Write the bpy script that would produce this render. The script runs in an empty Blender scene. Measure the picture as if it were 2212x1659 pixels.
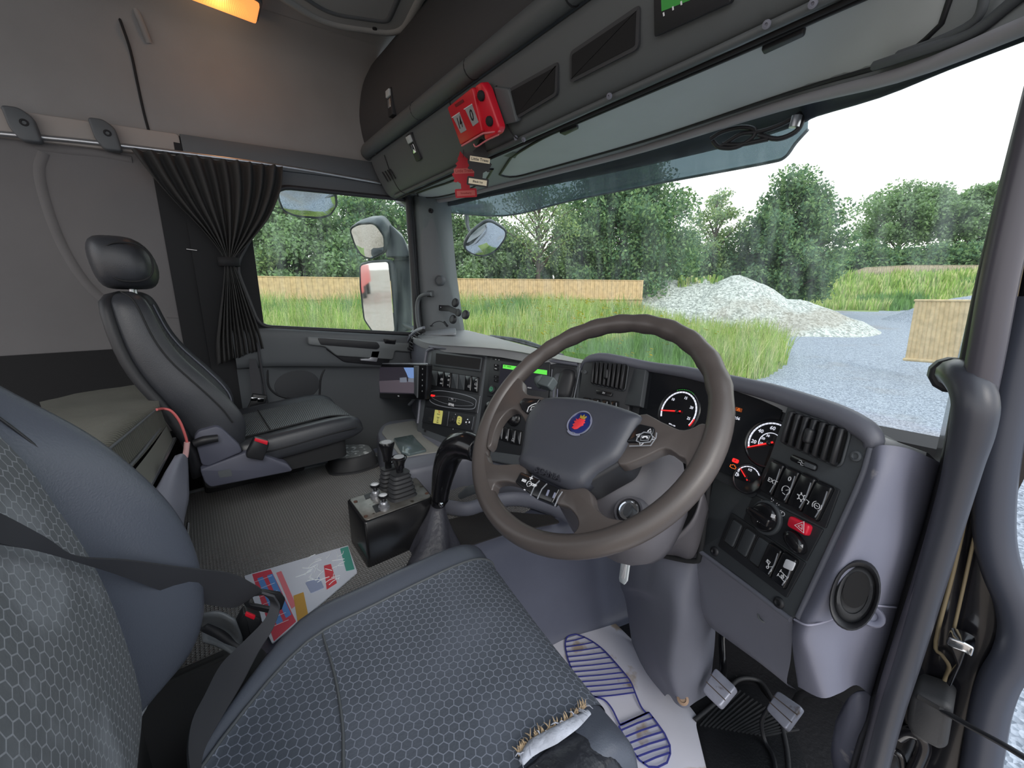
import bpy, bmesh, math, random
import numpy as np
from mathutils import Vector, Matrix, noise
V = Vector; PI = math.pi; R = math.radians
random.seed(7); rng = np.random.default_rng(7)
SC = bpy.context.scene; COL = SC.collection

# ------------------------------------------------------------------ camera
CAM = V((1.08, 0.0, 1.13)); AZ = R(51.5); PT = R(12.8); FPX = 870.0
cr = V((math.cos(AZ), math.sin(AZ), 0)); chz = V((-math.sin(AZ), math.cos(AZ), 0))
cd = chz*math.cos(PT) + V((0, 0, -math.sin(PT))); cu = cr.cross(cd)
cdat = bpy.data.cameras.new('camera'); cam = bpy.data.objects.new('camera', cdat); COL.objects.link(cam)
cdat.sensor_width = 36; cdat.lens = 36*FPX/2212; cdat.clip_start = .02; cdat.clip_end = 400
cam.matrix_world = Matrix(((cr.x, cu.x, -cd.x, CAM.x), (cr.y, cu.y, -cd.y, CAM.y), (cr.z, cu.z, -cd.z, CAM.z), (0, 0, 0, 1)))
SC.camera = cam
# ------------------------------------------------------------------ sky, sun, exposure
W = bpy.data.worlds.new('sky'); SC.world = W; W.use_nodes = True
wn = W.node_tree.nodes; wl = W.node_tree.links; wn.clear()
wo = wn.new('ShaderNodeOutputWorld'); wb = wn.new('ShaderNodeBackground'); wr = wn.new('ShaderNodeValToRGB')
wt = wn.new('ShaderNodeTexCoord'); ws = wn.new('ShaderNodeSeparateXYZ')
wl.new(wt.outputs['Generated'], ws.inputs[0]); wl.new(ws.outputs['Z'], wr.inputs[0]); wl.new(wr.outputs[0], wb.inputs[0]); wl.new(wb.outputs[0], wo.inputs[0])
wr.color_ramp.elements[0].color = (1.0, .97, .955, 1); wr.color_ramp.elements[0].position = 0.05
wr.color_ramp.elements[1].color = (.80, .90, 1.0, 1); wr.color_ramp.elements[1].position = .75
wb.inputs[1].default_value = 1.55
sd = bpy.data.lights.new('sun', 'SUN'); sd.energy = 1.1; sd.angle = R(25); sd.color = (1, .95, .88)
so = bpy.data.objects.new('sun', sd); COL.objects.link(so); so.rotation_euler = V((-1.0, .35, -.75)).to_track_quat('-Z', 'Y').to_euler()
SC.view_settings.view_transform = 'Standard'; SC.view_settings.look = 'None'; SC.view_settings.gamma = 1
SC.view_settings.use_curve_mapping = False; SC.view_settings.exposure = 0.28

# ------------------------------------------------------------------ helpers
def ray(u, v): return cd + cr*((u-1106)/FPX) + cu*((829.5-v)/FPX)
def at(u, v, ax, val):
    r = ray(u, v); i = 'xyz'.index(ax); return CAM + r*((val-CAM[i])/r[i])
def X(u, v, x): return at(u, v, 'x', x)
def Y(u, v, y): return at(u, v, 'y', y)
def Z(u, v, z): return at(u, v, 'z', z)
def lin(c): return tuple(((x/255)/12.92 if x/255 <= .04045 else (((x/255)+.055)/1.055)**2.4) for x in c)
MATS = {}
def nd(nt, t, **kw):
    n = nt.nodes.new(t)
    for k, v in kw.items(): setattr(n, k, v)
    return n
def mat(name, rgb, rough=.5, metal=0., bump=None, var=None, emit=None, spec=.5, coat=0., uv=False, alpha=None, speck=None):
    """bump=(scale,strength,dist) noise bump; var=(scale,amount) brightness mottling; speck=(scale,rgb,threshold) worn flecks"""
    if name in MATS: return MATS[name]
    m = bpy.data.materials.new(name); m.use_nodes = True; nt = m.node_tree; b = nt.nodes['Principled BSDF']
    c = lin(rgb); b.inputs['Base Color'].default_value = (*c, 1); b.inputs['Roughness'].default_value = rough; b.inputs['Metallic'].default_value = metal
    b.inputs['Specular IOR Level'].default_value = spec; b.inputs['Coat Weight'].default_value = coat
    tc = nd(nt, 'ShaderNodeTexCoord'); co = tc.outputs['UV' if uv else 'Object']
    if var:
        n = nd(nt, 'ShaderNodeTexNoise'); n.inputs['Scale'].default_value = var[0]; n.inputs['Detail'].default_value = 5; nt.links.new(co, n.inputs['Vector'])
        cr_ = nd(nt, 'ShaderNodeValToRGB'); nt.links.new(n.outputs[0], cr_.inputs[0])
        cr_.color_ramp.elements[0].position = .3; cr_.color_ramp.elements[1].position = .7
        a = var[1]; cr_.color_ramp.elements[0].color = (*[x*(1-a) for x in c], 1); c2 = var[2] if len(var) > 2 else None
        cr_.color_ramp.elements[1].color = (*(lin(c2) if c2 else [x*(1+a) for x in c]), 1)
        out = cr_.outputs[0]
    else: out = None
    if speck:
        n2 = nd(nt, 'ShaderNodeTexNoise'); n2.inputs['Scale'].default_value = speck[0]; n2.inputs['Detail'].default_value = 6; nt.links.new(co, n2.inputs['Vector'])
        r2 = nd(nt, 'ShaderNodeValToRGB'); r2.color_ramp.elements[0].position = speck[2]; r2.color_ramp.elements[1].position = speck[2]+.06; nt.links.new(n2.outputs[0], r2.inputs[0])
        mx = nd(nt, 'ShaderNodeMix', data_type='RGBA'); nt.links.new(r2.outputs[0], mx.inputs[0])
        if out: nt.links.new(out, mx.inputs[6])
        else: mx.inputs[6].default_value = (*c, 1)
        mx.inputs[7].default_value = (*lin(speck[1]), 1); out = mx.outputs[2]
    if out: nt.links.new(out, b.inputs['Base Color'])
    if bump:
        n = nd(nt, 'ShaderNodeTexNoise'); n.inputs['Scale'].default_value = bump[0]; n.inputs['Detail'].default_value = 3; nt.links.new(co, n.inputs['Vector'])
        bp = nd(nt, 'ShaderNodeBump'); bp.inputs['Strength'].default_value = bump[1]; bp.inputs['Distance'].default_value = bump[2] if len(bump) > 2 else .002
        nt.links.new(n.outputs[0], bp.inputs['Height']); nt.links.new(bp.outputs[0], b.inputs['Normal'])
    if emit: b.inputs['Emission Color'].default_value = (*lin(emit[0]), 1); b.inputs['Emission Strength'].default_value = emit[1]
    if alpha is not None: b.inputs['Alpha'].default_value = alpha
    MATS[name] = m; return m
def nmath(nt, op, a, b=None, c=None):
    n = nd(nt, 'ShaderNodeMath', operation=op)
    for i, x in enumerate((a, b, c)):
        if x is None: continue
        if isinstance(x, (int, float)): n.inputs[i].default_value = x
        else: nt.links.new(x, n.inputs[i])
    return n.outputs[0]

ORG = {}
def tag(o, label=None, cat=None, group=None, kind=None):
    if label: o['label'] = label
    if cat: o['category'] = cat
    if group: o['group'] = group
    if kind: o['kind'] = kind
    return o
def T(name, label, cat, loc, group=None, kind=None):
    o = bpy.data.objects.new(name, None); COL.objects.link(o); o.location = V(loc); o.empty_display_size = .05
    ORG[o] = V(loc); return tag(o, label, cat, group, kind)
def O(name, bm, m, parent=None, label=None, cat=None, group=None, kind=None, smooth=True, bevel=0, sub=0, solid=0, seg=2, doubles=False, ang=61, uvm=False):
    """link bmesh (world coordinates) as one mesh object"""
    if doubles: bmesh.ops.remove_doubles(bm, verts=bm.verts, dist=1e-5)
    if bm.faces: bmesh.ops.recalc_face_normals(bm, faces=bm.faces)
    if parent is not None: org = ORG[parent]
    else:
        cs = [v.co for v in bm.verts]
        org = V(((min(c.x for c in cs)+max(c.x for c in cs))/2, (min(c.y for c in cs)+max(c.y for c in cs))/2, min(c.z for c in cs)))
    bmesh.ops.translate(bm, verts=bm.verts, vec=-org)
    me = bpy.data.meshes.new(name); bm.to_mesh(me); bm.free()
    o = bpy.data.objects.new(name, me); COL.objects.link(o); ORG[o] = org
    if parent is not None: o.parent = parent
    else: o.location = org
    for mm in (m if isinstance(m, (list, tuple)) else [m]): me.materials.append(mm)
    if smooth:
        me.shade_smooth()
        if ang:
            try: me.set_sharp_from_angle(angle=R(ang))
            except Exception: pass
    if solid: md = o.modifiers.new('s', 'SOLIDIFY'); md.thickness = solid; md.offset = -1
    if bevel: md = o.modifiers.new('b', 'BEVEL'); md.width = bevel; md.segments = seg; md.limit_method = 'ANGLE'; md.angle_limit = R(40)
    if sub: md = o.modifiers.new('u', 'SUBSURF'); md.levels = sub; md.render_levels = sub
    return tag(o, label, cat, group, kind)
def B(): return bmesh.new()
class Fr:
    """flat frame lying on a real surface: X, Y along it, N towards the room"""
    def __init__(s, o, px, py):
        s.o = V(o); s.X = (V(px)-s.o).normalized(); n = s.X.cross(V(py)-s.o).normalized()
        if n.dot(CAM-s.o) < 0: n = -n
        s.N = n; s.Y = n.cross(s.X)
    def hit(s, u, v):
        r = ray(u, v); t = (s.o-CAM).dot(s.N)/r.dot(s.N); p = CAM+r*t-s.o; return (p.dot(s.X), p.dot(s.Y))
    def w(s, a, b, c=0.): return s.o + s.X*a + s.Y*b + s.N*c
    def wp(s, u, v, c=0.): a, b = s.hit(u, v); return s.w(a, b, c)
    def off(s, c):
        f = Fr.__new__(Fr); f.o = s.o+s.N*c; f.X = s.X; f.Y = s.Y; f.N = s.N; return f
def rnd(pts, r, n=4):
    if r <= 0: return [tuple(p) for p in pts]
    out = []; k = len(pts)
    for i in range(k):
        p = V(pts[i]).to_2d() if len(pts[i]) > 2 else V(pts[i]); a = V(pts[i-1]); b = V(pts[(i+1) % k])
        ri = min(r, (a-p).length*.48, (b-p).length*.48)
        p0 = p+(a-p).normalized()*ri; p1 = p+(b-p).normalized()*ri
        for j in range(n+1):
            t = j/n; q = p0*(1-t)**2+p*2*t*(1-t)+p1*t*t; out.append((q.x, q.y))
    return out
def area(p): return sum(p[i-1][0]*p[i][1]-p[i][0]*p[i-1][1] for i in range(len(p)))/2
def inset(pts, d):
    n = len(pts); s = 1 if area(pts) > 0 else -1; out = []
    for i in range(n):
        a = V(pts[i-1]); p = V(pts[i]); b = V(pts[(i+1) % n]); e1 = (p-a); e2 = (b-p)
        if e1.length < 1e-9: e1 = e2
        if e2.length < 1e-9: e2 = e1
        e1.normalize(); e2.normalize(); nn = V((-e1.y-e2.y, e1.x+e2.x))
        nn = nn.normalized() if nn.length > 1e-6 else V((-e1.y, e1.x)); out.append((p.x+nn.x*d*s, p.y+nn.y*d*s))
    return out
def plate(bm, fr, pts, c0, c1, r=0., bev=0., n=4, dish=0.):
    """closed slab on a frame from c0 (below) to c1 (towards room) with rounded corners and rim"""
    pts = rnd(pts, r, n)
    rings = [[fr.w(a, b, c0) for a, b in pts]]
    if bev:
        rings.append([fr.w(a, b, c1-bev) for a, b in pts]); q = inset(pts, bev*.35); rings.append([fr.w(a, b, c1-bev*.3) for a, b in q]); q = inset(pts, bev)
        rings.append([fr.w(a, b, c1) for a, b in q])
    else: rings.append([fr.w(a, b, c1) for a, b in pts])
    loft(bm, rings)
    return bm
def plp(fr, px): return [fr.hit(*p) for p in px]
def rect(x0, y0, x1, y1): return [(x0, y0), (x1, y0), (x1, y1), (x0, y1)]
def frame_ring(bm, fr, outer, inner, c0, c1, r=0., r2=None):
    """slab with a hole: outer and inner polygons must have equal corner counts"""
    o = rnd(outer, r, 4); i = rnd(inner, r if r2 is None else r2, 4)
    if len(o) != len(i): raise ValueError
    A = [[bm.verts.new(fr.w(a, b, c)) for a, b in P] for P, c in ((o, c0), (o, c1), (i, c1), (i, c0))]
    k = len(o)
    for q in range(4):
        for j in range(k):
            bm.faces.new((A[q][j], A[q][(j+1) % k], A[(q+1) % 4][(j+1) % k], A[(q+1) % 4][j]))
    return bm
def loft(bm, rings, closed=True, caps=True, loop=False):
    vs = [[bm.verts.new(p) for p in r] for r in rings]; k = len(vs[0]); m = len(vs)
    for i in range(m if loop else m-1):
        a, b = vs[i], vs[(i+1) % m]
        for j in range(k if closed else k-1):
            try: bm.faces.new((a[j], a[(j+1) % k], b[(j+1) % k], b[j]))
            except ValueError: pass
    if caps and closed and not loop:
        bm.faces.new(vs[0]); bm.faces.new(vs[-1])
    return bm
def cat(ps, t):
    n = len(ps)-1; i = min(int(t), n-1) if t < n else n-1; f = t-i
    p0 = ps[i-1] if i > 0 else ps[0]*2-ps[1]; p1 = ps[i]; p2 = ps[i+1]; p3 = ps[i+2] if i+2 <= n else ps[n]*2-ps[n-1]
    return ((p1*2)+(p2-p0)*f+(p0*2-p1*5+p2*4-p3)*(f*f)+(p1*3-p0-p2*3+p3)*(f**3))*.5
def spline(ps, k=6, closed=False):
    ps = [V(p) for p in ps]
    if closed:
        q = [ps[-1]]+ps+[ps[0], ps[1]]; n = len(ps)
        return [cat(q, 1+i/k) for i in range(n*k)]
    return [cat(ps, i/k) for i in range((len(ps)-1)*k+1)]
def interp(vals, k):
    out = []
    for i in range((len(vals)-1)*k+1):
        t = i/k; a = min(int(t), len(vals)-2); f = t-a; out.append(vals[a]*(1-f)+vals[a+1]*f)
    return out
def tube(bm, pts, r, seg=10, closed=False, k=0, flat=1., upv=None, caps=True):
    if k:
        rr = interp(r, k) if isinstance(r, (list, tuple)) and not closed else r
        pts = spline(pts, k, closed); r = rr
    pts = [V(p) for p in pts]; n = len(pts); rings = []; up = V(upv) if upv is not None else None
    t0 = (pts[1]-pts[0]).normalized(); a = t0.orthogonal().normalized() if up is None else None
    for i in range(n):
        if closed: t = (pts[(i+1) % n]-pts[i-1])
        else: t = pts[min(i+1, n-1)]-pts[max(i-1, 0)]
        t.normalize()
        if up is None: a = (a-t*a.dot(t)).normalized(); s = a
        else: s = (up-t*up.dot(t)).normalized()
        b = t.cross(s); ri = r[i] if isinstance(r, (list, tuple)) else r
        rings.append([pts[i]+s*(math.cos(2*PI*j/seg)*ri*flat)+b*(math.sin(2*PI*j/seg)*ri) for j in range(seg)])
    return loft(bm, rings, loop=closed, caps=caps)
def lathe(bm, c, axis, prof, seg=24, sx=None):
    """prof: list of (radius, height along axis)"""
    ax = V(axis).normalized(); s = V(sx).normalized() if sx is not None else ax.orthogonal().normalized(); b = ax.cross(s)
    return loft(bm, [[V(c)+ax*h+s*(math.cos(2*PI*j/seg)*max(r, 1e-5))+b*(math.sin(2*PI*j/seg)*max(r, 1e-5)) for j in range(seg)] for r, h in prof])
def box(bm, lo, hi, ax=None):
    lo = V(lo); hi = V(hi); c = [V((x, y, z)) for z in (lo.z, hi.z) for x, y in ((lo.x, lo.y), (hi.x, lo.y), (hi.x, hi.y), (lo.x, hi.y))]
    return loft(bm, [c[:4], c[4:]])
def obox(bm, c, ax, ay, az, sx, sy, sz):
    c = V(c); ax = V(ax); ay = V(ay); az = V(az)
    f = lambda z: [c+ax*(x*sx/2)+ay*(y*sy/2)+az*(z*sz/2) for x, y in ((-1, -1), (1, -1), (1, 1), (-1, 1))]
    return loft(bm, [f(-1), f(1)])
def grid(bm, ctrl, ku=5, kv=5, uvs=None):
    """smooth surface through a net of control points"""
    rows = [spline(r, ku) for r in ctrl]; cols = [spline([rows[i][j] for i in range(len(rows))], kv) for j in range(len(rows[0]))]
    vs = [[bm.verts.new(p) for p in c] for c in cols]; uvl = bm.loops.layers.uv.verify() if uvs else None
    nu, nv = len(vs), len(vs[0])
    for i in range(nu-1):
        for j in range(nv-1):
            f = bm.faces.new((vs[i][j], vs[i+1][j], vs[i+1][j+1], vs[i][j+1]))
            if uvs:
                for l, (a, b) in zip(f.loops, ((i, j), (i+1, j), (i+1, j+1), (i, j+1))): l[uvl].uv = (a/(nu-1)*uvs[0], b/(nv-1)*uvs[1])
    return bm
def stroke(bm, fr, pts, w, c0, c1, closed=False):
    """thin raised line on a frame"""
    pts = [V(p) for p in pts]; n = len(pts); L = []; Rr = []
    for i in range(n):
        if closed: t = pts[(i+1) % n]-pts[i-1]
        else: t = pts[min(i+1, n-1)]-pts[max(i-1, 0)]
        if t.length < 1e-9: t = V((1, 0))
        t.normalize(); nn = V((-t.y, t.x))*w/2; L.append(pts[i]+nn); Rr.append(pts[i]-nn)
    ring = lambda i: [fr.w(L[i].x, L[i].y, c0), fr.w(Rr[i].x, Rr[i].y, c0), fr.w(Rr[i].x, Rr[i].y, c1), fr.w(L[i].x, L[i].y, c1)]
    return loft(bm, [ring(i) for i in range(n)], loop=closed)
def arc(cx, cy, r, a0, a1, n=16, ry=None): return [(cx+r*math.cos(R(a0+(a1-a0)*i/n)), cy+(ry or r)*math.sin(R(a0+(a1-a0)*i/n))) for i in range(n+1)]
def txt(s, fr, a, b, size, m, parent, rot=0., c=.0006, name='lettering', align='CENTER', ext=.0003, sx=1., bold=0., **kw):
    cu_ = bpy.data.curves.new('t', 'FONT'); cu_.body = s; cu_.size = size; cu_.align_x = align; cu_.align_y = 'CENTER'; cu_.extrude = ext; cu_.resolution_u = 2; cu_.offset = bold
    ob = bpy.data.objects.new('t', cu_); COL.objects.link(ob); bpy.context.view_layer.update()
    me = bpy.data.meshes.new_from_object(ob.evaluated_get(bpy.context.evaluated_depsgraph_get())); bpy.data.objects.remove(ob)
    bm = B(); bm.from_mesh(me); bpy.data.meshes.remove(me); cs, sn = math.cos(rot), math.sin(rot)
    for v in bm.verts:
        x, y, z = v.co; x *= sx; v.co = fr.w(a+x*cs-y*sn, b+x*sn+y*cs, c+z)
    o = O(name, bm, m, parent, smooth=False, **kw); return o
def ss(a, b, x): t = min(1, max(0, (x-a)/(b-a))); return t*t*(3-2*t)
def ringf(c, ax, ay, a, b, n=24, p=2.6):
    out = []
    for j in range(n):
        t = 2*PI*j/n; x = math.cos(t); y = math.sin(t)
        out.append(V(c)+V(ax)*(a*math.copysign(abs(x)**(2/p), x))+V(ay)*(b*math.copysign(abs(y)**(2/p), y)))
    return out
# ------------------------------------------------------------------ materials
M_head = mat('headliner', (138, 137, 137), .9, bump=(900, .15), var=(5, .05))
M_wallp = mat('side_panel_grey', (108, 106, 107), .85, bump=(700, .15), var=(4, .05))
M_plas = mat('dark_grey_plastic', (84, 88, 92), .55, bump=(1500, .25, .0006))
M_plas2 = mat('mid_grey_plastic', (112, 114, 126), .5, bump=(1500, .25, .0006), var=(9, .04))
M_lav = mat('pillar_grey_plastic', (112, 114, 130), .5, bump=(1500, .25, .0006), var=(6, .05), speck=(16, (176, 172, 176), .70))
M_blk = mat('black_plastic', (32, 33, 37), .5, bump=(1500, .2, .0005))
M_blk2 = mat('matt_black', (26, 27, 30), .8)
M_gloss = mat('gloss_black', (22, 22, 25), .18)
M_leather = mat('leather', (48, 50, 55), .38, bump=(420, .35, .0012))
M_dleather = mat('blue_grey_leather', (80, 85, 96), .38, bump=(420, .35, .0012))
M_wheel = mat('worn_wheel_leather', (78, 72, 70), .38, bump=(700, .15, .0006), var=(7, .10))
M_rub = mat('rubber', (44, 45, 48), .6, bump=(500, .2, .001))
M_metal = mat('steel', (190, 192, 196), .3, .9)
M_chr = mat('chrome', (215, 218, 222), .12, 1.)
M_white = mat('white_print', (225, 226, 230), .6)
M_red = mat('red_plastic', (205, 28, 48), .4)
M_redglow = mat('red_glow', (220, 25, 25), .5, emit=((255, 40, 40), .9))
M_whglow = mat('dial_print', (220, 222, 226), .5, emit=((235, 238, 255), .55))
M_orglow = mat('amber_glow', (230, 120, 40), .5, emit=((255, 120, 40), .6))
M_grglow = mat('green_glow', (60, 200, 60), .5, emit=((60, 230, 70), .5))
M_yel = mat('yellow_label', (235, 230, 130), .6)
M_cloth = mat('curtain_cloth', (58, 58, 58), .95, bump=(1400, .3, .0008))
M_belt = mat('belt_webbing', (56, 57, 62), .75)
M_beam = mat('door_frame_paint', (24, 24, 28), .22, coat=.3)
M_seal = mat('rubber_seal', (46, 46, 50), .45)

# ------------------------------------------------------------------ ground outside
def azr(x, y): dx, dy = x-CAM.x, y-CAM.y; return math.degrees(math.atan2(-dx, dy)), math.hypot(dx, dy)
def gz(x, y):
    a, r = azr(x, y); L = ss(22, 42, a)*(1-ss(150, 175, a))
    zr = -1.5+.035*min(r, 42); zl = -1.5+1.75*ss(3, 19, r)
    bank = 2.5*ss(40, 51, r)*(1-ss(30, 40, a))*ss(-60, -30, a)
    back = ss(100, 130, abs(a))
    z = zr*(1-L)+zl*L+bank
    return z*(1-back)+(-1.5)*back + .04*noise.noise(V((x*.6, y*.6, 0)))
MEAD = [(-4, 2.2), (-.6, 2.6)]
for u, v, z in ((1420, 850, -1.42), (1560, 862, -1.4), (1650, 838, -1.35), (1700, 800, -1.2), (1690, 765, -1.1), (1640, 730, -1.0), (1560, 700, -.95)): p = Z(u, v, z); MEAD.append((p.x, p.y))
for a, r in ((33, 24), (40, 40), (60, 45), (80, 45), (110, 40), (112, 5)): MEAD.append((CAM.x-r*math.sin(R(a)), CAM.y+r*math.cos(R(a))))
def inpoly(x, y, P):
    c = False; j = len(P)-1
    for i in range(len(P)):
        if (P[i][1] > y) != (P[j][1] > y) and x < (P[j][0]-P[i][0])*(y-P[i][1])/(P[j][1]-P[i][1])+P[i][0]: c = not c
        j = i
    return c
def inmead(x, y):
    a, r = azr(x, y)
    return inpoly(x, y, MEAD) or (r > 39.5+1.5*math.sin(a*.4) and -60 < a < 60)
def gravel_mat(name, c1, c2, sc):
    m = bpy.data.materials.new(name); m.use_nodes = True; nt = m.node_tree; b = nt.nodes['Principled BSDF']; b.inputs['Roughness'].default_value = .95
    tc = nd(nt, 'ShaderNodeTexCoord'); vo = nd(nt, 'ShaderNodeTexVoronoi'); vo.inputs['Scale'].default_value = sc; nt.links.new(tc.outputs['Object'], vo.inputs['Vector'])
    sp = nd(nt, 'ShaderNodeSeparateColor'); nt.links.new(vo.outputs['Color'], sp.inputs[0])
    rp = nd(nt, 'ShaderNodeValToRGB'); nt.links.new(sp.outputs[0], rp.inputs[0]); rp.color_ramp.elements[0].color = (*lin(c1), 1); rp.color_ramp.elements[1].color = (*lin(c2), 1)
    no = nd(nt, 'ShaderNodeTexNoise'); no.inputs['Scale'].default_value = .35; no.inputs['Detail'].default_value = 6; nt.links.new(tc.outputs['Object'], no.inputs['Vector'])
    r2 = nd(nt, 'ShaderNodeValToRGB'); r2.color_ramp.elements[0].position = .52; r2.color_ramp.elements[1].position = .66; nt.links.new(no.outputs[0], r2.inputs[0])
    mx = nd(nt, 'ShaderNodeMix', data_type='RGBA'); mf = nmath(nt, 'MULTIPLY', r2.outputs[0], .5); nt.links.new(mf, mx.inputs[0]); nt.links.new(rp.outputs[0], mx.inputs[6]); mx.inputs[7].default_value = (*lin((140, 128, 112)), 1)
    nt.links.new(mx.outputs[2], b.inputs['Base Color'])
    bp = nd(nt, 'ShaderNodeBump'); bp.inputs['Distance'].default_value = .03; bp.inputs['Strength'].default_value = .6; nt.links.new(vo.outputs['Distance'], bp.inputs['Height']); nt.links.new(bp.outputs[0], b.inputs['Normal'])
    return m
M_grav = gravel_mat('grey_gravel', (112, 120, 132), (172, 180, 192), 38)
M_pile = gravel_mat('pale_stone', (132, 138, 132), (206, 210, 204), 12)
M_turf = mat('turf', (122, 140, 82), .95, var=(1.2, .35))
bg, bt, be = B(), B(), B()
rs = [1.2, 2, 3, 4, 5, 6]+[6+i*.2 for i in range(1, 51)]+[16+i*.5 for i in range(1, 20)]+[26+i for i in range(30)]+[60, 75, 95, 130]
na = 900; vg = {}
def gv(bm, i, j):
    k = (id(bm), i, j % na)
    if k not in vg:
        a = R(j*360/na); r = rs[i]; x = CAM.x-r*math.sin(a); y = CAM.y+r*math.cos(a); vg[k] = bm.verts.new((x, y, gz(x, y)))
    return vg[k]
for i in range(len(rs)-1):
    for j in range(na):
        a = R((j+.5)*360/na); r = (rs[i]+rs[i+1])/2; x = CAM.x-r*math.sin(a); y = CAM.y+r*math.cos(a)
        bm = bt if inmead(x, y) else (be if 97 < abs(azr(x, y)[0]) else bg)
        bm.faces.new((gv(bm, i, j), gv(bm, i+1, j), gv(bm, i+1, j+1), gv(bm, i, j+1)))
O('gravel_yard', bg, M_grav, kind='structure'); O('earth_yard', be, gravel_mat('earth_gravel', (146, 130, 118), (196, 182, 170), 30), kind='structure'); O('meadow_ground', bt, M_turf, kind='structure')

# mesh from raw arrays (many small leaves or blades in one object)
def raw(name, verts, faces, m, parent=None, mi=None, **kw):
    me = bpy.data.meshes.new(name); verts = np.asarray(verts, dtype=np.float32); faces = np.asarray(faces, dtype=np.int32)
    org = ORG[parent] if parent is not None else V((float(verts[:, 0].mean()), float(verts[:, 1].mean()), float(verts[:, 2].min())))
    verts = verts-np.array(org[:], dtype=np.float32)
    me.vertices.add(len(verts)); me.vertices.foreach_set('co', verts.ravel()); k = faces.shape[1]
    me.loops.add(faces.size); me.loops.foreach_set('vertex_index', faces.ravel()); me.polygons.add(len(faces)); me.polygons.foreach_set('loop_start', np.arange(0, faces.size, k, dtype=np.int32))
    me.polygons.foreach_set('loop_total', np.full(len(faces), k, dtype=np.int32))
    for mm in (m if isinstance(m, (list, tuple)) else [m]): me.materials.append(mm)
    if mi is not None: me.polygons.foreach_set('material_index', np.asarray(mi, dtype=np.int32))
    me.update(calc_edges=True); me.validate()
    o = bpy.data.objects.new(name, me); COL.objects.link(o); ORG[o] = org
    if parent is not None: o.parent = parent
    else: o.location = org
    return tag(o, **kw)
def leafmat(name, rgb, tr=.35, var=.3):
    m = mat(name, rgb, .7, var=(2.5, var)); b = m.node_tree.nodes['Principled BSDF']
    nt = m.node_tree; t = nd(nt, 'ShaderNodeBsdfTranslucent'); mx = nd(nt, 'ShaderNodeMixShader'); mx.inputs[0].default_value = tr
    src = [l.from_socket for l in nt.links if l.to_socket == b.inputs['Base Color']]
    if src: nt.links.new(src[0], t.inputs[0])
    out = nt.nodes['Material Output']; nt.links.new(b.outputs[0], mx.inputs[1]); nt.links.new(t.outputs[0], mx.inputs[2]); nt.links.new(mx.outputs[0], out.inputs[0])
    return m
M_gr = [leafmat('grass_green', (156, 184, 98)), leafmat('grass_pale', (206, 208, 150)), leafmat('grass_deep', (116, 154, 90))]
M_fl = mat('flower_yellow', (240, 216, 40), .6)
def blades(n, pick, hmin, hmax, w, seedfn=None):
    vs = []; fs = []; mi = []; c = 0; tries = 0
    while c < n and tries < n*30:
        tries += 1; x, y = pick()
        if not inmead(x, y): continue
        a, r = azr(x, y); z = gz(x, y)-.02; h = random.uniform(hmin, hmax)*(.6+.55*(.5+.5*noise.noise(V((x*.45, y*.45, 3)))*2)); ww = w*(.6+r*.05)
        an = random.uniform(0, PI); dx, dy = math.cos(an)*ww, math.sin(an)*ww; lx, ly = random.gauss(0, .16)*h, random.gauss(0, .16)*h; i0 = len(vs)
        vs += [(x-dx, y-dy, z), (x+dx, y+dy, z), (x-dx*.7+lx*.4, y-dy*.7+ly*.4, z+h*.55), (x+dx*.7+lx*.4, y+dy*.7+ly*.4, z+h*.55), (x+lx, y+ly, z+h), (x+lx*1.02, y+ly*1.02, z+h)]
        k = 2 if noise.noise(V((x*.3, y*.3, 9))) > .18 else (1 if random.random() < .33 else 0)
        fs += [(i0, i0+1, i0+3, i0+2), (i0+2, i0+3, i0+5, i0+4)]; mi += [k, k]; c += 1
    return vs, fs, mi
def pk(a0, a1, r0, r1, p=1.):
    def f():
        a = R(random.uniform(a0, a1)); r = r0+(r1-r0)*random.random()**p; return CAM.x-r*math.sin(a), CAM.y+r*math.cos(a)
    return f
v1, f1, m1 = blades(54000, pk(6, 98, 3.6, 13.5, .9), .30, .70, .0065)
raw('meadow_grass', v1, f1, M_gr, mi=m1, label='tall green and straw coloured meadow grass between the lorry and the fence', cat='grass', kind='stuff')
v1, f1, m1 = blades(34000, pk(14, 98, 12, 21, 1.), .5, 1.05, .008)
raw('field_grass', v1, f1, M_gr, mi=m1, label='long rough grass growing against the foot of the wooden fence', cat='grass', kind='stuff')
v1, f1, m1 = blades(16000, pk(-12, 34, 39, 52, 1.), .5, 1.0, .02)
raw('bank_grass', v1, f1, M_gr, mi=m1, label='green grass covering the bank below the far fence', cat='grass', kind='stuff')
vs = []; fs = []
for i in range(620):
    a = R(random.choice((random.gauss(44, 9), random.gauss(78, 7), random.uniform(30, 96)))); r = random.uniform(6, 18); x, y = CAM.x-r*math.sin(a), CAM.y+r*math.cos(a)
    if not inmead(x, y): continue
    z = gz(x, y)+random.uniform(.45, .85); s = random.uniform(.02, .045)*(.7+r*.04)
    for q in range(3):
        i0 = len(vs); ox, oy, oz = [random.gauss(0, s*.9) for _ in range(3)]
        vs += [(x+ox-s, y+oy, z+oz), (x+ox, y+oy-s, z+oz+s*.4), (x+ox+s, y+oy, z+oz), (x+ox, y+oy+s, z+oz-s*.4)]; fs.append((i0, i0+1, i0+2, i0+3))
raw('wildflowers', vs, fs, M_fl, label='scattered yellow wildflowers standing in the meadow grass', cat='flowers', kind='stuff')

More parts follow.
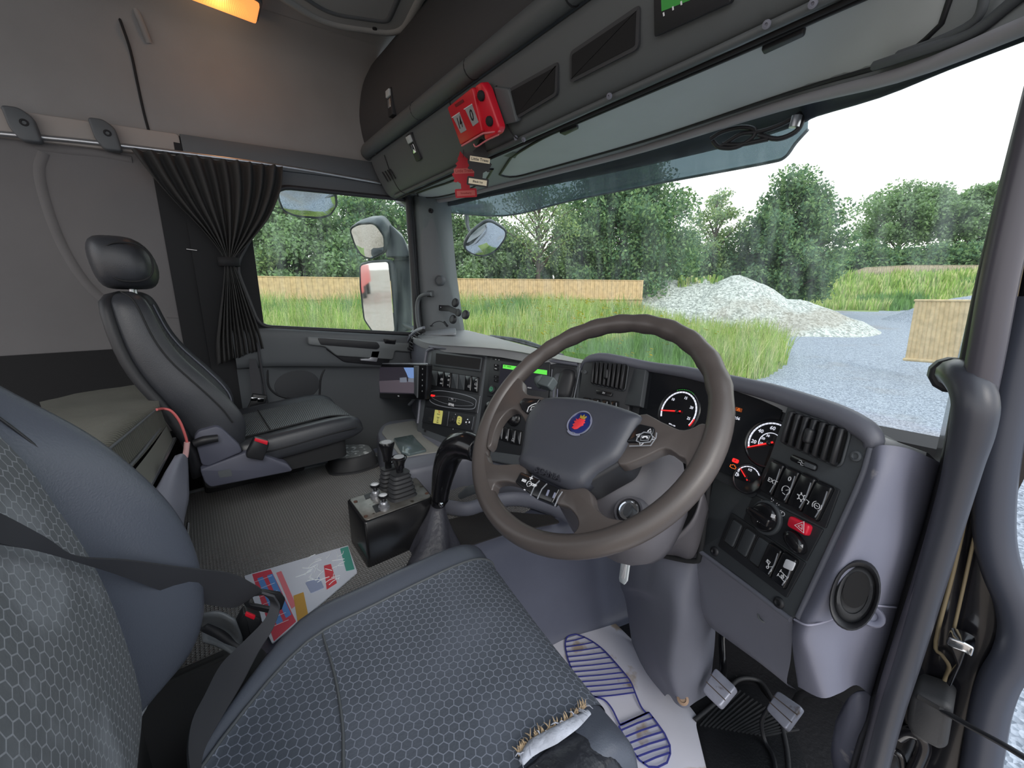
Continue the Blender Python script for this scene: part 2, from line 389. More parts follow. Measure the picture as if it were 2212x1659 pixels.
# ------------------------------------------------------------------ wooden fences
def woodmat(name, c, sc=14):
    m = mat(name, c, .85, var=(6, .18)); nt = m.node_tree; b = nt.nodes['Principled BSDF']
    return m
M_wood = woodmat('fence_wood', (196, 168, 128)); M_wood2 = woodmat('weathered_fence_wood', (178, 164, 144)); M_wood3 = woodmat('new_fence_wood', (206, 182, 144))
def fence(name, pts, hgt, m, label, bw=.11):
    t = T(name, label, 'fence', (pts[0].x, pts[0].y, pts[0].z)); bb = B(); bc = B()
    for a, b in zip(pts[:-1], pts[1:]):
        L = (b-a).to_2d().length; n = max(1, int(L/bw)); d = (b-a)/n; dh = V((d.x, d.y, 0)).normalized(); nn = V((-dh.y, dh.x, 0))
        for i in range(n):
            c = a+d*(i+.5); z0 = c.z; off = nn*(.012 if i % 2 else -.0)
            obox(bb, c+off+V((0, 0, hgt/2)), dh, nn, V((0, 0, 1)), bw*.96, .02, hgt+random.uniform(-.012, .012))
        obox(bc, (a+b)/2+V((0, 0, hgt+.02)), (b-a).normalized(), nn, V((0, 0, 1)), (b-a).length, .06, .035)
        obox(bc, (a+b)/2+V((0, 0, hgt*.5))-nn*.05, (b-a).normalized(), nn, V((0, 0, 1)), (b-a).length, .05, .07)
    O('boards', bb, m, t, smooth=False); O('rail', bc, m, t, smooth=False); return t
def rayr(u, v, r):
    d = ray(u, v); return CAM+d*(r/math.hypot(d.x, d.y))
fp = [rayr(u, v, r) for u, v, r in ((380, 586, 22), (560, 597, 20.5), (760, 600, 19.2), (1000, 602, 19.5), (1200, 604, 20.3), (1390, 606, 22))]
fence('wooden_fence', [p-V((0, 0, 1.8)) for p in fp], 1.78, M_wood, 'long golden brown board fence behind the meadow on the left')
fp = [rayr(u, v, r) for u, v, r in ((1800, 603, 50), (1868, 578, 50), (1960, 573, 51), (2120, 573, 53), (2300, 570, 55))]
fence('wooden_fence', [p-V((0, 0, 1.9)) for p in fp], 1.88, M_wood2, 'distant weathered board fence along the top of the grassy bank', .15)
# leaning fence panel on the gravel
c0 = rayr(1955, 776, 15.2); c1 = rayr(2092, 786, 14.0); c2 = rayr(1978, 649, 15.2); c3 = rayr(2110, 650, 14.0)
t = T('fence_panel', 'loose square panel of round topped vertical timber boards standing on the gravel', 'fence panel', c0)
bb = B(); bc = B(); n = 13; fn = (c1-c0).cross(c2-c0).normalized()
if fn.dot(CAM-c0) < 0: fn = -fn
for i in range(n):
    a = c0.lerp(c1, (i+.5)/n); b = c2.lerp(c3, (i+.5)/n); w = (c1-c0).length/n*.5
    tube(bb, [a, b], w, seg=8, upv=fn, flat=.45)
tube(bc, [c2+fn*.02, c3+fn*.02], .03, 6); tube(bc, [c0+fn*.02, c1+fn*.02], .045, 6)
O('boards', bb, M_wood3, t); O('rail', bc, M_wood3, t)

# ------------------------------------------------------------------ stone heap
def heap(name, cx, cy, rx, ry, h, rot, m, peaks, **kw):
    bm = B(); n = 90; vs = []
    for i in range(n+1):
        row = []
        for j in range(n+1):
            a, b = (i/n*2-1)*1.25, (j/n*2-1)*1.25; x = cx+(a*rx)*math.cos(rot)-(b*ry)*math.sin(rot); y = cy+(a*rx)*math.sin(rot)+(b*ry)*math.cos(rot)
            hh = 0
            for pa, pb, ph, pw, pv in peaks:
                d = math.hypot((a-pa)/pw, (b-pb)/pv); hh = max(hh, ph*(1-d**1.45)) if d < 1 else hh
            hh *= h; g = gz(x, y)
            row.append(bm.verts.new((x, y, g-.12+hh+(.09*noise.noise(V((x*1.3, y*1.3, 1)))+.05*noise.noise(V((x*5, y*5, 1))))*min(1, hh*2))))
        vs.append(row)
    for i in range(n):
        for j in range(n): bm.faces.new((vs[i][j], vs[i+1][j], vs[i+1][j+1], vs[i][j+1]))
    return O(name, bm, m, ang=0, **kw)
pc = rayr(1560, 700, 25)
heap('stone_heap', pc.x, pc.y, 6.6, 4.2, 3.15, AZ+R(-28), M_pile, [(-.42, .1, .72, .60, .95), (-.15, .05, .78, .60, .9), (.08, 0, .86, .62, 1.0), (.42, -.1, .50, .60, .85)],
     label='large pale heap of broken stone beside the gravel track', cat='stone heap')
pc = rayr(2120, 672, 34)
heap('gravel_heap', pc.x, pc.y, 5, 3, 1.5, AZ, M_grav, [(0, 0, 1, 1, 1)], label='low dark gravel mound behind the loose fence panel', cat='gravel heap')
vs = []; fs = []; mi = []
for i in range(900):
    p = rayr(random.uniform(1465, 1560), 600, random.uniform(24.5, 27)); z = 1.2+random.uniform(-.5, .25); h = random.uniform(.25, .7); i0 = len(vs); w = .02
    vs += [(p.x-w, p.y, z), (p.x+w, p.y, z), (p.x+w+random.gauss(0, .08), p.y, z+h), (p.x-w, p.y+random.gauss(0, .08), z+h)]; fs.append((i0, i0+1, i0+2, i0+3)); mi.append(random.choice((0, 1, 2)))
raw('heap_weeds', vs, fs, M_gr, mi=mi, label='green weeds growing on the crest of the stone heap', cat='weeds', kind='stuff')

# ------------------------------------------------------------------ trees
M_bark = mat('bark', (92, 82, 74), .9, var=(6, .25))
LF = {'mid': leafmat('leaf_mid', (128, 158, 104), .4, .35), 'dark': leafmat('leaf_dark', (94, 128, 92), .35, .35), 'light': leafmat('leaf_light', (156, 178, 116), .45, .3), 'grey': leafmat('leaf_grey', (140, 164, 128), .4, .3)}
def tree(u, vtop, r, wpx, vbase, leaf, dens, label, name='tree', lean=0., trunk=True, bushy=.0, nb=26, lsz=.13, hollow=.0):
    top = rayr(u, vtop, r); bz = gz(top.x, top.y); depth = (top-CAM).dot(cd); hw = wpx/FPX*depth/2; H = top.z-bz
    base = V((top.x, top.y, bz)); cb = rayr(u, vbase, r).z; cb = max(cb, bz+.1)
    t = T(name, label, 'tree' if name == 'tree' else 'bush', base)
    side = cr; bt_ = B(); tips = []
    cz = (cb+top.z)/2; ch = (top.z-cb)/2
    if trunk:
        tp = [base, base+V((0, 0, H*.35))+side*lean*H*.1, base+V((0, 0, H*.9))+side*lean*H*.35]
        tube(bt_, tp, [.03*H, .018*H, .005*H], 7, k=4)
    for i in range(nb):
        f = (i+.5)/nb; zz = cb+(top.z-cb)*(.08+.88*f); an = i*2.4+random.uniform(-.3, .3)
        env = math.sin(PI*min(1, (.18+.82*f)**(.8)))**.6 if not bushy else (1-.75*f**2)
        rr = hw*env*random.uniform(.75, 1.05); c = base+side*lean*H*.35*((zz-bz)/H)
        e = V((c.x+math.cos(an)*rr, c.y+math.sin(an)*rr, zz+random.uniform(0, .1)*H)); s = V((c.x, c.y, max(bz+.1*H, zz-.18*H)))
        if trunk: tube(bt_, [s, s.lerp(e, .5)+V((0, 0, .03*H)), e], [.009*H, .005*H, .002*H], 5, k=3)
        for q in range(4): tips.append((s.lerp(e, random.uniform(.45, 1.05))+V([random.gauss(0, .08*hw) for _ in range(3)]), hw*random.uniform(.20, .36)))
    if trunk: O('trunk', bt_, M_bark, t)
    else: bt_.free()
    n = int(dens*1.7); per = n//len(tips)+1; P = []
    for c, s in tips:
        d = rng.normal(size=(per, 3)); d /= np.linalg.norm(d, axis=1)[:, None]; rad = rng.random(per)**.45*s
        P.append(np.array(c[:])+d*rad[:, None]*np.array([1, 1, .75]))
    P = np.concatenate(P); k = len(P); a = rng.normal(size=(k, 3)); a /= np.linalg.norm(a, axis=1)[:, None]; b = np.cross(a, rng.normal(size=(k, 3))); b /= np.linalg.norm(b, axis=1)[:, None]
    s = (lsz*.78*rng.uniform(.55, 1.3, k))[:, None]; vs = np.stack([P-a*s, P-b*s*.55, P+a*s, P+b*s*.55], 1).reshape(-1, 3); vs[:, 2] = np.maximum(vs[:, 2], bz)
    raw('foliage', vs, np.arange(4*k).reshape(-1, 4), LF[leaf] if isinstance(leaf, str) else [LF[x] for x in leaf], t, mi=None if isinstance(leaf, str) else rng.integers(0, len(leaf), k))
    return t
tree(470, 400, 25, 260, 640, ('mid', 'light'), 14000, 'leafy tree behind the fence, seen past the tied curtain edge', bushy=1)
tree(640, 432, 24, 250, 660, ('mid', 'grey'), 16000, 'broad leafy tree below the kerb mirror behind the fence', bushy=1)
tree(790, 418, 25, 240, 660, ('mid', 'dark'), 16000, 'dense green tree behind the tall wing mirror', bushy=1)
tree(930, 405, 25, 200, 660, ('grey', 'dark'), 10000, 'tree hidden mostly by the far windscreen pillar', bushy=1)
tree(1030, 440, 24, 190, 660, ('mid', 'grey'), 11000, 'leafy tree just inside the far windscreen pillar', bushy=1)
tree(1165, 395, 23, 190, 560, ('light', 'grey'), 3200, 'thin branched tree with open pale foliage and visible trunk', nb=30, lsz=.1)
tree(1110, 520, 25, 200, 660, ('mid', 'dark'), 9000, 'low dark bush behind the fence under the thin tree', 'bush', bushy=1, trunk=False)
tree(1360, 330, 26, 300, 655, ('mid', 'dark'), 34000, 'tallest broad dense tree left of the stone heap', bushy=0, nb=44, lsz=.14)
tree(1250, 470, 25, 170, 660, ('mid', 'grey'), 12000, 'rounded pale green tree in front of the thin branched tree', bushy=1)
tree(1465, 520, 31, 150, 640, ('mid', 'dark'), 9000, 'low leafy bush at the right foot of the tallest tree', 'bush', bushy=1, trunk=False)
tree(1555, 418, 33, 130, 620, ('grey', 'light'), 3800, 'slender tree with sparse foliage behind the stone heap', nb=26, lsz=.13)
tree(1560, 540, 34, 200, 640, ('mid', 'dark'), 9000, 'dark undergrowth behind the crest of the stone heap', 'bush', bushy=1, trunk=False)
tree(1720, 400, 33, 215, 650, ('dark', 'mid'), 26000, 'dense rounded dark green tree right of the stone heap', nb=44, lsz=.15)
tree(1960, 405, 60, 175, 520, ('mid', 'grey'), 9000, 'windswept tree rising above the far fence', lean=.25, nb=34, lsz=.22)
tree(2110, 403, 62, 150, 520, ('grey', 'mid'), 7500, 'windswept tree beside the near door pillar, above the far fence', lean=.2, nb=30, lsz=.22)
for i, (u, vt, w) in enumerate(((1815, 548, 110), (1880, 532, 130), (1960, 540, 130), (2040, 536, 130), (2125, 528, 150))):
    tree(u, vt, 57, w, 610, ('dark', 'mid'), 5000, ['low hedge bush at the left end of the far fence', 'hedge bush at the bend of the far fence', 'hedge bush under the left windswept tree', 'hedge bush between the two windswept trees', 'hedge bush under the right windswept tree'][i], 'bush', bushy=1, trunk=False, lsz=.22)
tree(1640, 560, 34, 150, 640, ('light', 'mid'), 5000, 'yellowish green bush between the sparse tree and the rounded tree', 'bush', bushy=1, trunk=False)
# ================================================================== CAB SHELL
XL = -1.12
def zc(y): return 1.729+.048*y
# left wall: upper headliner rounding into the roof
bm = B(); prof = [(0, 0), (0, .12), (0, .24), (.012, .31), (.05, .37), (.12, .405), (.22, .42)]
grid(bm, [[V((XL+dx, y, zc(y)+dz)) for dx, dz in prof] for y in (-1.4, -.9, -.4, 0, .4, .8, 1.1)], 4, 3)
O('wall_left', bm, M_head, kind='structure', ang=0)
# lower sleeper side panel with its pressed oval line
bm = B(); prs = [[V((XL+.004, y, z)) for z in (.55, .9, 1.2, 1.5, zc(y)-.085)] for y in (-1.4, -.9, -.5, -.2, 0, .04)]
grid(bm, prs, 3, 4); o = O('wall_left_sleeper', bm, M_wallp, kind='structure')
bm = B()
for pts, r in ((((95, 330), (85, 370), (100, 440), (130, 520), (170, 590), (215, 640), (270, 670)), .016), (((75, 315), (140, 325), (215, 332), (285, 345)), .014), (((392, 470), (412, 560), (422, 650), (420, 668), (405, 684), (360, 684)), .008), (((420, 668), (402, 702)), .006)):
    tube(bm, [X(u, v, XL+.002) for u, v in pts], r, 8, k=5, upv=(1, 0, 0), flat=.5)
O('trim_1', bm, M_wallp, kind='structure', label='pressed curved ridge lines in the grey sleeper wall')
def wsurf(u, v, lift=.001):
    dx = 0
    for _ in range(6):
        p = X(u, v, XL+dx); h_ = p.z-zc(p.y)
        for (a, z0), (b, z1) in zip(prof0[:-1], prof0[1:]):
            if z0 <= h_ <= z1: dx = a+(b-a)*(h_-z0)/(z1-z0)
    return X(u, v, XL+dx+lift)
prof0 = [(-1, -9), (0, 0), (0, .12), (0, .24), (.012, .31), (.05, .37), (.12, .405), (.22, .42)]; prof0[0] = (0, -9)
bm = B()
tube(bm, [wsurf(u, v) for u, v in ((236, -20), (262, 50), (282, 110), (297, 180), (310, 240), (321, 281))], .0045, 6, k=5)
O('trim_2', bm, M_blk2, kind='structure')
bm = B()
tube(bm, [wsurf(u, v) for u, v in ((262, -40), (288, 10), (306, 50), (322, 92))], .010, 8, k=5)
O('trim_3', bm, M_head, kind='structure')
# cornice strip, dark header above the door, curtain rail
fw = Fr((XL+.02, 0, zc(0)), (XL+.02, 1, zc(1)), (XL+.02, 0, 0))
bm = B(); plate(bm, fw, [(-1.4, .0), (.07, .0), (.07, -.085 if fw.Y.z > 0 else .085), (-1.4, -.085 if fw.Y.z > 0 else .085)], -.025, 0.004, r=.01, bev=.003)
O('trim_4', bm, mat('pale_strip', (156, 150, 146), .8), kind='structure')
bm = B(); s = -1 if fw.Y.z > 0 else 1
plate(bm, fw, [(.073, .0), (1.10, .0), (1.10, .09*s), (.073, .09*s)], -.025, .012, bev=.004)
O('trim_5', bm, M_plas, kind='structure')
bm = B(); box(bm, (-1.14, -1.4, 0), (-1.121, .1, .95)); O('wall_left_lower', bm, M_blk2, kind='structure')
bm = B(); box(bm, (XL-.03, -1.4, 1.62), (XL-.005, 1.12, 1.75)); O('wall_left_backing', bm, M_blk2, kind='structure')
t = T('curtain_rail', 'thin metal curtain rail running along the left wall above the door', 'curtain rail', X(400, 330, XL+.03))
bm = B(); tube(bm, [X(-60, 283, XL+.03), X(240, 312, XL+.03), X(600, 358, XL+.03), X(822, 395, XL+.03)], .006, 8, k=6, flat=1.4, upv=(0, 0, 1)); O('rail', bm, M_metal, t)
def coat_hook(u, v, label):
    t = T('coat_hook', label, 'hook', X(u, v, XL+.03), 'coat hooks on the pale strip'); f = Fr(X(u, v, XL+.026), X(u+60, v+7, XL+.026), X(u, v+60, XL+.026))
    bm = B(); plate(bm, f, [(-.034, -.045), (.006, -.045), (.032, -.02), (.036, .055), (-.012, .055), (-.03, .02)] if f.Y.z < 0 else [(-.034, .045), (.006, .045), (.032, .02), (.036, -.055), (-.012, -.055), (-.03, -.02)], 0, .03, r=.012, bev=.006); O('hook_body', bm, M_plas, t)
    bm = B(); lathe(bm, f.w(.008, 0, .028), f.N, [(.011, 0), (.011, .0035), (.006, .004), (.005, .001)], 16); O('screw', bm, M_blk2, t)
coat_hook(50, 270, 'left dark plastic hook on the pale strip, at the picture edge'); coat_hook(228, 292, 'right dark plastic hook on the pale strip, nearest the curtain')

# ceiling with hatch and lamp
bm = B(); grid(bm, [[V((x, y, zc(y)+.42+(.012 if abs(x) < .8 else 0))) for x in (XL+.2, -.6, 0, .6, 1.15)] for y in (-1.4, -.8, -.2, .4, .95)], 3, 3)
O('ceiling', bm, M_head, kind='structure', ang=0)
fc = Fr(Z(700, 0, 2.165), Z(860, 60, 2.165), Z(900, -60, 2.165))
hp = [fc.hit(*p) for p in ((560, -40), (700, 48), (868, 72), (935, -60), (900, -400), (600, -300))]
bm = B(); tube(bm, [fc.w(a, b, .006) for a, b in rnd(hp, .09, 6)], .016, 8, closed=True, flat=.6, upv=(0, 0, 1)); plate(bm, fc, inset(rnd(hp, .09, 6), .012), -.01, .006)
hatch = T('roof_hatch', 'pale grey roof hatch panel with rounded corner set in the ceiling', 'roof hatch', fc.w(0, 0))
O('hatch_panel', bm, mat('hatch_grey', (140, 142, 142), .7), hatch)
bm = B(); hp2 = inset(rnd(hp, .09, 6), .07); tube(bm, [fc.w(a, b, .007) for a, b in hp2], .010, 8, closed=True, flat=.5, upv=(0, 0, 1)); O('inner_rim', bm, M_plas, hatch)
bm = B(); p = fc.hit(809, 57); lathe(bm, fc.w(*p, .006), fc.N, [(.009, 0), (.009, .004), (.004, .005)], 12); O('screw', bm, M_blk2, hatch)
# ceiling lamp
fl = Fr(Z(470, -10, 2.13), Z(560, 30, 2.13), Z(520, -60, 2.13))
lp = [fl.hit(*p) for p in ((400, -12), (553, 46), (561, 8), (520, -14), (440, -60))]
lamp = T('ceiling_lamp', 'amber lit oblong lamp with ribbed lens on the ceiling at the top edge', 'lamp', fl.w(0, 0))
M_lens = mat('amber_lens', (235, 150, 80), .35, emit=((255, 160, 84), .85))
bm = B(); plate(bm, fl, lp, -.02, .012, r=.012, bev=.006); O('lens', bm, M_lens, lamp, label='glowing amber ribbed lens')
bm = B(); n = 26
for i in range(n):
    f = (i+.5)/n; a = V(lp[0]).lerp(V(lp[1]), f); b = V(lp[4]).lerp(V(lp[3]), f); tube(bm, [fl.w(*a.lerp(b, .12), .012), fl.w(*a.lerp(b, .8), .012)], .0011, 5)
O('lens_ribs', bm, M_lens, lamp)
bm = B(); plate(bm, fl, inset(lp, -.012), -.02, -.002, r=.012, bev=.003); O('lamp_base', bm, M_plas, lamp)
ld = bpy.data.lights.new('lamp_glow', 'POINT'); ld.energy = .4; ld.color = (1, .62, .34); ld.shadow_soft_size = .04; lo = bpy.data.objects.new('lamp_glow', ld); COL.objects.link(lo); lo.location = fl.w(0, -.02, .05); lo.parent = lamp; lo.location = lo.location-lamp.location

# floor and engine tunnel
def studmat(name, rgb, sc, dep, ax=(1, 1)):
    m = mat(name, rgb, .42, var=(4, .06)); nt = m.node_tree; b = nt.nodes['Principled BSDF']; tc = nd(nt, 'ShaderNodeTexCoord'); s = nd(nt, 'ShaderNodeSeparateXYZ'); nt.links.new(tc.outputs['Object'], s.inputs[0])
    u = nmath(nt, 'ADD', s.outputs[0], s.outputs[1]); v = nmath(nt, 'SUBTRACT', s.outputs[0], s.outputs[1])
    a = nmath(nt, 'SINE', nmath(nt, 'MULTIPLY', u, sc)); c = nmath(nt, 'SINE', nmath(nt, 'MULTIPLY', v, sc)); h = nmath(nt, 'MAXIMUM', nmath(nt, 'MULTIPLY', a, c), 0)
    bp = nd(nt, 'ShaderNodeBump'); bp.inputs['Distance'].default_value = dep; bp.inputs['Strength'].default_value = 1; nt.links.new(h, bp.inputs['Height']); nt.links.new(bp.outputs[0], b.inputs['Normal']); mx = nd(nt, 'ShaderNodeMix', data_type='RGBA'); nt.links.new(h, mx.inputs[0]); mx.inputs[6].default_value = (*lin([q*.86 for q in rgb]), 1); mx.inputs[7].default_value = (*lin([q*1.3 for q in rgb]), 1); nt.links.new(mx.outputs[2], b.inputs['Base Color']); return m
M_mat = studmat('studded_rubber_mat', (134, 133, 132), 420, .004)
M_floor = mat('black_floor_rubber', (30, 30, 33), .5, bump=(90, .5, .003), speck=(60, (120, 116, 108), .74))
bm = B(); box(bm, (-1.12, -1.3, -.04), (1.12, 1.42, 0)); O('floor', bm, M_floor, kind='structure')
ZT = .40
tun = T('engine_tunnel', 'engine tunnel between the seats covered by a studded grey rubber mat', 'engine tunnel', (-.25, .3, 0))
# body of the tunnel: top and the blue-grey side that drops to the footwell
bm = B(); secs = []
for y, xr in ((-.9, .30), (-.3, .26), (.1, .22), (.45, .19), (.75, .20), (1.05, .28), (1.285, .33)):
    secs.append([V((-.78, y, 0)), V((-.77, y, .2)), V((-.745, y, ZT-.02)), V((-.70, y, ZT-.003)), V((-.2, y, ZT-.003)), V((xr-.06, y, ZT-.003)), V((xr-.01, y, ZT-.02)), V((xr+.02, y, ZT-.07)), V((xr+.05, y, .2)), V((xr+.09, y, .03)), V((xr+.12, y, 0))])
grid(bm, secs, 4, 4); O('tunnel_side', bm, mat('tunnel_vinyl', (84, 88, 104), .42, bump=(500, .2, .001), var=(7, .08), speck=(11, (120, 124, 138), .70)), tun, ang=60)
bm = B(); fz = Fr((0, 0, ZT), (1, 0, ZT), (0, 1, ZT))
plate(bm, fz, [(-.735, -.9), (.20, -.9), (.175, .1), (.135, .45), (.14, .80), (.1, 1.0), (-.6, .98), (-.665, .6), (-.725, .1)], 0, .006, r=.03, bev=.003); O('tunnel_mat', bm, M_mat, tun)
bm = B(); tube(bm, [Z(u, v, ZT+.006) for u, v in ((404, 1085), (410, 1065), (520, 1040), (640, 1016), (815, 980))], .008, 8, k=4); O('edge_strip', bm, M_plas, tun)
# firewall under the dash
bm = B(); box(bm, (-1.12, 1.30, 0), (1.12, 1.42, .78)); O('wall_front', bm, M_blk2, kind='structure')
bm = B(); box(bm, (-1.14, .08, .0), (-1.10, 1.3, .28)); O('trim_6', bm, M_blk2, kind='structure')

# ------------------------------------------------------------------ passenger door with window
fd = Fr((-1.10, 0, 1), (-1.10, 1, 1), (-1.10, 0, 0))
def D(u, v): return fd.hit(u, v)
sg = 1 if fd.Y.z > 0 else -1
dz = lambda y, z: (y, (z-1)*sg)
win = [D(508, 575), D(560, 706), D(902, 722), D(884, 432), D(600, 403)]
outr = [dz(.17, 1.2), dz(.17, .93), dz(1.20, .80), dz(1.20, 1.70), dz(.28, 1.66)]
door = T('door_1', None, None, (-1.12, .6, .3), kind='structure')
bm = B()
o_ = rnd(outr, .001, 4); i_ = rnd(win, .05, 4)
A = [[bm.verts.new(fd.w(a, b, c)) for a, b in P_] for P_, c in ((o_, -.05), (o_, 0), (i_, -.002), (i_, -.05))]
for q in range(4):
    for j in range(len(o_)): bm.faces.new((A[q][j], A[q][(j+1) % len(o_)], A[(q+1) % 4][(j+1) % len(o_)], A[(q+1) % 4][j]))
O('window_frame', bm, M_plas, door)
bm = B(); tube(bm, [fd.w(a, b, .003) for a, b in i_], .011, 8, closed=True); O('window_seal', bm, M_seal, door)
# glass
def glassmat(name, tint, haze=0., streak=False):
    m = bpy.data.materials.new(name); m.use_nodes = True; nt = m.node_tree; nt.nodes.clear(); out = nd(nt, 'ShaderNodeOutputMaterial'); tr = nd(nt, 'ShaderNodeBsdfTransparent'); gl = nd(nt, 'ShaderNodeBsdfGlossy'); gl.inputs['Roughness'].default_value = .02
    tr.inputs[0].default_value = (*tint, 1); mx = nd(nt, 'ShaderNodeMixShader'); lw = nd(nt, 'ShaderNodeLayerWeight'); lw.inputs[0].default_value = .12; f = nmath(nt, 'MULTIPLY', lw.outputs['Fresnel'], .5)
    nt.links.new(f, mx.inputs[0]); nt.links.new(tr.outputs[0], mx.inputs[1]); nt.links.new(gl.outputs[0], mx.inputs[2]); last = mx.outputs[0]
    if haze:
        df = nd(nt, 'ShaderNodeBsdfTranslucent'); df.inputs[0].default_value = (.8, .9, .9, 1); m2 = nd(nt, 'ShaderNodeMixShader'); tc = nd(nt, 'ShaderNodeTexCoord'); mp = nd(nt, 'ShaderNodeMapping'); nt.links.new(tc.outputs['Object'], mp.inputs[0])
        mp.inputs['Scale'].default_value = (9, 9, 1.2); no = nd(nt, 'ShaderNodeTexNoise'); no.inputs['Scale'].default_value = 3; no.inputs['Detail'].default_value = 5; nt.links.new(mp.outputs[0], no.inputs['Vector'])
        v = nmath(nt, 'MULTIPLY', nmath(nt, 'MAXIMUM', nmath(nt, 'SUBTRACT', no.outputs[0], .42), 0), haze*4); nt.links.new(nmath(nt, 'ADD', v, haze*.2), m2.inputs[0]); nt.links.new(last, m2.inputs[1]); nt.links.new(df.outputs[0], m2.inputs[2]); last = m2.outputs[0]
    nt.links.new(last, out.inputs[0]); return m
M_glass = glassmat('side_glass', (.95, .99, .97), .05); M_wsc = glassmat('windscreen_glass', (.95, .985, .97), .075)
bm = B(); plate(bm, fd, inset(i_, -.012), -.034, -.030); O('window_1', bm, M_glass, kind='structure', smooth=False)
# door card
M_door = M_plas
bm = B(); rows = []
for y, zt in ((.14, .972), (.3, .965), (.6, .93), (.9, .895), (1.2, .86)):
    rows.append([V((-1.105, y, zt)), V((-1.075, y, zt+.002)), V((-1.06, y, zt-.02)), V((-1.06, y, zt-.10)), V((-1.065, y, zt-.17)), V((-1.09, y, zt-.20)), V((-1.095, y, .55)), V((-1.09, y, .40)), V((-1.10, y, .10))])
grid(bm, rows, 3, 3); O('door_panel', bm, M_door, door)
fp_ = Fr((-1.06, 0, .9), (-1.06, 1, .9), (-1.06, 0, .5)); P_ = lambda *p: [fp_.hit(*q) for q in p]
bm = B(); plate(bm, fp_, P_((662, 727), (888, 742), (886, 760), (850, 757), (846, 776), (725, 768), (700, 748), (664, 744)), -.01, .022, r=.012, bev=.006); O('armrest', bm, mat('armrest_grey', (112, 116, 118), .45, bump=(1500, .25, .0006)), door)
bm = B(); plate(bm, fp_.off(.022), P_((683, 729), (812, 738), (818, 748), (812, 754), (690, 744)), -.004, .0015, r=.01, bev=.001); O('pull_recess', bm, M_blk, door)
bm = B(); plate(bm, fp_, P_((700, 752), (845, 762), (838, 790), (742, 782)), -.01, .008, r=.02, bev=.004); O('handle_cup', bm, M_blk, door)
bm = B(); plate(bm, fp_.off(.01), P_((800, 757), (818, 757), (811, 781), (776, 778), (776, 774), (796, 773)), 0, .012, r=.006, bev=.003); O('door_handle', bm, mat('satin_handle', (170, 172, 178), .35, .5), door, label='satin silver door opening lever')
bm = B(); plate(bm, fp_.off(.02), P_((825, 731), (852, 733), (850, 743), (828, 741)), 0, .005, r=.004, bev=.001); O('window_switch', bm, M_gloss, door)
fq = Fr((-1.092, 0, .9), (-1.092, 1, .9), (-1.092, 0, .5)); Q_ = lambda *p: [fq.hit(*q) for q in p]
bm = B(); tube(bm, [fq.w(a, b, .001) for a, b in rnd(Q_((578, 785), (600, 773), (712, 780), (692, 812), (690, 868), (600, 856), (578, 835)), .05, 5)], .0045, 6, closed=True); O('pocket_rim', bm, M_blk, door)
bm = B(); c = fq.hit(643, 832); plate(bm, fq, [(c[0]+.10*math.cos(a*PI/16), c[1]+.075*math.sin(a*PI/16)) for a in range(32)], -.004, .003, bev=.002); O('speaker_grille', bm, mat('speaker_mesh_grey', (60, 62, 66), .8), door)

# ------------------------------------------------------------------ left windscreen pillar
bm = B()
L_ = [(893, 424, -1.09), (898, 500, -1.09), (904, 600, -1.09), (912, 700, -1.09), (920, 760, -1.09)]
rowsA = []
for (u, v, x), (ur, vr, yr) in zip(L_, ((958, 424, 1.19), (964, 500, 1.20), (974, 600, 1.22), (988, 700, 1.24), (996, 760, 1.25))):
    a = X(u, v, x); b = Y(ur, vr, yr); m_ = (a+b)/2+V((.02, -.035, 0)); rowsA.append([a+V((-.06, .02, 0)), a, a.lerp(m_, .5)+V((.008, -.012, 0)), m_, m_.lerp(b, .5)+V((.012, -.006, 0)), b, b+V((-.03, .06, 0))])
grid(bm, rowsA, 4, 4); pil = T('trim_7', None, None, X(915, 700, -1.09), kind='structure'); M_neut = mat('neutral_grey_plastic', (100, 105, 108), .5, bump=(1500, .25, .0006)); O('pillar_cover', bm, M_neut, pil, ang=0)
fpil = Fr(Y(915, 460, 1.10), Y(950, 460, 1.14), Y(935, 640, 1.12))
bm = B(); lathe(bm, Y(930, 455, 1.105), (.5, -1, 0), [(.012, -.01), (.012, .004), (.006, .004), (.005, -.004)], 14); O('fixing_hole', bm, M_blk2, pil)
bm = B(); lathe(bm, Y(949, 606, 1.13), (.5, -1, 0), [(.028, -.02), (.028, .003), (.023, .010), (.018, .011), (.017, .008), (.004, .008)], 24); O('tweeter', bm, M_plas, pil)
bm = B(); tube(bm, [X(882, 426, -1.07), X(886, 500, -1.07), X(893, 600, -1.07), X(899, 700, -1.07), X(900, 740, -1.07)], .017, 8, k=3); O('door_seal', bm, M_blk, pil)
gh = T('grab_handle', 'short black cranked grab handle on the far windscreen pillar', 'grab handle', X(905, 720, -1.02))
bm = B(); tube(bm, [Y(931, 635, 1.05), Y(918, 636, 1.03), Y(906, 643, 1.02), Y(901, 660, 1.01), Y(902, 690, 1.0), Y(908, 722, .99)], .011, 10, k=5); O('handle_bar', bm, M_plas, gh)
bm = B(); obox(bm, Y(930, 635, 1.06), V((1, .3, 0)).normalized(), V((-.3, 1, 0)).normalized(), V((0, 0, 1)), .03, .03, .034); O('handle_mount', bm, M_blk, gh, bevel=.004)

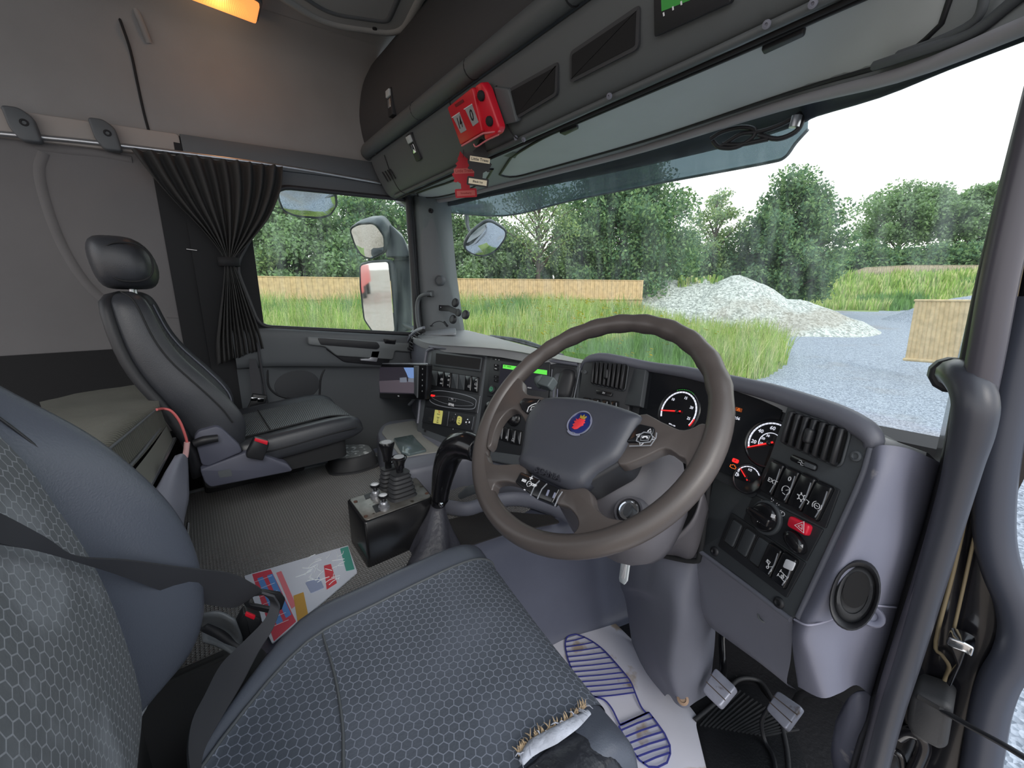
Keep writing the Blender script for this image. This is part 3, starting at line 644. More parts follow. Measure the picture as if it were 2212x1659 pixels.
# ------------------------------------------------------------------ windscreen
WB = [Y(880, 735, 1.2), Y(985, 724, 1.36), Y(1120, 742, 1.45), Y(1260, 775, 1.47), Y(1560, 845, 1.42), Y(1900, 960, 1.26), Y(2040, 1010, 1.12)]
def wtop(p, yt, zt): return V((p.x, yt, zt))
bm = B(); xs = [-1.06, -.95, -.6, -.2, .2, .6, .85, .98, 1.12]; yb = [1.16, 1.34, 1.45, 1.48, 1.48, 1.42, 1.31, 1.26, 1.22]
grid(bm, [[V((x, y, .84)), V((x, y-.04, 1.05)), V((x, y-.10, 1.35)), V((x, y-.17, 1.70))] for x, y in zip(xs, yb)], 4, 4)
O('window_2', bm, M_wsc, kind='structure', ang=0)
# ================================================================== OVERHEAD CONSOLE
con = T('overhead_console', 'dark overhead locker and shelf unit above the windscreen', 'overhead console', (0, .9, 1.6))
M_con = mat('console_grey', (84, 88, 90), .6, bump=(1500, .2, .0006))
M_con2 = mat('console_light', (176, 182, 184), .6, bump=(1500, .2, .0006), var=(5, .05))
M_dark = mat('console_dark', (56, 57, 60), .7)
# upper locker front
bm = B(); rows = []
for x in (-1.10, -1.06, -.9, -.4, .2, .7, 1.15):
    e = .05 if x < -1.08 else 0
    rows.append([V((x, .845+e, 2.18)), V((x, .80+e, 2.09)), V((x, .775+e, 1.98)), V((x, .775+e, 1.90)), V((x, .80+e, 1.82)), V((x, .90, 1.80))])
grid(bm, rows, 3, 3); O('upper_locker', bm, M_dark, con)
bm = B(); tube(bm, [V((-1.085, .82, 1.80)), V((-1.06, .80, 1.803)), V((-.9, .795, 1.805)), V((0, .795, 1.808)), V((1.15, .795, 1.812))], .031, 14, k=4); O('round_bar', bm, M_con, con)
bm = B()
for x in (-.50, -.12, .30): tube(bm, [V((x, .795, 1.807)), V((x+.003, .795, 1.807))], .0318, 16)
O('bar_seam', bm, M_blk2, con, kind='stuff') if False else O('bar_seams', bm, M_blk2, con)
# lower locker face
bm = B(); rows = []
for x in (-1.10, -1.06, -1.0, -.6, 0, .5, 1.15):
    e = .04 if x < -1.08 else 0
    rows.append([V((x, .84+e, 1.79)), V((x, .815+e, 1.775)), V((x, .83+e, 1.72)), V((x, .862+e, 1.66)), V((x, .885+e, 1.625)), V((x, .905+e, 1.612)), V((x, .94, 1.61))])
grid(bm, rows, 3, 3); O('lower_locker', bm, M_con, con)
fl_ = Fr((-1, .885, 1.625), (.5, .885, 1.625), (-1, .822, 1.765)); fo = fl_.off(.0135)
def LP(*p): return plp(fo, p)
# lip strip with screws
bm = B(); tube(bm, [V((-1.0, .905, 1.605)), V((0, .905, 1.605)), V((.75, .90, 1.603)), V((1.12, .86, 1.60))], .008, 8, k=4); O('lip_strip', bm, M_con, con)
bm = B(); tube(bm, [V((-1.0, .925, 1.598)), V((0, .925, 1.598)), V((.8, .92, 1.597)), V((1.12, .88, 1.597))], .005, 8, k=4); O('lip_gap', bm, M_blk2, con)
for u, v in ((1113, 298), (1130, 302), (1315, 208), (1655, 53), (1755, 8)):
    p = fo.hit(u, v); bm = B(); lathe(bm, fo.w(*p, -.004), fo.N, [(.007, 0), (.007, .004), (.003, .0045), (.002, .002)], 14); O('screw', bm, M_plas2, con)
# latches
def latch(fr, c, name, s=1.):
    bm = B(); plate(bm, fr, [(c[0]+x*s, c[1]+y*s) for x, y in ((-.022, -.05), (.022, -.05), (.022, .05), (-.022, .05))], -.014, .006, r=.006, bev=.002); o = O(name, bm, M_blk, con)
    bm = B(); plate(bm, fr, [(c[0]+x*s, c[1]+y*s) for x, y in ((-.018, .018), (.018, .018), (.018, .044), (-.018, .044))], .004, .013, r=.004, bev=.002); O('catch_plate', bm, M_con2, o)
    bm = B(); plate(bm, fr, [(c[0]+x*s, c[1]+y*s) for x, y in ((-.012, -.02), (.012, -.02), (.012, .012), (-.012, .012))], .004, .0085, r=.002, bev=.001); O('catch_slot', bm, M_chr, o)
fu = Fr((-1, .775, 1.93), (.5, .775, 1.93), (-1, .775, 1.99))
latch(fu.off(.002), fu.hit(845, 222), 'upper_latch'); latch(fo, fo.hit(895, 318), 'lower_latch')
# panel seams and end grille
bm = B(); tube(bm, [fo.wp(*p) for p in ((1072, 185), (1080, 235), (1104, 285), (1118, 300))], .002, 6, k=3); tube(bm, [fo.wp(*p) for p in ((968, 205), (975, 235))], .002, 6)
tube(bm, [fo.wp(*p) for p in ((830, 335), (848, 385), (868, 415), (900, 418))], .0018, 6, k=4); O('locker_seams', bm, M_blk2, con)
for i in range(4):
    bm = B(); a = fo.wp(826+i*5.5, 372-i*2.2); b = fo.wp(838+i*5.5, 392-i*2.2); tube(bm, [a, b], .003, 6); O('grille_slot', bm, M_blk2, con)
# shelf bins, each opening a near-black plate with its shade painted in
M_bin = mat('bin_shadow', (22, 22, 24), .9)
def bin_(px, r=.012):
    p = LP(*px); o = rnd(p, r, 4); i = inset(o, .008); bm = B(); A = [[bm.verts.new(fo.w(a, b, c)) for a, b in P] for P, c in ((o, -.012), (o, .003), (i, .003), (i, -.05))]
    for q in range(3):
        for j in range(len(o)): bm.faces.new((A[q][j], A[q][(j+1) % len(o)], A[q+1][(j+1) % len(o)], A[q+1][j]))
    return O('shelf_bin', bm, M_dark, con), i, p
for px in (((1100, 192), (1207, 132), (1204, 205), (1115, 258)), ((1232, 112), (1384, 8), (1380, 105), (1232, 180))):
    o, i, p = bin_(px); bm = B(); plate(bm, fo, i, -.001, .0048); O('bin_shade_plate', bm, M_bin, o)
p = LP((1072, 186), (1104, 190), (1122, 262), (1092, 268)); bm = B(); plate(bm, fo, p, -.014, .012, r=.008, bev=.003); O('bin_end', bm, M_con, con)
# two-way radio in the shelf with a green display
cb = T('cab_unit', 'dark electronic unit with a green display in the overhead shelf at the top edge', 'electronic unit', fo.wp(1490, 40))
bm = B(); plate(bm, fo, LP((1415, -10), (1580, -100), (1582, 5), (1416, 80)), -.01, .006, r=.005, bev=.002); O('unit_body', bm, M_blk, cb)
bm = B(); plate(bm, fo.off(.006), LP((1432, -14), (1494, -50), (1494, 0), (1433, 24)), 0, .0012); O('display', bm, mat('green_lcd', (30, 110, 40), .3, emit=((40, 130, 45), .25)), cb)
bm = B(); 
for u, v in ((1458, 17), (1438, 30), (1476, 6)): obox(bm, fo.wp(u, v, .0075), fo.X, fo.Y, fo.N, .003, .006, .001)
O('display_marks', bm, M_white, cb, smooth=False)
# underside
lipx = [(846, 424), (960, 384), (1130, 305), (1330, 213), (1600, 92), (1850, -22), (2050, -110), (2300, -215)]
hed = [(862, 436, 1.10), (955, 433, 1.17), (1062, 407, 1.24), (1230, 365, 1.30), (1400, 320, 1.30), (1694, 229, 1.18), (1950, 163, 1.02), (2240, 50, .88)]
A_ = [Y(u, v, .925 if u < 1700 else .91) for u, v in lipx]; B_ = [Y(u, v, y) for u, v, y in hed]
bm = B(); grid(bm, [[A_[i], A_[i].lerp(B_[i], .3)+V((0, 0, .008)), A_[i].lerp(B_[i], .7)+V((0, 0, .008)), B_[i]+V((0, 0, .003)), B_[i]+V((0, .03, .03))] for i in range(8)], 4, 4); O('underside', bm, mat('underside_grey', (132, 137, 140), .6, bump=(1500, .2, .0006)), con, ang=0)
fud = Fr(Y(900, 410, .93), Y(1500, 140, .93), Y(1230, 350, 1.25)).off(.012)
def UP(*p): return plp(fud, p)
AS, BS = spline(A_, 10), spline(B_, 10)
def usurf(i, f, lift):
    a, b = AS[i], BS[i]; return a.lerp(b, f)+V((0, 0, .009*min(1, f/.3, (1-f)/.3)-lift))
def upanel(i0, i1, f0, f1, name, rim):
    ii = list(range(i0, i1+1)); bm = B(); edge_t = []; edge_b = []; rows = []
    for k_, i in enumerate(ii):
        e = min(k_, len(ii)-1-k_); sh_ = .5*(1-min(1, e/4))**2*(f1-f0)*.5
        fs = [f0+sh_+(f1-f0-2*sh_)*q/6 for q in range(7)]; rows.append([usurf(i, f, .006 if 0 < q < 6 and 0 < e else .001) for q, f in enumerate(fs)])
        edge_t.append(usurf(i, fs[0], .003)); edge_b.append(usurf(i, fs[-1], .003))
    grid(bm, rows, 1, 1); O(name, bm, M_con2, con, ang=50)
    bm = B(); tube(bm, edge_t+edge_b[::-1], .0045, 6, closed=True); O(rim, bm, M_blk, con)
upanel(20, 62, .10, .84, 'blind_panel', 'blind_rim'); upanel(5, 18, .28, .80, 'side_blind_panel', 'side_blind_rim')
def proj(P):
    q = P-CAM; z = q.dot(cd); return 1106+FPX*q.dot(cr)/z, 829.5-FPX*q.dot(cu)/z
def ufr(u, v, lift):
    best = min(((proj(usurf(i, f/20, 0)), i, f/20) for i in range(1, len(AS)-1) for f in range(1, 20)), key=lambda t: (t[0][0]-u)**2+(t[0][1]-v)**2); _, i, f = best
    return Fr(usurf(i, f, lift), usurf(i+1, f, lift), usurf(i, f+.05, lift))
fq_ = ufr(1125, 335, .003); bm = B(); plate(bm, fq_, plp(fq_, ((1086, 336), (1107, 326), (1165, 336), (1146, 347))), -.004, .002, r=.004, bev=.001); O('speaker_mesh', bm, M_con, con)
fq_ = ufr(1690, 85, .006); bm = B(); plate(bm, fq_, plp(fq_, ((1645, 100), (1738, 58), (1742, 68), (1652, 110))), -.002, .008, r=.006, bev=.003); O('pull_tab', bm, M_blk, con)
fq_ = ufr(1228, 278, .006); bm = B(); plate(bm, fq_, plp(fq_, ((1208, 283), (1246, 268), (1250, 273), (1220, 288))), -.002, .007, r=.004, bev=.002); O('pull_tab', bm, M_blk, con)
bm = B(); tube(bm, [p+V((0, -.012, -.002)) for p in B_], .012, 8, k=4); O('header_edge', bm, mat('header_edge', (150, 150, 156), .5), con)
bm = B(); tube(bm, [Y(2240, -40, .88), Y(2180, 10, .90), Y(2100, 70, .93), Y(1980, 112, .97), Y(1890, 142, 1.02)], .008, 8, k=4); tube(bm, [Y(2130, -20, .90), Y(2110, 40, .92), Y(2040, 82, .95), Y(1940, 118, 1.0)], .006, 8, k=4); O('corner_piping', bm, M_plas, con)
# header structure behind the trim edge
bm = B(); h2 = [(862, 446, 1.16), (955, 448, 1.22), (1062, 424, 1.28), (1230, 392, 1.36), (1400, 357, 1.36), (1600, 310, 1.33), (1725, 270, 1.26), (1765, 252, 1.24), (1900, 212, 1.12), (2050, 152, 1.03), (2240, 80, .95)]
C_ = [Y(*p) for p in h2]; h1 = [(862, 430, 1.14), (955, 426, 1.2), (1062, 400, 1.26), (1230, 358, 1.33), (1400, 312, 1.33), (1600, 250, 1.28), (1725, 210, 1.21), (1765, 200, 1.19), (1900, 165, 1.08), (2050, 110, 1.0), (2240, 35, .92)]
D_ = [Y(*p) for p in h1]; grid(bm, [[D_[i], D_[i].lerp(C_[i], .5)+V((0, .012, 0)), C_[i], C_[i]+V((0, .05, .03))] for i in range(11)], 3, 3)
O('windscreen_header', bm, mat('header_blue_black', (52, 60, 72), .5), kind='structure', ang=0).name = 'trim_8'
# wiper motor cover and cable under header
t = T('cable_coil', 'dark coiled cables and bracket tucked under the windscreen header', 'cable', Y(1600, 290, 1.24))
for k_, pts in enumerate((((1535, 300), (1560, 285), (1600, 275), (1630, 280), (1625, 298), (1590, 318), (1555, 318), (1540, 305)), ((1555, 318), (1600, 290), (1640, 285), (1690, 268), (1730, 245)), ((1640, 292), (1680, 300), (1718, 285), (1732, 262), (1725, 245)), ((1560, 312), (1600, 312), (1660, 300)))):
    bm = B(); tube(bm, [Y(u, v, 1.24) for u, v in pts], .006, 6, k=4); O('cable', bm, M_blk, t)
bm = B(); tube(bm, [Y(1715, 275, 1.23), Y(1722, 250, 1.23)], .012, 8); O('bracket', bm, M_metal, t)
# outside sun visor, tinted
m = bpy.data.materials.new('tinted_visor'); m.use_nodes = True; nt = m.node_tree; b = nt.nodes['Principled BSDF']; b.inputs['Base Color'].default_value = (*lin((92, 108, 118)), 1); b.inputs['Roughness'].default_value = .25
tr = nd(nt, 'ShaderNodeBsdfTransparent'); tr.inputs[0].default_value = (.55, .66, .70, 1); mx = nd(nt, 'ShaderNodeMixShader'); mx.inputs[0].default_value = .55; nt.links.new(tr.outputs[0], mx.inputs[1]); nt.links.new(b.outputs[0], mx.inputs[2]); nt.links.new(mx.outputs[0], nt.nodes['Material Output'].inputs[0]); M_vis = m
bm = B(); lo_ = [(900, 452, 1.40), (960, 458, 1.50), (1090, 466, 1.62), (1230, 434, 1.68), (1400, 400, 1.68), (1560, 370, 1.62), (1660, 351, 1.56), (1695, 340, 1.53), (1718, 310, 1.50), (1745, 280, 1.48)]
E_ = [Y(*p) for p in lo_]
grid(bm, [[p, p+V((0, -.03, .10)), p+V((0, -.10, .22))] for p in E_], 4, 3); vo_ = T('sun_visor', 'smoked translucent sun visor outside across the top of the windscreen', 'sun visor', E_[5]); O('visor_panel', bm, M_vis, vo_, solid=.006, ang=0)
bm = B(); tube(bm, E_, .005, 6, k=4); O('visor_edge', bm, M_plas, vo_)

# ================================================================== NEAR DOOR FRAME (right)
cols = {-60: (2285, 2300, 2315, 2330, 2345, 2360, 2390, 2440), 200: (2216, 2232, 2244, 2258, 2272, 2290, 2320, 2420), 400: (2167, 2180, 2192, 2206, 2222, 2240, 2280, 2400), 600: (2113, 2130, 2142, 2160, 2180, 2195, 2230, 2370), 790: (2064, 2090, 2105, 2125, 2146, 2160, 2200, 2340),
        1000: (2016, 2050, 2062, 2080, 2098, 2106, 2150, 2230), 1150: (1975, 2010, 2024, 2040, 2060, 2074, 2120, 2165), 1280: (1934, 1965, 1985, 2000, 2018, 2044, 2110, 2195), 1400: (1898, 1930, 1946, 1960, 1978, 2024, 2110, 2200), 1500: (1870, 1900, 1915, 1928, 1945, 2010, 2090, 2160), 1660: (1825, 1850, 1868, 1884, 1900, 1960, 2040, 2120), 1800: (1790, 1810, 1825, 1840, 1855, 1920, 2000, 2090)}
deps = (.99, .85, .815, .80, .83, .87, .865, .87)
frm = T('trim_9', None, None, Y(1900, 1600, .85), kind='structure')
bm = B(); rows = [[Y(u, v, y) for u, y in zip(us, deps)] for v, us in sorted(cols.items())]; grid(bm, rows, 4, 3); O('door_frame', bm, M_beam, frm, ang=50)
bm = B(); tube(bm, [r[3]+V((0, -.006, 0)) for r in rows], .017, 10, k=4); O('door_seal', bm, mat('seal_sheen', (74, 72, 80), .32), frm)
bm = B(); tube(bm, [r[1]+V((0, -.004, 0)) for r in rows], .009, 8, k=4); O('inner_seal', bm, M_seal, frm)
M_seam = mat('seam_sealer', (120, 108, 84), .6)
bm = B(); tube(bm, [Y(u, v, .858) for u, v in ((2212, 540), (2180, 700), (2140, 880), (2100, 1050), (2060, 1230), (2021, 1385), (2035, 1415), (2050, 1440), (2040, 1470))], .0028, 6, k=4); O('seam_line', bm, M_seam, frm)
bm = B(); tube(bm, [Y(u, v, .858) for u, v in ((2240, 560), (2198, 760), (2160, 920), (2118, 1100), (2085, 1250), (2058, 1370))], .0022, 6, k=4); O('seam_line', bm, M_seam, frm)
wav = [(2235, 640), (2200, 780), (2172, 900), (2152, 1020), (2146, 1110), (2150, 1180), (2168, 1245), (2193, 1305), (2203, 1365), (2190, 1420), (2160, 1470), (2140, 1530), (2128, 1600), (2112, 1700), (2100, 1800)]
bm = B(); tube(bm, [Y(u, v, .86) for u, v in wav], .021, 10, k=4); O('edge_seal', bm, mat('edge_seal', (62, 66, 78), .4), frm)
bm = B(); tube(bm, [Y(u-22, v, .865) for u, v in wav], .010, 8, k=4); O('edge_bead', bm, M_seal, frm)
# long grab handle
gh = T('grab_handle', 'long curved grab handle on the near windscreen pillar beside the door seal', 'grab handle', Y(2060, 960, .82))
bm = B(); tube(bm, [Y(2058, 812, .90), Y(2062, 806, .85), Y(2078, 812, .81), Y(2098, 838, .79), Y(2106, 880, .78), Y(2098, 935, .78), Y(2084, 990, .782), Y(2066, 1060, .785), Y(2038, 1160, .79), Y(2000, 1290, .79), Y(1960, 1420, .79), Y(1925, 1530, .79), Y(1890, 1660, .79)], [.017, .020, .021, .022, .022, .021, .019, .0175, .0165, .016, .016, .016, .016], 12, k=5); O('handle_bar', bm, mat('handle_black', (58, 60, 68), .35, bump=(1500, .2, .0005)), gh)
bm = B(); tube(bm, [Y(2052, 806, .93), Y(2060, 812, .86)], .026, 12); O('handle_cap', bm, M_blk, gh, bevel=.004)
# door check strap block
fk = Fr(Y(2010, 1480, .84), Y(2080, 1500, .84), Y(2000, 1560, .84))
dc = T('door_check', 'dark rubber door check block with a slot and strap on the near door frame', 'door check', Y(2010, 1600, .84))
bm = B(); plate(bm, fk, plp(fk, ((1985, 1468), (2050, 1490), (2064, 1505), (2052, 1585), (2038, 1592), (1975, 1560), (1964, 1535), (1972, 1475))), -.02, .035, r=.012, bev=.008); O('check_block', bm, M_rub, dc)
bm = B(); plate(bm, fk.off(.035), plp(fk.off(.035), ((1982, 1500), (2030, 1526), (2028, 1534), (1980, 1507))), -.002, .0008); O('slot', bm, M_blk2, dc)
bm = B(); tube(bm, [Y(2045, 1540, .81), Y(2100, 1572, .78), Y(2170, 1610, .74), Y(2260, 1665, .68)], .010, 8, k=3, flat=.35, upv=(0, .3, 1)); O('strap', bm, M_blk, dc)
hb = T('hinge_bracket', 'small blue sheened metal bracket above the door check block', 'bracket', Y(2070, 1400, .85))
bm = B(); plate(bm, fk, plp(fk, ((2052, 1362), (2085, 1372), (2108, 1385), (2102, 1405), (2088, 1395), (2060, 1385), (2046, 1376))), -.01, .02, r=.004, bev=.002); O('plate', bm, M_chr, hb)
bm = B(); plate(bm, fk, plp(fk, ((2048, 1382), (2090, 1396), (2078, 1430), (2055, 1480), (2045, 1470), (2068, 1430))), -.01, .008, r=.004, bev=.002); O('leg', bm, M_beam, hb)
for u, v in ((2030, 1630), (2045, 1560), (1990, 1640)):
    pass
bm = B(); tube(bm, [Y(u, v, .845) for u, v in ((1940, 1590), (1960, 1580), (1985, 1588), (1995, 1610), (1985, 1640), (1970, 1670))], .010, 8, k=4); tube(bm, [Y(u, v, .845) for u, v in ((1918, 1600), (1930, 1620), (1945, 1632), (1950, 1660))], .006, 8, k=4); O('pressed_rib', bm, M_beam, frm)
# ================================================================== DASHBOARD
M_pan = mat('panel_black', (36, 38, 42), .5, bump=(1500, .2, .0005))
M_pan2 = mat('panel_charcoal', (60, 64, 68), .55, bump=(1500, .2, .0005))
M_hood = mat('hood_grey', (98, 100, 110), .5, bump=(1500, .25, .0006), var=(8, .04))
M_top = mat('dash_top_grey', (150, 152, 154), .4, bump=(1500, .25, .0006), var=(6, .06))
M_key = mat('key_black', (24, 25, 28), .22)
M_chrs = mat('silver_line', (168, 172, 180), .35, .4)
dash = T('dashboard', 'wrap around grey and black dashboard below the windscreen', 'dashboard', (0, 1.1, .4))
# top surface from windscreen to hood edges
far = [(893, 712, 1.10), (985, 706, 1.30), (1110, 736, 1.42), (1235, 768, 1.45), (1400, 800, 1.44), (1600, 850, 1.38), (1800, 905, 1.22), (1960, 960, 1.0), (2030, 990, .94)]
nea = [(880, 722, .98), (925, 742, .875), (1080, 755, .90), (1245, 785, .97), (1400, 798, .962), (1570, 828, .905), (1720, 866, .855), (1880, 940, .785), (2000, 985, .82)]
bm = B(); rows = []
for a, b in zip(far, nea):
    A1, B1 = Y(*a), Y(*b); A1.z = min(A1.z, .955)-.01; rows.append([A1+V((0, .12, -.06)), A1, A1.lerp(B1, .5)+V((0, 0, .004)), B1+V((0, .012, .002)), B1, B1+V((0, .004, -.03))])
grid(bm, rows, 4, 4); O('dash_top', bm, M_top, dash, ang=0)
# --- centre console face
FC = Fr(Y(925, 755, .86), Y(1250, 792, .97), Y(905, 935, .735))
def slab(fr, px, c0, c1, m, name, parent, r=0., bev=0., **kw):
    bm = B(); plate(bm, fr, plp(fr, px), c0, c1, r=r, bev=bev); return O(name, bm, m, parent, **kw)
slab(FC, ((925, 752), (1252, 788), (1252, 1010), (1130, 1010), (1020, 988), (906, 946), (899, 928)), -.12, 0, M_plas, 'centre_console', dash, r=.012, bev=.006)
slab(FC, ((934, 758), (1048, 771), (1020, 965), (912, 925)), 0, .003, M_pan, 'console_insert', dash, r=.006, bev=.001)
slab(FC, ((1054, 765), (1246, 790), (1240, 1000), (1030, 970)), 0, .003, M_pan, 'console_insert', dash, r=.006, bev=.001)
bm = B(); tube(bm, [FC.wp(*p, .004) for p in ((938, 753), (927, 757), (921, 770), (911, 850), (904, 915))], .006, 8, k=4); tube(bm, [FC.wp(*p, .004) for p in ((930, 750), (1080, 764), (1250, 788))], .007, 8, k=3); O('console_rim', bm, M_hood, dash)
# storage bin
bin_t = slab(FC.off(.003), ((937, 759), (1043, 772), (1038, 803), (936, 790)), 0, .004, M_pan2, 'storage_bin', dash, r=.003, bev=.0015)
slab(FC.off(.007), ((942, 763), (1039, 775), (1035, 798), (941, 786)), -.001, .0006, M_bin, 'bin_shade_plate', bin_t, r=.002)  # flat near-black plate paints the shade inside the bin
def rocker(fr, px, parent, m=None, name='rocker_switch', h=.008, bar=None, group=None, cr_=.004):
    """px: four corners tl,tr,br,bl"""
    m = m or M_key; p = plp(fr, px); bm = B(); plate(bm, fr, p, -.004, h, r=cr_, bev=.003); o = O(name, bm, m, parent)
    bm = B(); tube(bm, [fr.w(a, b, .0006) for a, b in rnd(inset(p, -.0016), cr_, 4)], .0009, 5, closed=True); O('switch_rim', bm, M_blk2, o)
    if bar:
        q = [V(x) for x in p]; f1 = fr.off(h); a = q[1].lerp(q[0], .10).lerp(q[2].lerp(q[3], .10), .12); b = q[2].lerp(q[3], .10).lerp(q[1].lerp(q[0], .10), .10); mid = (a+b)/2+((q[1]-q[0]).normalized())*.0015
        bm = B(); stroke(bm, f1, [a.lerp(b, 0), a.lerp(mid, .5)*.5+a.lerp(mid, .5)*.5, mid, b.lerp(mid, .5), b], .0011, -.0005, .0006); O('light_bar', bm, M_chrs, o)
    return o, p
def icon(fr, px, parent, kind, m=None, s=.006, c=.0005):
    """small printed symbols as thin raised lines"""
    m = m or M_white; x, y = fr.hit(*px); bm = B(); L = lambda pts, cl=False, w=.0008: stroke(bm, fr, [(x+a*s, y+b*s) for a, b in pts], w, c-.0004, c+.0003, cl)
    if kind == 'cruise': L(arc(0, 0, 1, -50, 230, 14)); L([(0, 0), (.55, .55)]); L([(-.4, -1), (.4, -1)])
    elif kind == 'gear': L(arc(0, 0, .55, 0, 360, 14)[:-1], True); [L([(math.cos(a)*.6, math.sin(a)*.6), (math.cos(a)*1.05, math.sin(a)*1.05)], False, .0016) for a in [i*PI/3 for i in range(6)]]; L([(1.2, .3), (1.9, .3), (1.9, -.4)])
    elif kind == 'ring': L(arc(0, 0, .6, 0, 360, 14)[:-1], True); L(arc(0, 0, 1, -50, 50, 8)); L(arc(0, 0, 1, 130, 230, 8)); L([(-.3, 0), (.3, 0)])
    elif kind == 'sun': L(arc(0, 0, .5, 0, 360, 12)[:-1], True); [L([(math.cos(a)*.75, math.sin(a)*.75), (math.cos(a)*1.1, math.sin(a)*1.1)]) for a in [i*PI/4 for i in range(8)]]
    elif kind == 'lamp': L(arc(.2, 0, .6, -90, 90, 8)+[(-.2, .6), (-.2, -.6)], True); [L([(-.4, q), (-1, q-.15)]) for q in (.45, 0, -.45)]
    elif kind == 'lamp2': L(arc(.6, 0, .4, -90, 90, 6)+[(.4, -.4)], True); L(arc(-.6, 0, .4, 90, 270, 6)+[(-.4, -.4)], True); [L([(q, .7), (q*1.3, 1)]) for q in (-1, -.5, .5, 1)]
    elif kind == 'tri': L([(0, 1), (-1, -.75), (1, -.75)], True, .0012); L([(0, .35), (-.45, -.42), (.45, -.42)], True, .001)
    elif kind == 'dump': L([(-1, .9), (-.1, .9), (-.1, .2), (-1, .2)], True); L([(-1, .9), (.2, -.4), (.9, .5)]); L(arc(0, -.7, .3, 0, 360, 8)[:-1], True); L(arc(.7, -.7, .5, -60, 60, 6))
    elif kind == 'diff': L([(-1, 1), (-1, .2)]); L([(1, 1), (1, .2)]); L([(-1, .6), (1, .6)]); L([(0, .6), (0, -.6)]); L([(-1, -.2), (-1, -1)]); L([(1, -.2), (1, -1)]); L([(-1, -.6), (1, -.6)]); L(arc(0, -.1, .35, 0, 360, 8)[:-1], True)
    elif kind == 'truck': L([(-.9, -.6), (-.9, .5), (.4, .7), (.8, 0), (.8, -.6)], True); L([(-.5, -.3), (.3, -.3)])
    elif kind == 'drop': L([(-.7, -.6), (.7, -.6), (.5, .5), (-.4, .6)], True); L([(-.9, -1), (.9, -1)])
    elif kind == 'usb': L([(-1, 0), (1, 0)]); L([(-.3, 0), (.1, .5)]); L([(0, 0), (.4, -.5)])
    elif kind == 'phone': L([(-.8, -.1), (-.3, .45), (.4, .5), (.9, .1)], False, .0022)
    elif kind == 'fan': L([(-.9, .25), (-.3, .55), (.3, .1), (.9, .4)]); L([(-.9, -.35), (-.3, -.05), (.3, -.5), (.9, -.2)])
    elif kind == 'warm': L([(-.8, -.6), (0, 1), (.8, -.6)], True)
    elif kind == 'engine': L([(-1, -.4), (-1, .3), (-.5, .3), (-.3, .6), (.4, .6), (.6, .2), (1, .2), (1, -.5), (-.2, -.6)], True)
    elif kind == 'pump': L([(-.6, -.8), (-.6, .8), (.2, .8), (.2, -.8)], True); L([(-.3, .4), (0, .4)]); L([(.2, .4), (.7, .1), (.7, -.5)])
    elif kind == 'flake': [L([(math.cos(a), math.sin(a)), (-math.cos(a), -math.sin(a))]) for a in (0, PI/3, 2*PI/3)]
    elif kind == 'arrow': L([(-.7, -.5), (0, .7), (.7, -.5)], True)
    elif kind == 'dot': L([(-.5, 0), (.5, 0)], False, .0035)
    return O('symbol', bm, m, parent, smooth=False)
f3 = FC.off(.003); f11 = FC.off(.011)
xs = [(933, 947), (948, 961), (962.5, 976), (977.5, 991), (992.5, 1006), (1007.5, 1021), (1022, 1035)]
for i, (a, b) in enumerate(xs):
    yo = 2.2*i*1.05; bl = i in (0, 3, 4)
    o, p = rocker(f3, ((a, 800+yo), (b, 801.5+yo), (b-2.5, 834+yo), (a-2.5, 832+yo)), dash, M_pan2 if bl else M_key, 'blank_cover' if bl else 'rocker_switch', .004 if bl else .007, bar=i > 4)
    f = f3.off(.0072); cx = (a+b)/2
    if i == 1: icon(f, (cx, 817+yo), o, 'ring', s=.007); txt('AUX', f, *f.hit(cx-1.5, 826+yo), .008, M_white, o)
    if i == 2: txt('SRS', f, *f.hit(cx+1, 808+yo), .007, M_white, o); icon(f, (cx, 816+yo), o, 'lamp', s=.006); icon(f, (cx-1.5, 827+yo), o, 'usb', s=.006)
    if i == 5: icon(f, (cx-1, 823+yo), o, 'truck', s=.007)
    if i == 6: txt('0', f, *f.hit(cx, 807+yo), .010, M_white, o); icon(f, (cx-.5, 816+yo), o, 'truck', s=.007); txt('TOP', f, *f.hit(cx-1.5, 825+yo), .007, M_white, o)
# tipper control panel with silver ellipses
pto = T('tipper_control_panel', 'black tipper control panel with silver oval outline in the centre console', 'control panel', FC.wp(980, 890))
f4 = FC.off(.0032); slab(f4, ((928, 841), (1037, 854), (1030, 893), (920, 877)), 0, .005, M_pan, 'panel_body', pto, r=.004, bev=.0015)
f5 = FC.off(.0083)
for pts, w in ((((929, 849), (937, 844.5), (962, 845), (1000, 852), (1026, 862), (1028, 872), (1024, 882), (1008, 883.5), (975, 881), (945, 875), (930, 867), (928, 858)), .0028), (((934, 857), (955, 856), (985, 861), (1012, 868), (1022, 873), (1018, 876), (990, 876), (960, 871), (938, 862)), .0011)):
    bm = B(); stroke(bm, f5, [(p.x, p.y) for p in spline([V((*f5.hit(*q), 0)) for q in pts], 4, True)], w, -.001, .0008, True); O('oval_line', bm, M_chrs, pto)
txt('HYVA', f5, *f5.hit(975, 874.5), .014, M_white, pto, bold=.0008, c=.0012); txt('PTO', f5, *f5.hit(977, 862.5), .008, M_white, pto, c=.0008)
bm = B(); stroke(bm, f5, [f5.hit(*q) for q in ((970, 859), (985, 861), (984, 867), (969, 865))], .0008, -.001, .0007, True); O('button_outline', bm, M_chrs, pto)
o = slab(f5, ((932, 852), (940, 853.5), (938, 857), (930, 856)), 0, .0015, M_redglow, 'warning_light', pto, label='lit red warning light')
bm = B(); stroke(bm, f5, [f5.hit(*q) for q in ((1037, 855), (1031, 892))], .0012, -.002, .0008); O('edge_line', bm, M_chrs, pto)
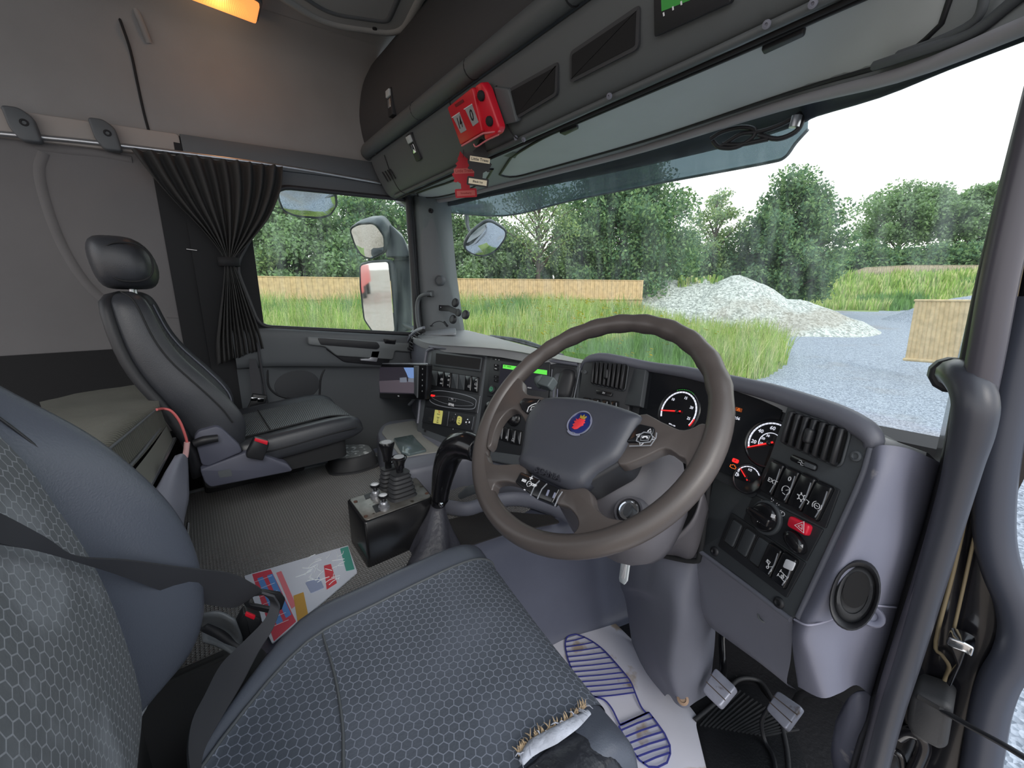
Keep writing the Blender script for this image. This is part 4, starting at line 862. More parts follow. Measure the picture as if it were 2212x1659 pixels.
# lower tipper panel with yellow labels, switch, knob and socket
lpn = T('tipper_switch_panel', 'lower black tipper switch panel with two yellow labels in the centre console', 'control panel', FC.wp(970, 930))
slab(f4, ((920, 881), (1029, 898), (1022, 932), (913, 912)), 0, .004, M_pan, 'panel_body', lpn, r=.004, bev=.0012)
f6 = FC.off(.0072)
o = slab(f6, ((940, 885), (957, 887.5), (953, 917), (936, 914)), 0, .0012, M_yel, 'warning_label', lpn, r=.004, label='rounded yellow label with a tipper symbol')
ft = f6.off(.0012); ink = mat('label_ink', (70, 70, 50), .7); icon(ft, (949, 889.5), o, 'dump', mat('label_red', (190, 70, 50), .6), s=.006)
for v, s in ((895, 'PRE-AUTO'), (902, 'ENGAGE'), (905.5, 'PTO'), (909, 'PARK'), (912.5, 'BRAKE')): txt(s, ft, *ft.hit(947.5-(v-895)*.13, v), .0045, ink, o)
o = slab(f6, ((989, 899), (993, 898.5), (998, 901.5), (997, 914), (993, 919), (988, 917), (986, 912)), 0, .0012, M_yel, 'warning_label', lpn, r=.006, label='oval yellow label')
for v, s in ((904, 'UP'), (909, 'TIP'), (914, 'DOWN')): txt(s, ft, *ft.hit(992, v), .0048, ink, o)
bm = B(); p = f6.hit(981, 907); lathe(bm, f6.w(*p), f6.N, [(.014, 0), (.014, .004), (.009, .006), (.009, .014), (.007, .016)], 20); O('paddle_knob', bm, M_blk, lpn)
bm = B(); stroke(bm, f6.off(.015), [f6.hit(981, 901), f6.hit(980, 912)], .006, 0, .008); O('paddle', bm, M_blk, lpn)
bm = B(); p = f6.hit(1011, 912); lathe(bm, f6.w(*p), f6.N, [(.012, 0), (.012, .003), (.0095, .004), (.009, .001), (.003, .001)], 20); O('socket', bm, M_chr, lpn, label='round chrome socket')
slab(f6, ((927, 901), (934, 902), (933, 911), (926, 910)), 0, .006, M_blk2, 'push_button', lpn, r=.002, bev=.001)
for px in ((971, 888), (968, 920)): icon(f6, ((px[0]+13 if px[1] == 888 else px[0]+11), px[1]+7), lpn, 'dot', s=.002)
for a, b in (((970, 889), (966, 920)), ((1024, 900), (1019, 928))):
    bm = B(); stroke(bm, f6, [f6.hit(*a), f6.hit(*b)], .0012, -.001, .0007); O('divider', bm, M_chrs, lpn)
for u, v in ((918.5, 930),):
    bm = B(); p = f3.hit(u, v); lathe(bm, f3.w(*p), f3.N, [(.008, 0), (.007, .002), (.003, .002), (.003, .0)], 12); O('console_screw', bm, M_blk2, dash)
# radio with green header on the screen
rad = T('infotainment_unit', 'radio with screen showing a green phone header beside the wheel rim', 'radio', FC.wp(1120, 850))
slab(f4, ((1060, 768), (1190, 783), (1186, 872), (1053, 856)), 0, .005, M_pan, 'radio_body', rad, r=.003, bev=.0015)
f7 = FC.off(.0083)
slab(f7, ((1083, 785), (1185, 799), (1181, 846), (1077, 833)), 0, .0012, mat('screen_grey', (44, 44, 54), .25), 'screen', rad, r=.001)
f8 = f7.off(.0014)
o = slab(f8, ((1087, 787.5), (1182, 800), (1181.5, 810), (1086, 795.5)), 0, .0004, mat('screen_green', (90, 200, 70), .4, emit=((90, 210, 70), .55)), 'screen_header', rad, label='glowing green header bar')
txt('PHONE', f8, *f8.hit(1100, 792.5), .006, ink, o, c=.0007); icon(f8, (1090.5, 791), o, 'phone', ink, s=.003, c=.0008)
txt('No Phone', f8, *f8.hit(1114, 811), .011, M_white, rad, c=.0006); icon(f8, (1102, 809), rad, 'phone', s=.004, c=.0008)
txt('RADIO', f8, *f8.hit(1144, 838), .006, M_white, rad)
slab(f7, ((1064, 773), (1120, 780), (1119, 784), (1064, 777)), 0, .001, M_blk2, 'disc_slot', rad)
for u, v in ((1071, 776.5), (1078, 777.5)): icon(f7.off(.001), (u, v), rad, 'usb', s=.004)
for i, (v, s) in enumerate(((789.5, 'AM'), (797, 'MENU'), (814, 'i'), (822, '/'))):
    o = slab(f7, ((1068, v-3), (1077, v-2), (1076.5, v+4), (1067.5, v+3)), 0, .002, M_key, 'radio_button', rad, r=.001); txt(s, f7.off(.002), *f7.hit(1072, v), .0045, M_white, o)
bm = B(); p = f7.hit(1063.5, 841.5); lathe(bm, f7.w(*p), f7.N, [(.016, 0), (.016, .004), (.012, .006)], 22); o = O('power_knob', bm, M_blk, rad)
bm = B(); lathe(bm, f7.w(*p, .005), f7.N, [(.010, 0), (.010, .003), (.006, .0035), (.005, .002)], 20); O('green_cap', bm, mat('green_cap', (60, 120, 92), .35), o, label='green ringed cap')
# phone holder pocket and handset cradle right of the radio
slab(f4, ((1196, 791), (1248, 797), (1236, 868), (1190, 862)), 0, .004, M_pan, 'cup_recess', dash, r=.02, bev=.002)
bm = B(); c = FC.wp(1226, 833, .012); rr = [ringf(c+FC.N*h_, FC.X, FC.Y, a, b, 24, 3) for a, b, h_ in ((.030, .052, -.01), (.030, .052, .004), (.025, .046, .012), (.012, .03, .016))]; loft(bm, rr); O('pocket_lid', bm, M_blk, dash, label='glossy oval lid')
bm = B(); c = FC.wp(1206, 838, .012); rr = [ringf(c+FC.N*h_, FC.X, FC.Y, a, b, 24, 3) for a, b, h_ in ((.022, .05, -.01), (.02, .046, .004), (.012, .03, .010))]; loft(bm, rr); O('pocket_lid', bm, M_plas, dash)
for a, b in (((1193, 798), (1190, 862)), ((1238, 872), (1254, 795))):
    bm = B(); stroke(bm, f3, [f3.hit(*a), f3.hit(*b)], .0018, 0, .002); O('trim_line', bm, M_chrs, dash)
# climate knobs, orange button, lower switches
for u, v, r_ in ((1064, 882, .030), (1112, 905, .028), (1130, 880, .022)):
    bm = B(); p = f3.hit(u, v); lathe(bm, f3.w(*p), f3.N, [(r_, 0), (r_, .004), (r_*.86, .006), (r_*.84, .018), (r_*.7, .021)], 26); O('climate_knob', bm, M_gloss, dash)
bm = B(); p = f3.hit(1045, 918); lathe(bm, f3.w(*p), f3.N, [(.014, 0), (.014, .008), (.010, .012)], 22); O('push_knob', bm, mat('amber_knob', (232, 150, 40), .35), dash, label='round amber parking knob')
for i, (u, v, ic) in enumerate(((1083, 935, None), (1096, 939, 'flake'), (1110, 943, 'drop'), (1122, 946, None))):
    o, p = rocker(f3, ((u-5, v-16), (u+7, v-14), (u+4, v+16), (u-8, v+14)), dash, bar=True)
    if ic: icon(f3.off(.0085), (u-2, v+6), o, ic, s=.006)

# --- left block of the dash with curved air vent
bm = B(); grid(bm, [[Y(880, 722, 1.0), Y(905, 728, .94), Y(928, 750, .872)], [Y(876, 760, 1.0), Y(898, 775, .93), Y(921, 800, .85)], [Y(878, 790, 1.0), Y(896, 840, .92), Y(912, 870, .82)], [Y(885, 880, 1.0), Y(896, 900, .92), Y(903, 930, .79)]], 4, 4); O('left_block', bm, M_hood, dash, ang=0)
sv = T('air_vent', 'curved slatted side air vent at the far end of the dashboard', 'air vent', Y(895, 760, .97))
fv = Fr(Y(888, 745, .965), Y(912, 716, .955), Y(900, 752, .955))
bm = B(); tube(bm, [Y(u, v, .955) for u, v in ((881, 762), (879, 744), (886, 728), (898, 715), (915, 709))], .013, 8, k=4, flat=.6); O('vent_rim', bm, M_hood, sv)
bm = B(); tube(bm, [Y(u, v, .945) for u, v in ((889, 757), (887, 744), (893, 731), (903, 720), (915, 714))], .010, 8, k=4); O('vent_throat', bm, M_bin, sv)
for i in range(6):
    t_ = i/5; q = spline([V((889, 754, 0)), V((888, 742, 0)), V((894, 730, 0)), V((904, 719, 0))], 5)[int(t_*15)]
    bm = B(); tube(bm, [Y(q.x-4, q.y-2, .935), Y(q.x+4, q.y+3, .93)], .0025, 6); O('slat', bm, M_blk, sv)
bm = B(); p = Y(884, 752, .94); lathe(bm, p, (.2, -1, 0), [(.008, 0), (.008, .006), (.005, .008)], 12); O('vent_wheel', bm, M_blk, sv)
bm = B(); tube(bm, [Y(u, v, y) for u, v, y in ((898, 716, 1.0), (884, 745, .955), (888, 775, .955))], .003, 6, k=4); O('block_seam', bm, M_blk2, dash)
bm = B(); q = [Y(915, 724, 1.0), Y(925, 711, 1.13), Y(985, 712, 1.2), Y(985, 722, 1.08)]; f = Fr(q[0]+V((0, 0, .0)), q[3], q[1]); plate(bm, f, [( (p-f.o).dot(f.X), (p-f.o).dot(f.Y)) for p in q], -.004, .004, r=.03, bev=.002); O('defrost_cover', bm, mat('cover_grey', (140, 143, 148), .5), dash)

# --- cluster, left vent pod, right panel
FK = Fr(Y(1392, 802, .955), Y(1692, 880, .862), Y(1625, 1045, .80))
slab(FK, ((1340, 782), (1400, 788), (1500, 800), (1600, 824), (1704, 858), (1645, 1035), (1620, 1075), (1500, 1010), (1330, 940)), -.10, -.012, M_pan, 'cluster_surround', dash, r=.01)
clu = T('instrument_cluster', 'instrument cluster with red needled dials behind the steering wheel', 'instrument cluster', FK.wp(1540, 1000))
fg = FK.off(-.010)
slab(fg, ((1396, 800), (1500, 810), (1600, 834), (1698, 868), (1643, 1030), (1622, 1046), (1560, 1020), (1400, 960), (1380, 900)), -.002, .002, mat('cluster_glass', (24, 26, 30), .12), 'cluster_lens', clu, r=.008)
slab(FK, ((1372, 796), (1398, 800), (1386, 880), (1352, 875)), -.03, .006, M_pan2, 'cluster_side', dash, r=.003, bev=.002)
fg = FK.off(-.0078)
def gauge(cx, cy, r, a0, a1, labels, na_, nlen, name, red=None, ntick=25, lsz=.010, inner=None):
    x, y = fg.hit(cx, cy); bm = B(); lathe(bm, fg.w(x, y, -.001), fg.N, [(r*1.14, 0), (r*1.14, .0012), (r*1.08, .003), (r*1.04, .0012), (r*1.02, .0006), (.001, .0006)], 40); g = O(name, bm, M_key, clu)
    bm = B(); stroke(bm, fg, arc(x, y, r*.93, a0, a1, 48), r*.065, 0, .0012); O('scale_arc', bm, M_whglow, g)
    bm = B()
    for i in range(ntick):
        a = R(a0+(a1-a0)*i/(ntick-1)); stroke(bm, fg, [(x+math.cos(a)*r*.89, y+math.sin(a)*r*.89), (x+math.cos(a)*r*.97, y+math.sin(a)*r*.97)], .0005, .001, .0016)
    O('scale_marks', bm, M_blk2, g)
    if red:
        bm = B(); stroke(bm, fg, arc(x, y, r*.97, red[0], red[1], 12), r*.05, .0012, .0019); O('red_zone', bm, M_redglow, g)
    for s, a in labels: txt(s, fg, x+math.cos(R(a))*r*.70, y+math.sin(R(a))*r*.70, lsz, M_whglow, g, c=.0012, name='numeral')
    if inner:
        bm = B(); stroke(bm, fg, arc(x, y, r*.48, a0, a1, 30), r*.03, 0, .0012); O('inner_arc', bm, M_whglow, g)
        for s, a in inner: txt(s, fg, x+math.cos(R(a))*r*.36, y+math.sin(R(a))*r*.36, lsz*.65, M_whglow, g, c=.0012, name='numeral')
    bm = B(); a = R(na_); d = V((math.cos(a), math.sin(a))); nn = V((-d.y, d.x)); c = V((x, y)); plate(bm, fg, [tuple(c-d*r*.18-nn*r*.035), tuple(c+d*nlen*r-nn*r*.018), tuple(c+d*nlen*r+nn*r*.018), tuple(c-d*r*.18+nn*r*.035)], .003, .0045); O('needle', bm, M_redglow, g, smooth=False, label='glowing red needle')
    bm = B(); lathe(bm, fg.w(x, y, .0015), fg.N, [(r*.10, 0), (r*.10, .004), (r*.06, .005)], 16); O('needle_hub', bm, M_key, g)
    return g, x, y
# dial angles are measured in the cluster plane
def pang(cx, cy, u, v):
    a = V(fg.hit(cx, cy)); b = V(fg.hit(u, v)); d = b-a; return math.degrees(math.atan2(d.y, d.x)), d.length
ar, rr_ = pang(1465, 889, 1431, 887)
d0 = pang(1465, 889, 1430, 899)[0]; d1 = pang(1465, 889, 1488, 919)[0]
fix = lambda a: a if a > d1 else a+360
if d0 < d1: d0 += 360
lb = [(s, pang(1465, 889, u, v)[0]) for s, u, v in (('10', 1455, 865), ('15', 1481, 862), ('20', 1498, 880), ('25', 1492, 907))]
g, gx, gy = gauge(1465, 889, rr_*1.12, d0, d1, lb, ar, .92, 'rev_counter', red=(d1, d1+22), lsz=.0095)
txt('RPM x 100', fg, *fg.hit(1452, 918), .0045, M_whglow, g, rot=R(-2), c=.0008)
bm = B()
for i in range(11):
    a = R(118-i*5.2); stroke(bm, fg, [(gx+math.cos(a)*rr_*1.17, gy+math.sin(a)*rr_*1.17), (gx+math.cos(a)*rr_*1.20, gy+math.sin(a)*rr_*1.20)], .0012, 0, .0015)
O('green_marks', bm, M_grglow, g)
a1_, rs_ = pang(1663, 958, 1617, 967); e0 = a1_; e1 = pang(1663, 958, 1700, 990)[0]
lb = [(s, pang(1663, 958, u, v)[0]) for s, u, v in (('20', 1627, 954), ('40', 1643, 930), ('60', 1671, 920))]
if e0 < e1: e0 += 360
gauge(1663, 958, rs_*1.05, e0, e1, lb, a1_, .95, 'speedometer', lsz=.0105, inner=[(s, pang(1663, 958, u, v)[0]) for s, u, v in (('10', 1639, 958), ('20', 1645, 944), ('30', 1658, 935))])
fa, fr_ = pang(1614, 1036, 1600, 1012); q0 = pang(1614, 1036, 1596, 1018)[0]; q1 = pang(1614, 1036, 1640, 1030)[0]
gauge(1614, 1034, fr_*1.02, q0, q1, [('1/2', pang(1614, 1034, 1621, 1014)[0])], fa, .9, 'fuel_gauge', ntick=9, lsz=.0065)
txt('0', fg, *fg.hit(1596, 1017), .008, M_whglow, clu, c=.0012); icon(fg, (1593, 1025), clu, 'pump', M_whglow, s=.0045, c=.001)
o = slab(fg, ((1584, 989), (1597, 994), (1594, 1002), (1581, 997)), 0, .0012, M_redglow, 'parking_brake_light', clu, r=.003, label='lit red P warning light'); txt('P', fg, *fg.hit(1589, 995.5), .006, M_key, o, c=.0016)
icon(fg, (1584, 1008), clu, 'engine', M_orglow, s=.0062, c=.001); 
o = slab(fg, ((1590, 879), (1604, 883), (1602, 891), (1588, 887)), 0, .0008, mat('amber_dark', (90, 46, 16), .5, emit=((160, 70, 10), .3)), 'warning_symbol', clu, r=.001); icon(fg, (1596, 885.5), o, 'warm', M_orglow, s=.0035, c=.0012)
txt('18:56', fg, *fg.hit(1590, 903), .0085, M_whglow, clu, c=.001)

FV_ = Fr(Y(1262, 792, .955), Y(1366, 800, .955), Y(1255, 885, .90))
slab(FV_, ((1258, 790), (1268, 776), (1300, 774), (1372, 788), (1356, 900), (1245, 880)), -.08, 0, M_pan, 'vent_pod', dash, r=.01, bev=.004)
def vent(fr, tl, tr, br, bl, n, label, lean=.0):
    t = T('air_vent', label, 'air vent', fr.wp((tl[0]+br[0])/2, (tl[1]+br[1])/2)); p = plp(fr, (tl, tr, br, bl))
    bm = B(); plate(bm, fr, p, -.004, .001, r=.012); O('vent_throat', bm, M_bin, t)
    bm = B(); tube(bm, [fr.w(a, b, .001) for a, b in rnd(inset(p, -.001), .012, 4)], .0025, 6, closed=True); O('vent_rim', bm, M_pan2, t)
    P0, P1, P2, P3 = [V(x) for x in p]
    for i in range(n):
        f = (i+.5)/n; a = P0.lerp(P1, f); b = P3.lerp(P2, f); a, b = a.lerp(b, .04), b.lerp(a, .04); bm = B(); w_ = (P1-P0).length/n
        tube(bm, [fr.w(a.x, a.y, .002), fr.w(a.x, a.y, .010), fr.w(b.x, b.y, .010), fr.w(b.x, b.y, .002)], w_*.30, 8); O('slat', bm, M_blk, t)
    bm = B(); c = (P0+P1+P2+P3)/4; dy = (P3-P0).normalized(); dx = (P1-P0).normalized(); s = (P3-P0).length
    plate(bm, fr, [tuple(c-dx*s*.11-dy*s*.22), tuple(c+dx*s*.11-dy*s*.22), tuple(c+dx*s*.11+dy*s*.22), tuple(c-dx*s*.11+dy*s*.22)], .006, .020, r=.006, bev=.004); O('direction_tab', bm, M_blk, t)
    return t
vent(FV_.off(.001), (1282, 783), (1358, 788), (1350, 845), (1279, 829), 8, 'small square slatted air vent on the dash seen through the steering wheel')
slab(FV_.off(.001), ((1289, 842), (1324, 849), (1322, 857), (1290, 851)), 0, .004, M_key, 'vent_slider', dash, r=.003, bev=.001); icon(FV_.off(.0055), (1304, 849), dash, 'fan', s=.005)
for i in range(4):
    u = 1268+i*20; rocker(FV_.off(.001), ((u-6, 859+i*2.5), (u+8, 861+i*2.5), (u+6, 890+i*2.5), (u-8, 888+i*2.5)), dash, bar=True)
bm = B(); p = FV_.hit(1264, 804); lathe(bm, FV_.w(*p), FV_.N, [(.006, 0), (.005, .002), (.002, .002), (.002, 0)], 12); O('console_screw', bm, M_plas, dash)
# hood
hd = [(1254, 800, .975), (1262, 784, .968), (1278, 775, .965), (1310, 774, .965), (1400, 793, .962), (1480, 806, .94), (1570, 826, .905), (1660, 848, .87), (1740, 874, .84), (1815, 902, .81), (1866, 930, .79), (1884, 955, .78), (1874, 975, .785)]
bm = B(); tube(bm, [Y(*p)+V((0, .004, .001)) for p in hd], [.006, .010, .013, .014, .014, .015, .016, .017, .018, .018, .017, .014, .008], 12, k=5); O('hood_edge', bm, M_hood, dash)

FR = Fr(Y(1700, 880, .845), Y(1873, 978, .775), Y(1712, 1330, .715))
slab(FR, ((1702, 874), (1800, 905), (1858, 938), (1880, 968), (1868, 1000), (1845, 1060), (1722, 1332), (1708, 1335), (1600, 1250), (1511, 1186), (1516, 1160), (1540, 1040), (1545, 1010), (1590, 1035), (1622, 1052), (1645, 1035)), -.09, 0, M_pan2, 'switch_panel', dash, r=.006, bev=.002)
bm = B(); tube(bm, [FR.wp(u, v, .0) for u, v in ((1511, 1190), (1600, 1256), (1708, 1338))], .005, 8, k=3); tube(bm, [FR.wp(u, v, .0) for u, v in ((1882, 968), (1850, 1062), (1724, 1334))], .005, 8, k=3); O('panel_rim', bm, M_hood, dash)
vent(FR.off(.001), (1710, 888), (1838, 930), (1816, 1010), (1691, 955), 7, 'large slatted air vent at the near end of the dashboard')
g1 = FR.off(.001)
o = slab(g1, ((1712, 981), (1768, 1004), (1764, 1020), (1708, 994)), 0, .004, M_key, 'vent_slider', dash, r=.006, bev=.0015); slab(g1.off(.004), ((1740, 997), (1764, 1007), (1761, 1016), (1738, 1007)), 0, .003, M_plas, 'slide_tab', o, r=.003, bev=.001); icon(g1.off(.0045), (1731, 1000), o, 'fan', s=.006)
bm = B(); p = FR.hit(1851, 986); lathe(bm, FR.w(*p), FR.N, [(.0085, 0), (.008, .003), (.005, .004), (.004, .001)], 16); O('console_screw', bm, M_plas, dash)
for u, v in ((1544, 1191), (1683, 1302)):
    bm = B(); p = FR.hit(u, v); lathe(bm, FR.w(*p), FR.N, [(.010, 0), (.009, .003), (.005, .004), (.004, .001)], 16); O('console_screw', bm, M_blk, dash)
# modules
sp = T('rocker_switch_panel', 'upper row of four lit rocker switches on the near dash panel', 'switch panel', FR.wp(1720, 1060))
slab(g1, ((1664, 988), (1816, 1058), (1785, 1142), (1632, 1063)), -.002, .002, M_pan, 'module_frame', sp, r=.003, bev=.0006)
g2 = FR.off(.003)
def rowsw(fr, c, w, h, ang_from, ang_to):
    a = V(fr.hit(*ang_from)); b = V(fr.hit(*ang_to)); dx = (b-a).normalized(); dy = V((-dx.y, dx.x)); c = V(fr.hit(*c)); return [tuple(c-dx*w+dy*h), tuple(c+dx*w+dy*h), tuple(c+dx*w-dy*h), tuple(c-dx*w-dy*h)], c, dx, dy
def rocker2(fr, c, w, h, parent, m=None, name='rocker_switch', bar=True, hh=.008):
    # skewed like the module: x along the row, y along the module side
    a = V(fr.hit(1664, 988)); b = V(fr.hit(1816, 1058)); dx = (b-a).normalized(); e = V(fr.hit(1632, 1063)); dy = (a-e).normalized(); cc = V(fr.hit(*c)); p = [tuple(cc-dx*w+dy*h), tuple(cc+dx*w+dy*h), tuple(cc+dx*w-dy*h), tuple(cc-dx*w-dy*h)]
    bm = B(); plate(bm, fr, p, -.003, hh, r=.006, bev=.003); o = O(name, bm, m or M_key, parent)
    bm = B(); tube(bm, [fr.w(x, y, .0006) for x, y in rnd(inset(p, -.0016), .006, 4)], .001, 5, closed=True); O('switch_rim', bm, M_blk2, o)
    if bar:
        q0 = cc+dx*w*.72+dy*h*.72; q1 = cc+dx*w*.72-dy*h*.80; bm = B(); stroke(bm, fr, [q0, (q0+q1)/2+dx*w*.16, q1], .0016, hh-.0006, hh+.0005); O('light_bar', bm, M_chrs, o)
    return o, fr.off(hh), math.atan2(dx.y, dx.x)
gi = []
for i, (c, ic) in enumerate((((1672, 1033), 'EXT'), ((1703, 1049), 'cruise'), ((1736, 1064), 'gear'), ((1770, 1083), 'ring'))):
    o, f, an = rocker2(g2, c, .0135, .031, sp); hh = f
    cc = (c[0]-6, c[1]+10)
    if ic == 'EXT': txt('EXT', f, *f.hit(c[0]-3, c[1]+7), .011, M_white, o, rot=an)
    else: icon(f, (c[0]-5, c[1]+10), o, ic, s=.0075)
    if i == 1: txt('0', f, *f.hit(1706, 1035), .012, M_white, o, rot=an)
ll = T('light_control_panel', 'light knob and red hazard button module on the near dash panel', 'switch panel', FR.wp(1700, 1150))
slab(g1, ((1629, 1068), (1780, 1144), (1743, 1213), (1607, 1122)), -.002, .002, M_pan, 'module_frame', ll, r=.003, bev=.0006)
bm = B(); p = g2.hit(1657, 1118); lathe(bm, g2.w(*p), g2.N, [(.031, -.002), (.031, .004), (.029, .006), (.027, .006)], 32); O('knob_ring', bm, M_pan2, ll)
bm = B(); lathe(bm, g2.w(*p), g2.N, [(.026, .0), (.026, .008), (.023, .014), (.020, .015)], 32); kb = O('light_knob', bm, M_gloss, ll)
bm = B(); a = V(g2.hit(1640, 1105)); b = V(g2.hit(1674, 1128)); d = (b-a).normalized(); n_ = V((-d.y, d.x)); c = V(p); plate(bm, g2, [tuple(c-d*.025-n_*.006), tuple(c+d*.025-n_*.008), tuple(c+d*.025+n_*.008), tuple(c-d*.025+n_*.006)], .01, .026, r=.005, bev=.003); O('knob_grip', bm, M_gloss, kb)
slab(g2.off(.0262), ((1667, 1110), (1676, 1113), (1672, 1120), (1665, 1117)), 0, .0006, M_white, 'pointer_mark', kb)
txt('0', g2, *g2.hit(1646, 1085), .013, M_white, ll, rot=an); icon(g2, (1671, 1090), ll, 'lamp2', M_white, s=.0075); icon(g2, (1690, 1109), ll, 'lamp', s=.006); icon(g2.off(.016), (1640, 1121), kb, 'sun', s=.006)
hz_ = [(1712, 1114), (1757, 1136), (1749, 1160), (1706, 1137)]
hz = slab(g2, hz_, -.002, .009, mat('hazard_red', (214, 30, 56), .35), 'hazard_button', ll, r=.006, bev=.003, label='red hazard warning button'); icon(g2.off(.0092), (1731, 1136), hz, 'tri', s=.009)
bm = B(); p = g2.hit(1722, 1171); a = V(g2.hit(1712, 1158)); b = V(g2.hit(1732, 1184)); ff = [ringf(g2.w(*p, h_), g2.X*(b-a).normalized().x+g2.Y*(b-a).normalized().y, g2.Y*(b-a).normalized().x-g2.X*(b-a).normalized().y, q, q*.62, 20, 2.2) for q, h_ in ((.021, -.002), (.021, .006), (.018, .013), (.010, .015))]; loft(bm, ff); o = O('dimmer_knob', bm, M_gloss, ll)
icon(g2, (1704, 1158), ll, 'sun', s=.005); icon(g2.off(.0155), (1733, 1179), o, 'arrow', s=.003)
lw = T('lower_switch_row', 'lower row of blank covers and two rockers, one with a white label', 'switch panel', FR.wp(1630, 1240))
slab(g1, ((1581, 1107), (1742, 1216), (1700, 1292), (1552, 1180)), -.002, .002, M_pan, 'module_frame', lw, r=.003, bev=.0006)
for c in ((1584, 1152), (1612, 1172), (1640, 1192)): rocker2(g2, c, .0125, .026, lw, M_pan2, 'blank_cover', bar=False, hh=.0025); 
o, f, an = rocker2(g2, (1668, 1210), .0135, .028, lw); icon(f, (1661, 1221), o, 'dump', s=.007)
o, f, an = rocker2(g2, (1698, 1232), .0135, .029, lw); icon(f, (1691, 1245), o, 'diff', s=.0075)
sl = slab(f, ((1699, 1207), (1720, 1216), (1712, 1234), (1692, 1225)), 0, .002, mat('white_label', (214, 216, 222), .5), 'switch_label', o, r=.003, bev=.0006, label='white label with dark stripes'); bm = B()
for k_ in range(4): stroke(bm, f.off(.002), [f.hit(1700-k_*1.4, 1212+k_*4.4), f.hit(1713-k_*1.4, 1217.5+k_*4.4)], .0016, 0, .0004)
O('stripes', bm, M_blk, sl) if False else bm.free()

# --- end pod facing the door
rows = [[(1876, 978, .785), (1900, 962, .765), (1950, 966, .775), (1990, 980, .80), (2032, 1000, .86)], [(1852, 1050, .775), (1885, 1040, .745), (1930, 1050, .76), (1968, 1060, .80), (2013, 1072, .86)],
        [(1803, 1160, .755), (1838, 1165, .72), (1890, 1180, .745), (1932, 1190, .78), (1978, 1190, .85)], [(1746, 1280, .735), (1778, 1295, .70), (1830, 1310, .73), (1880, 1320, .77), (1938, 1310, .84)],
        [(1716, 1340, .725), (1738, 1368, .70), (1800, 1372, .73), (1855, 1380, .78), (1916, 1385, .84)], [(1714, 1400, .74), (1745, 1420, .715), (1802, 1440, .74), (1845, 1440, .79), (1898, 1440, .84)], [(1727, 1485, .76), (1775, 1508, .74), (1815, 1497, .76), (1850, 1480, .80), (1880, 1503, .84)]]
bm = B(); grid(bm, [[Y(r[0][0], r[0][1], r[0][2]+.04)]+[Y(*p) for p in r]+[Y(r[-1][0], r[-1][1], r[-1][2]+.05)] for r in rows], 5, 5); O('end_pod', bm, M_lav, dash, ang=0)
bm = B(); tube(bm, [Y(1716, 1338, .70), Y(1745, 1350, .69), Y(1790, 1340, .715), Y(1830, 1318, .735), Y(1880, 1308, .765), Y(1935, 1312, .82)], .0016, 6, k=5); O('pod_seam', bm, mat('pale_edge', (150, 150, 168), .5), dash)
fo2 = Fr(Y(1800, 1330, .72), Y(1882, 1235, .745), Y(1850, 1350, .735)); c = Y(1846, 1284, .735)
ax = (Y(1862, 1232, .75)-Y(1822, 1342, .715)).normalized(); nn_ = (CAM-c).normalized(); ay = nn_.cross(ax).normalized(); nn_ = ax.cross(ay).normalized()
if nn_.dot(CAM-c) < 0: nn_ = -nn_
c = c+(CAM-c).normalized()*.030
pv = T('round_air_outlet', 'oval black rimmed demister outlet in the grey end panel of the dash', 'air outlet', c)
a_, b_ = (Y(1862, 1228, .74)-Y(1822, 1346, .74)).length*.5, .026
bm = B(); loft(bm, [ringf(c+nn_*h_, ax, ay, a_*s_, b_*s_, 32, 2.1) for s_, h_ in ((1.0, -.02), (1.0, .008), (.94, .013), (.84, .011), (.80, 0), (.78, -.03))]); O('outlet_rim', bm, M_blk, pv)
bm = B(); loft(bm, [ringf(c+nn_*h_, ax, ay, a_*s_, b_*s_, 32, 2.1) for s_, h_ in ((.80, .0), (.70, .004), (.55, .003), (.50, -.004))]); O('outlet_cone', bm, M_rub, pv)
bm = B(); loft(bm, [ringf(c+nn_*h_+ax*.008, ax, ay, a_*s_, b_*s_, 32, 2.1) for s_, h_ in ((.52, -.01), (.52, .006))]); O('outlet_opening', bm, M_bin, pv)
bm = B(); tube(bm, [Y(*p) for p in ((1852, 1190, .735), (1858, 1165, .735), (1872, 1148, .74), (1890, 1140, .748), (1901, 1132, .752))], [.0015, .003, .004, .003, .0015], 8, k=4); O('card_slot', bm, M_blk2, dash)
bm = B(); lathe(bm, Y(1882, 1330, .775), (CAM-Y(1882, 1330, .775)), [(.017, -.006), (.015, .002), (.009, .001), (.007, -.003)], 20); O('pod_dimple', bm, M_lav, dash)
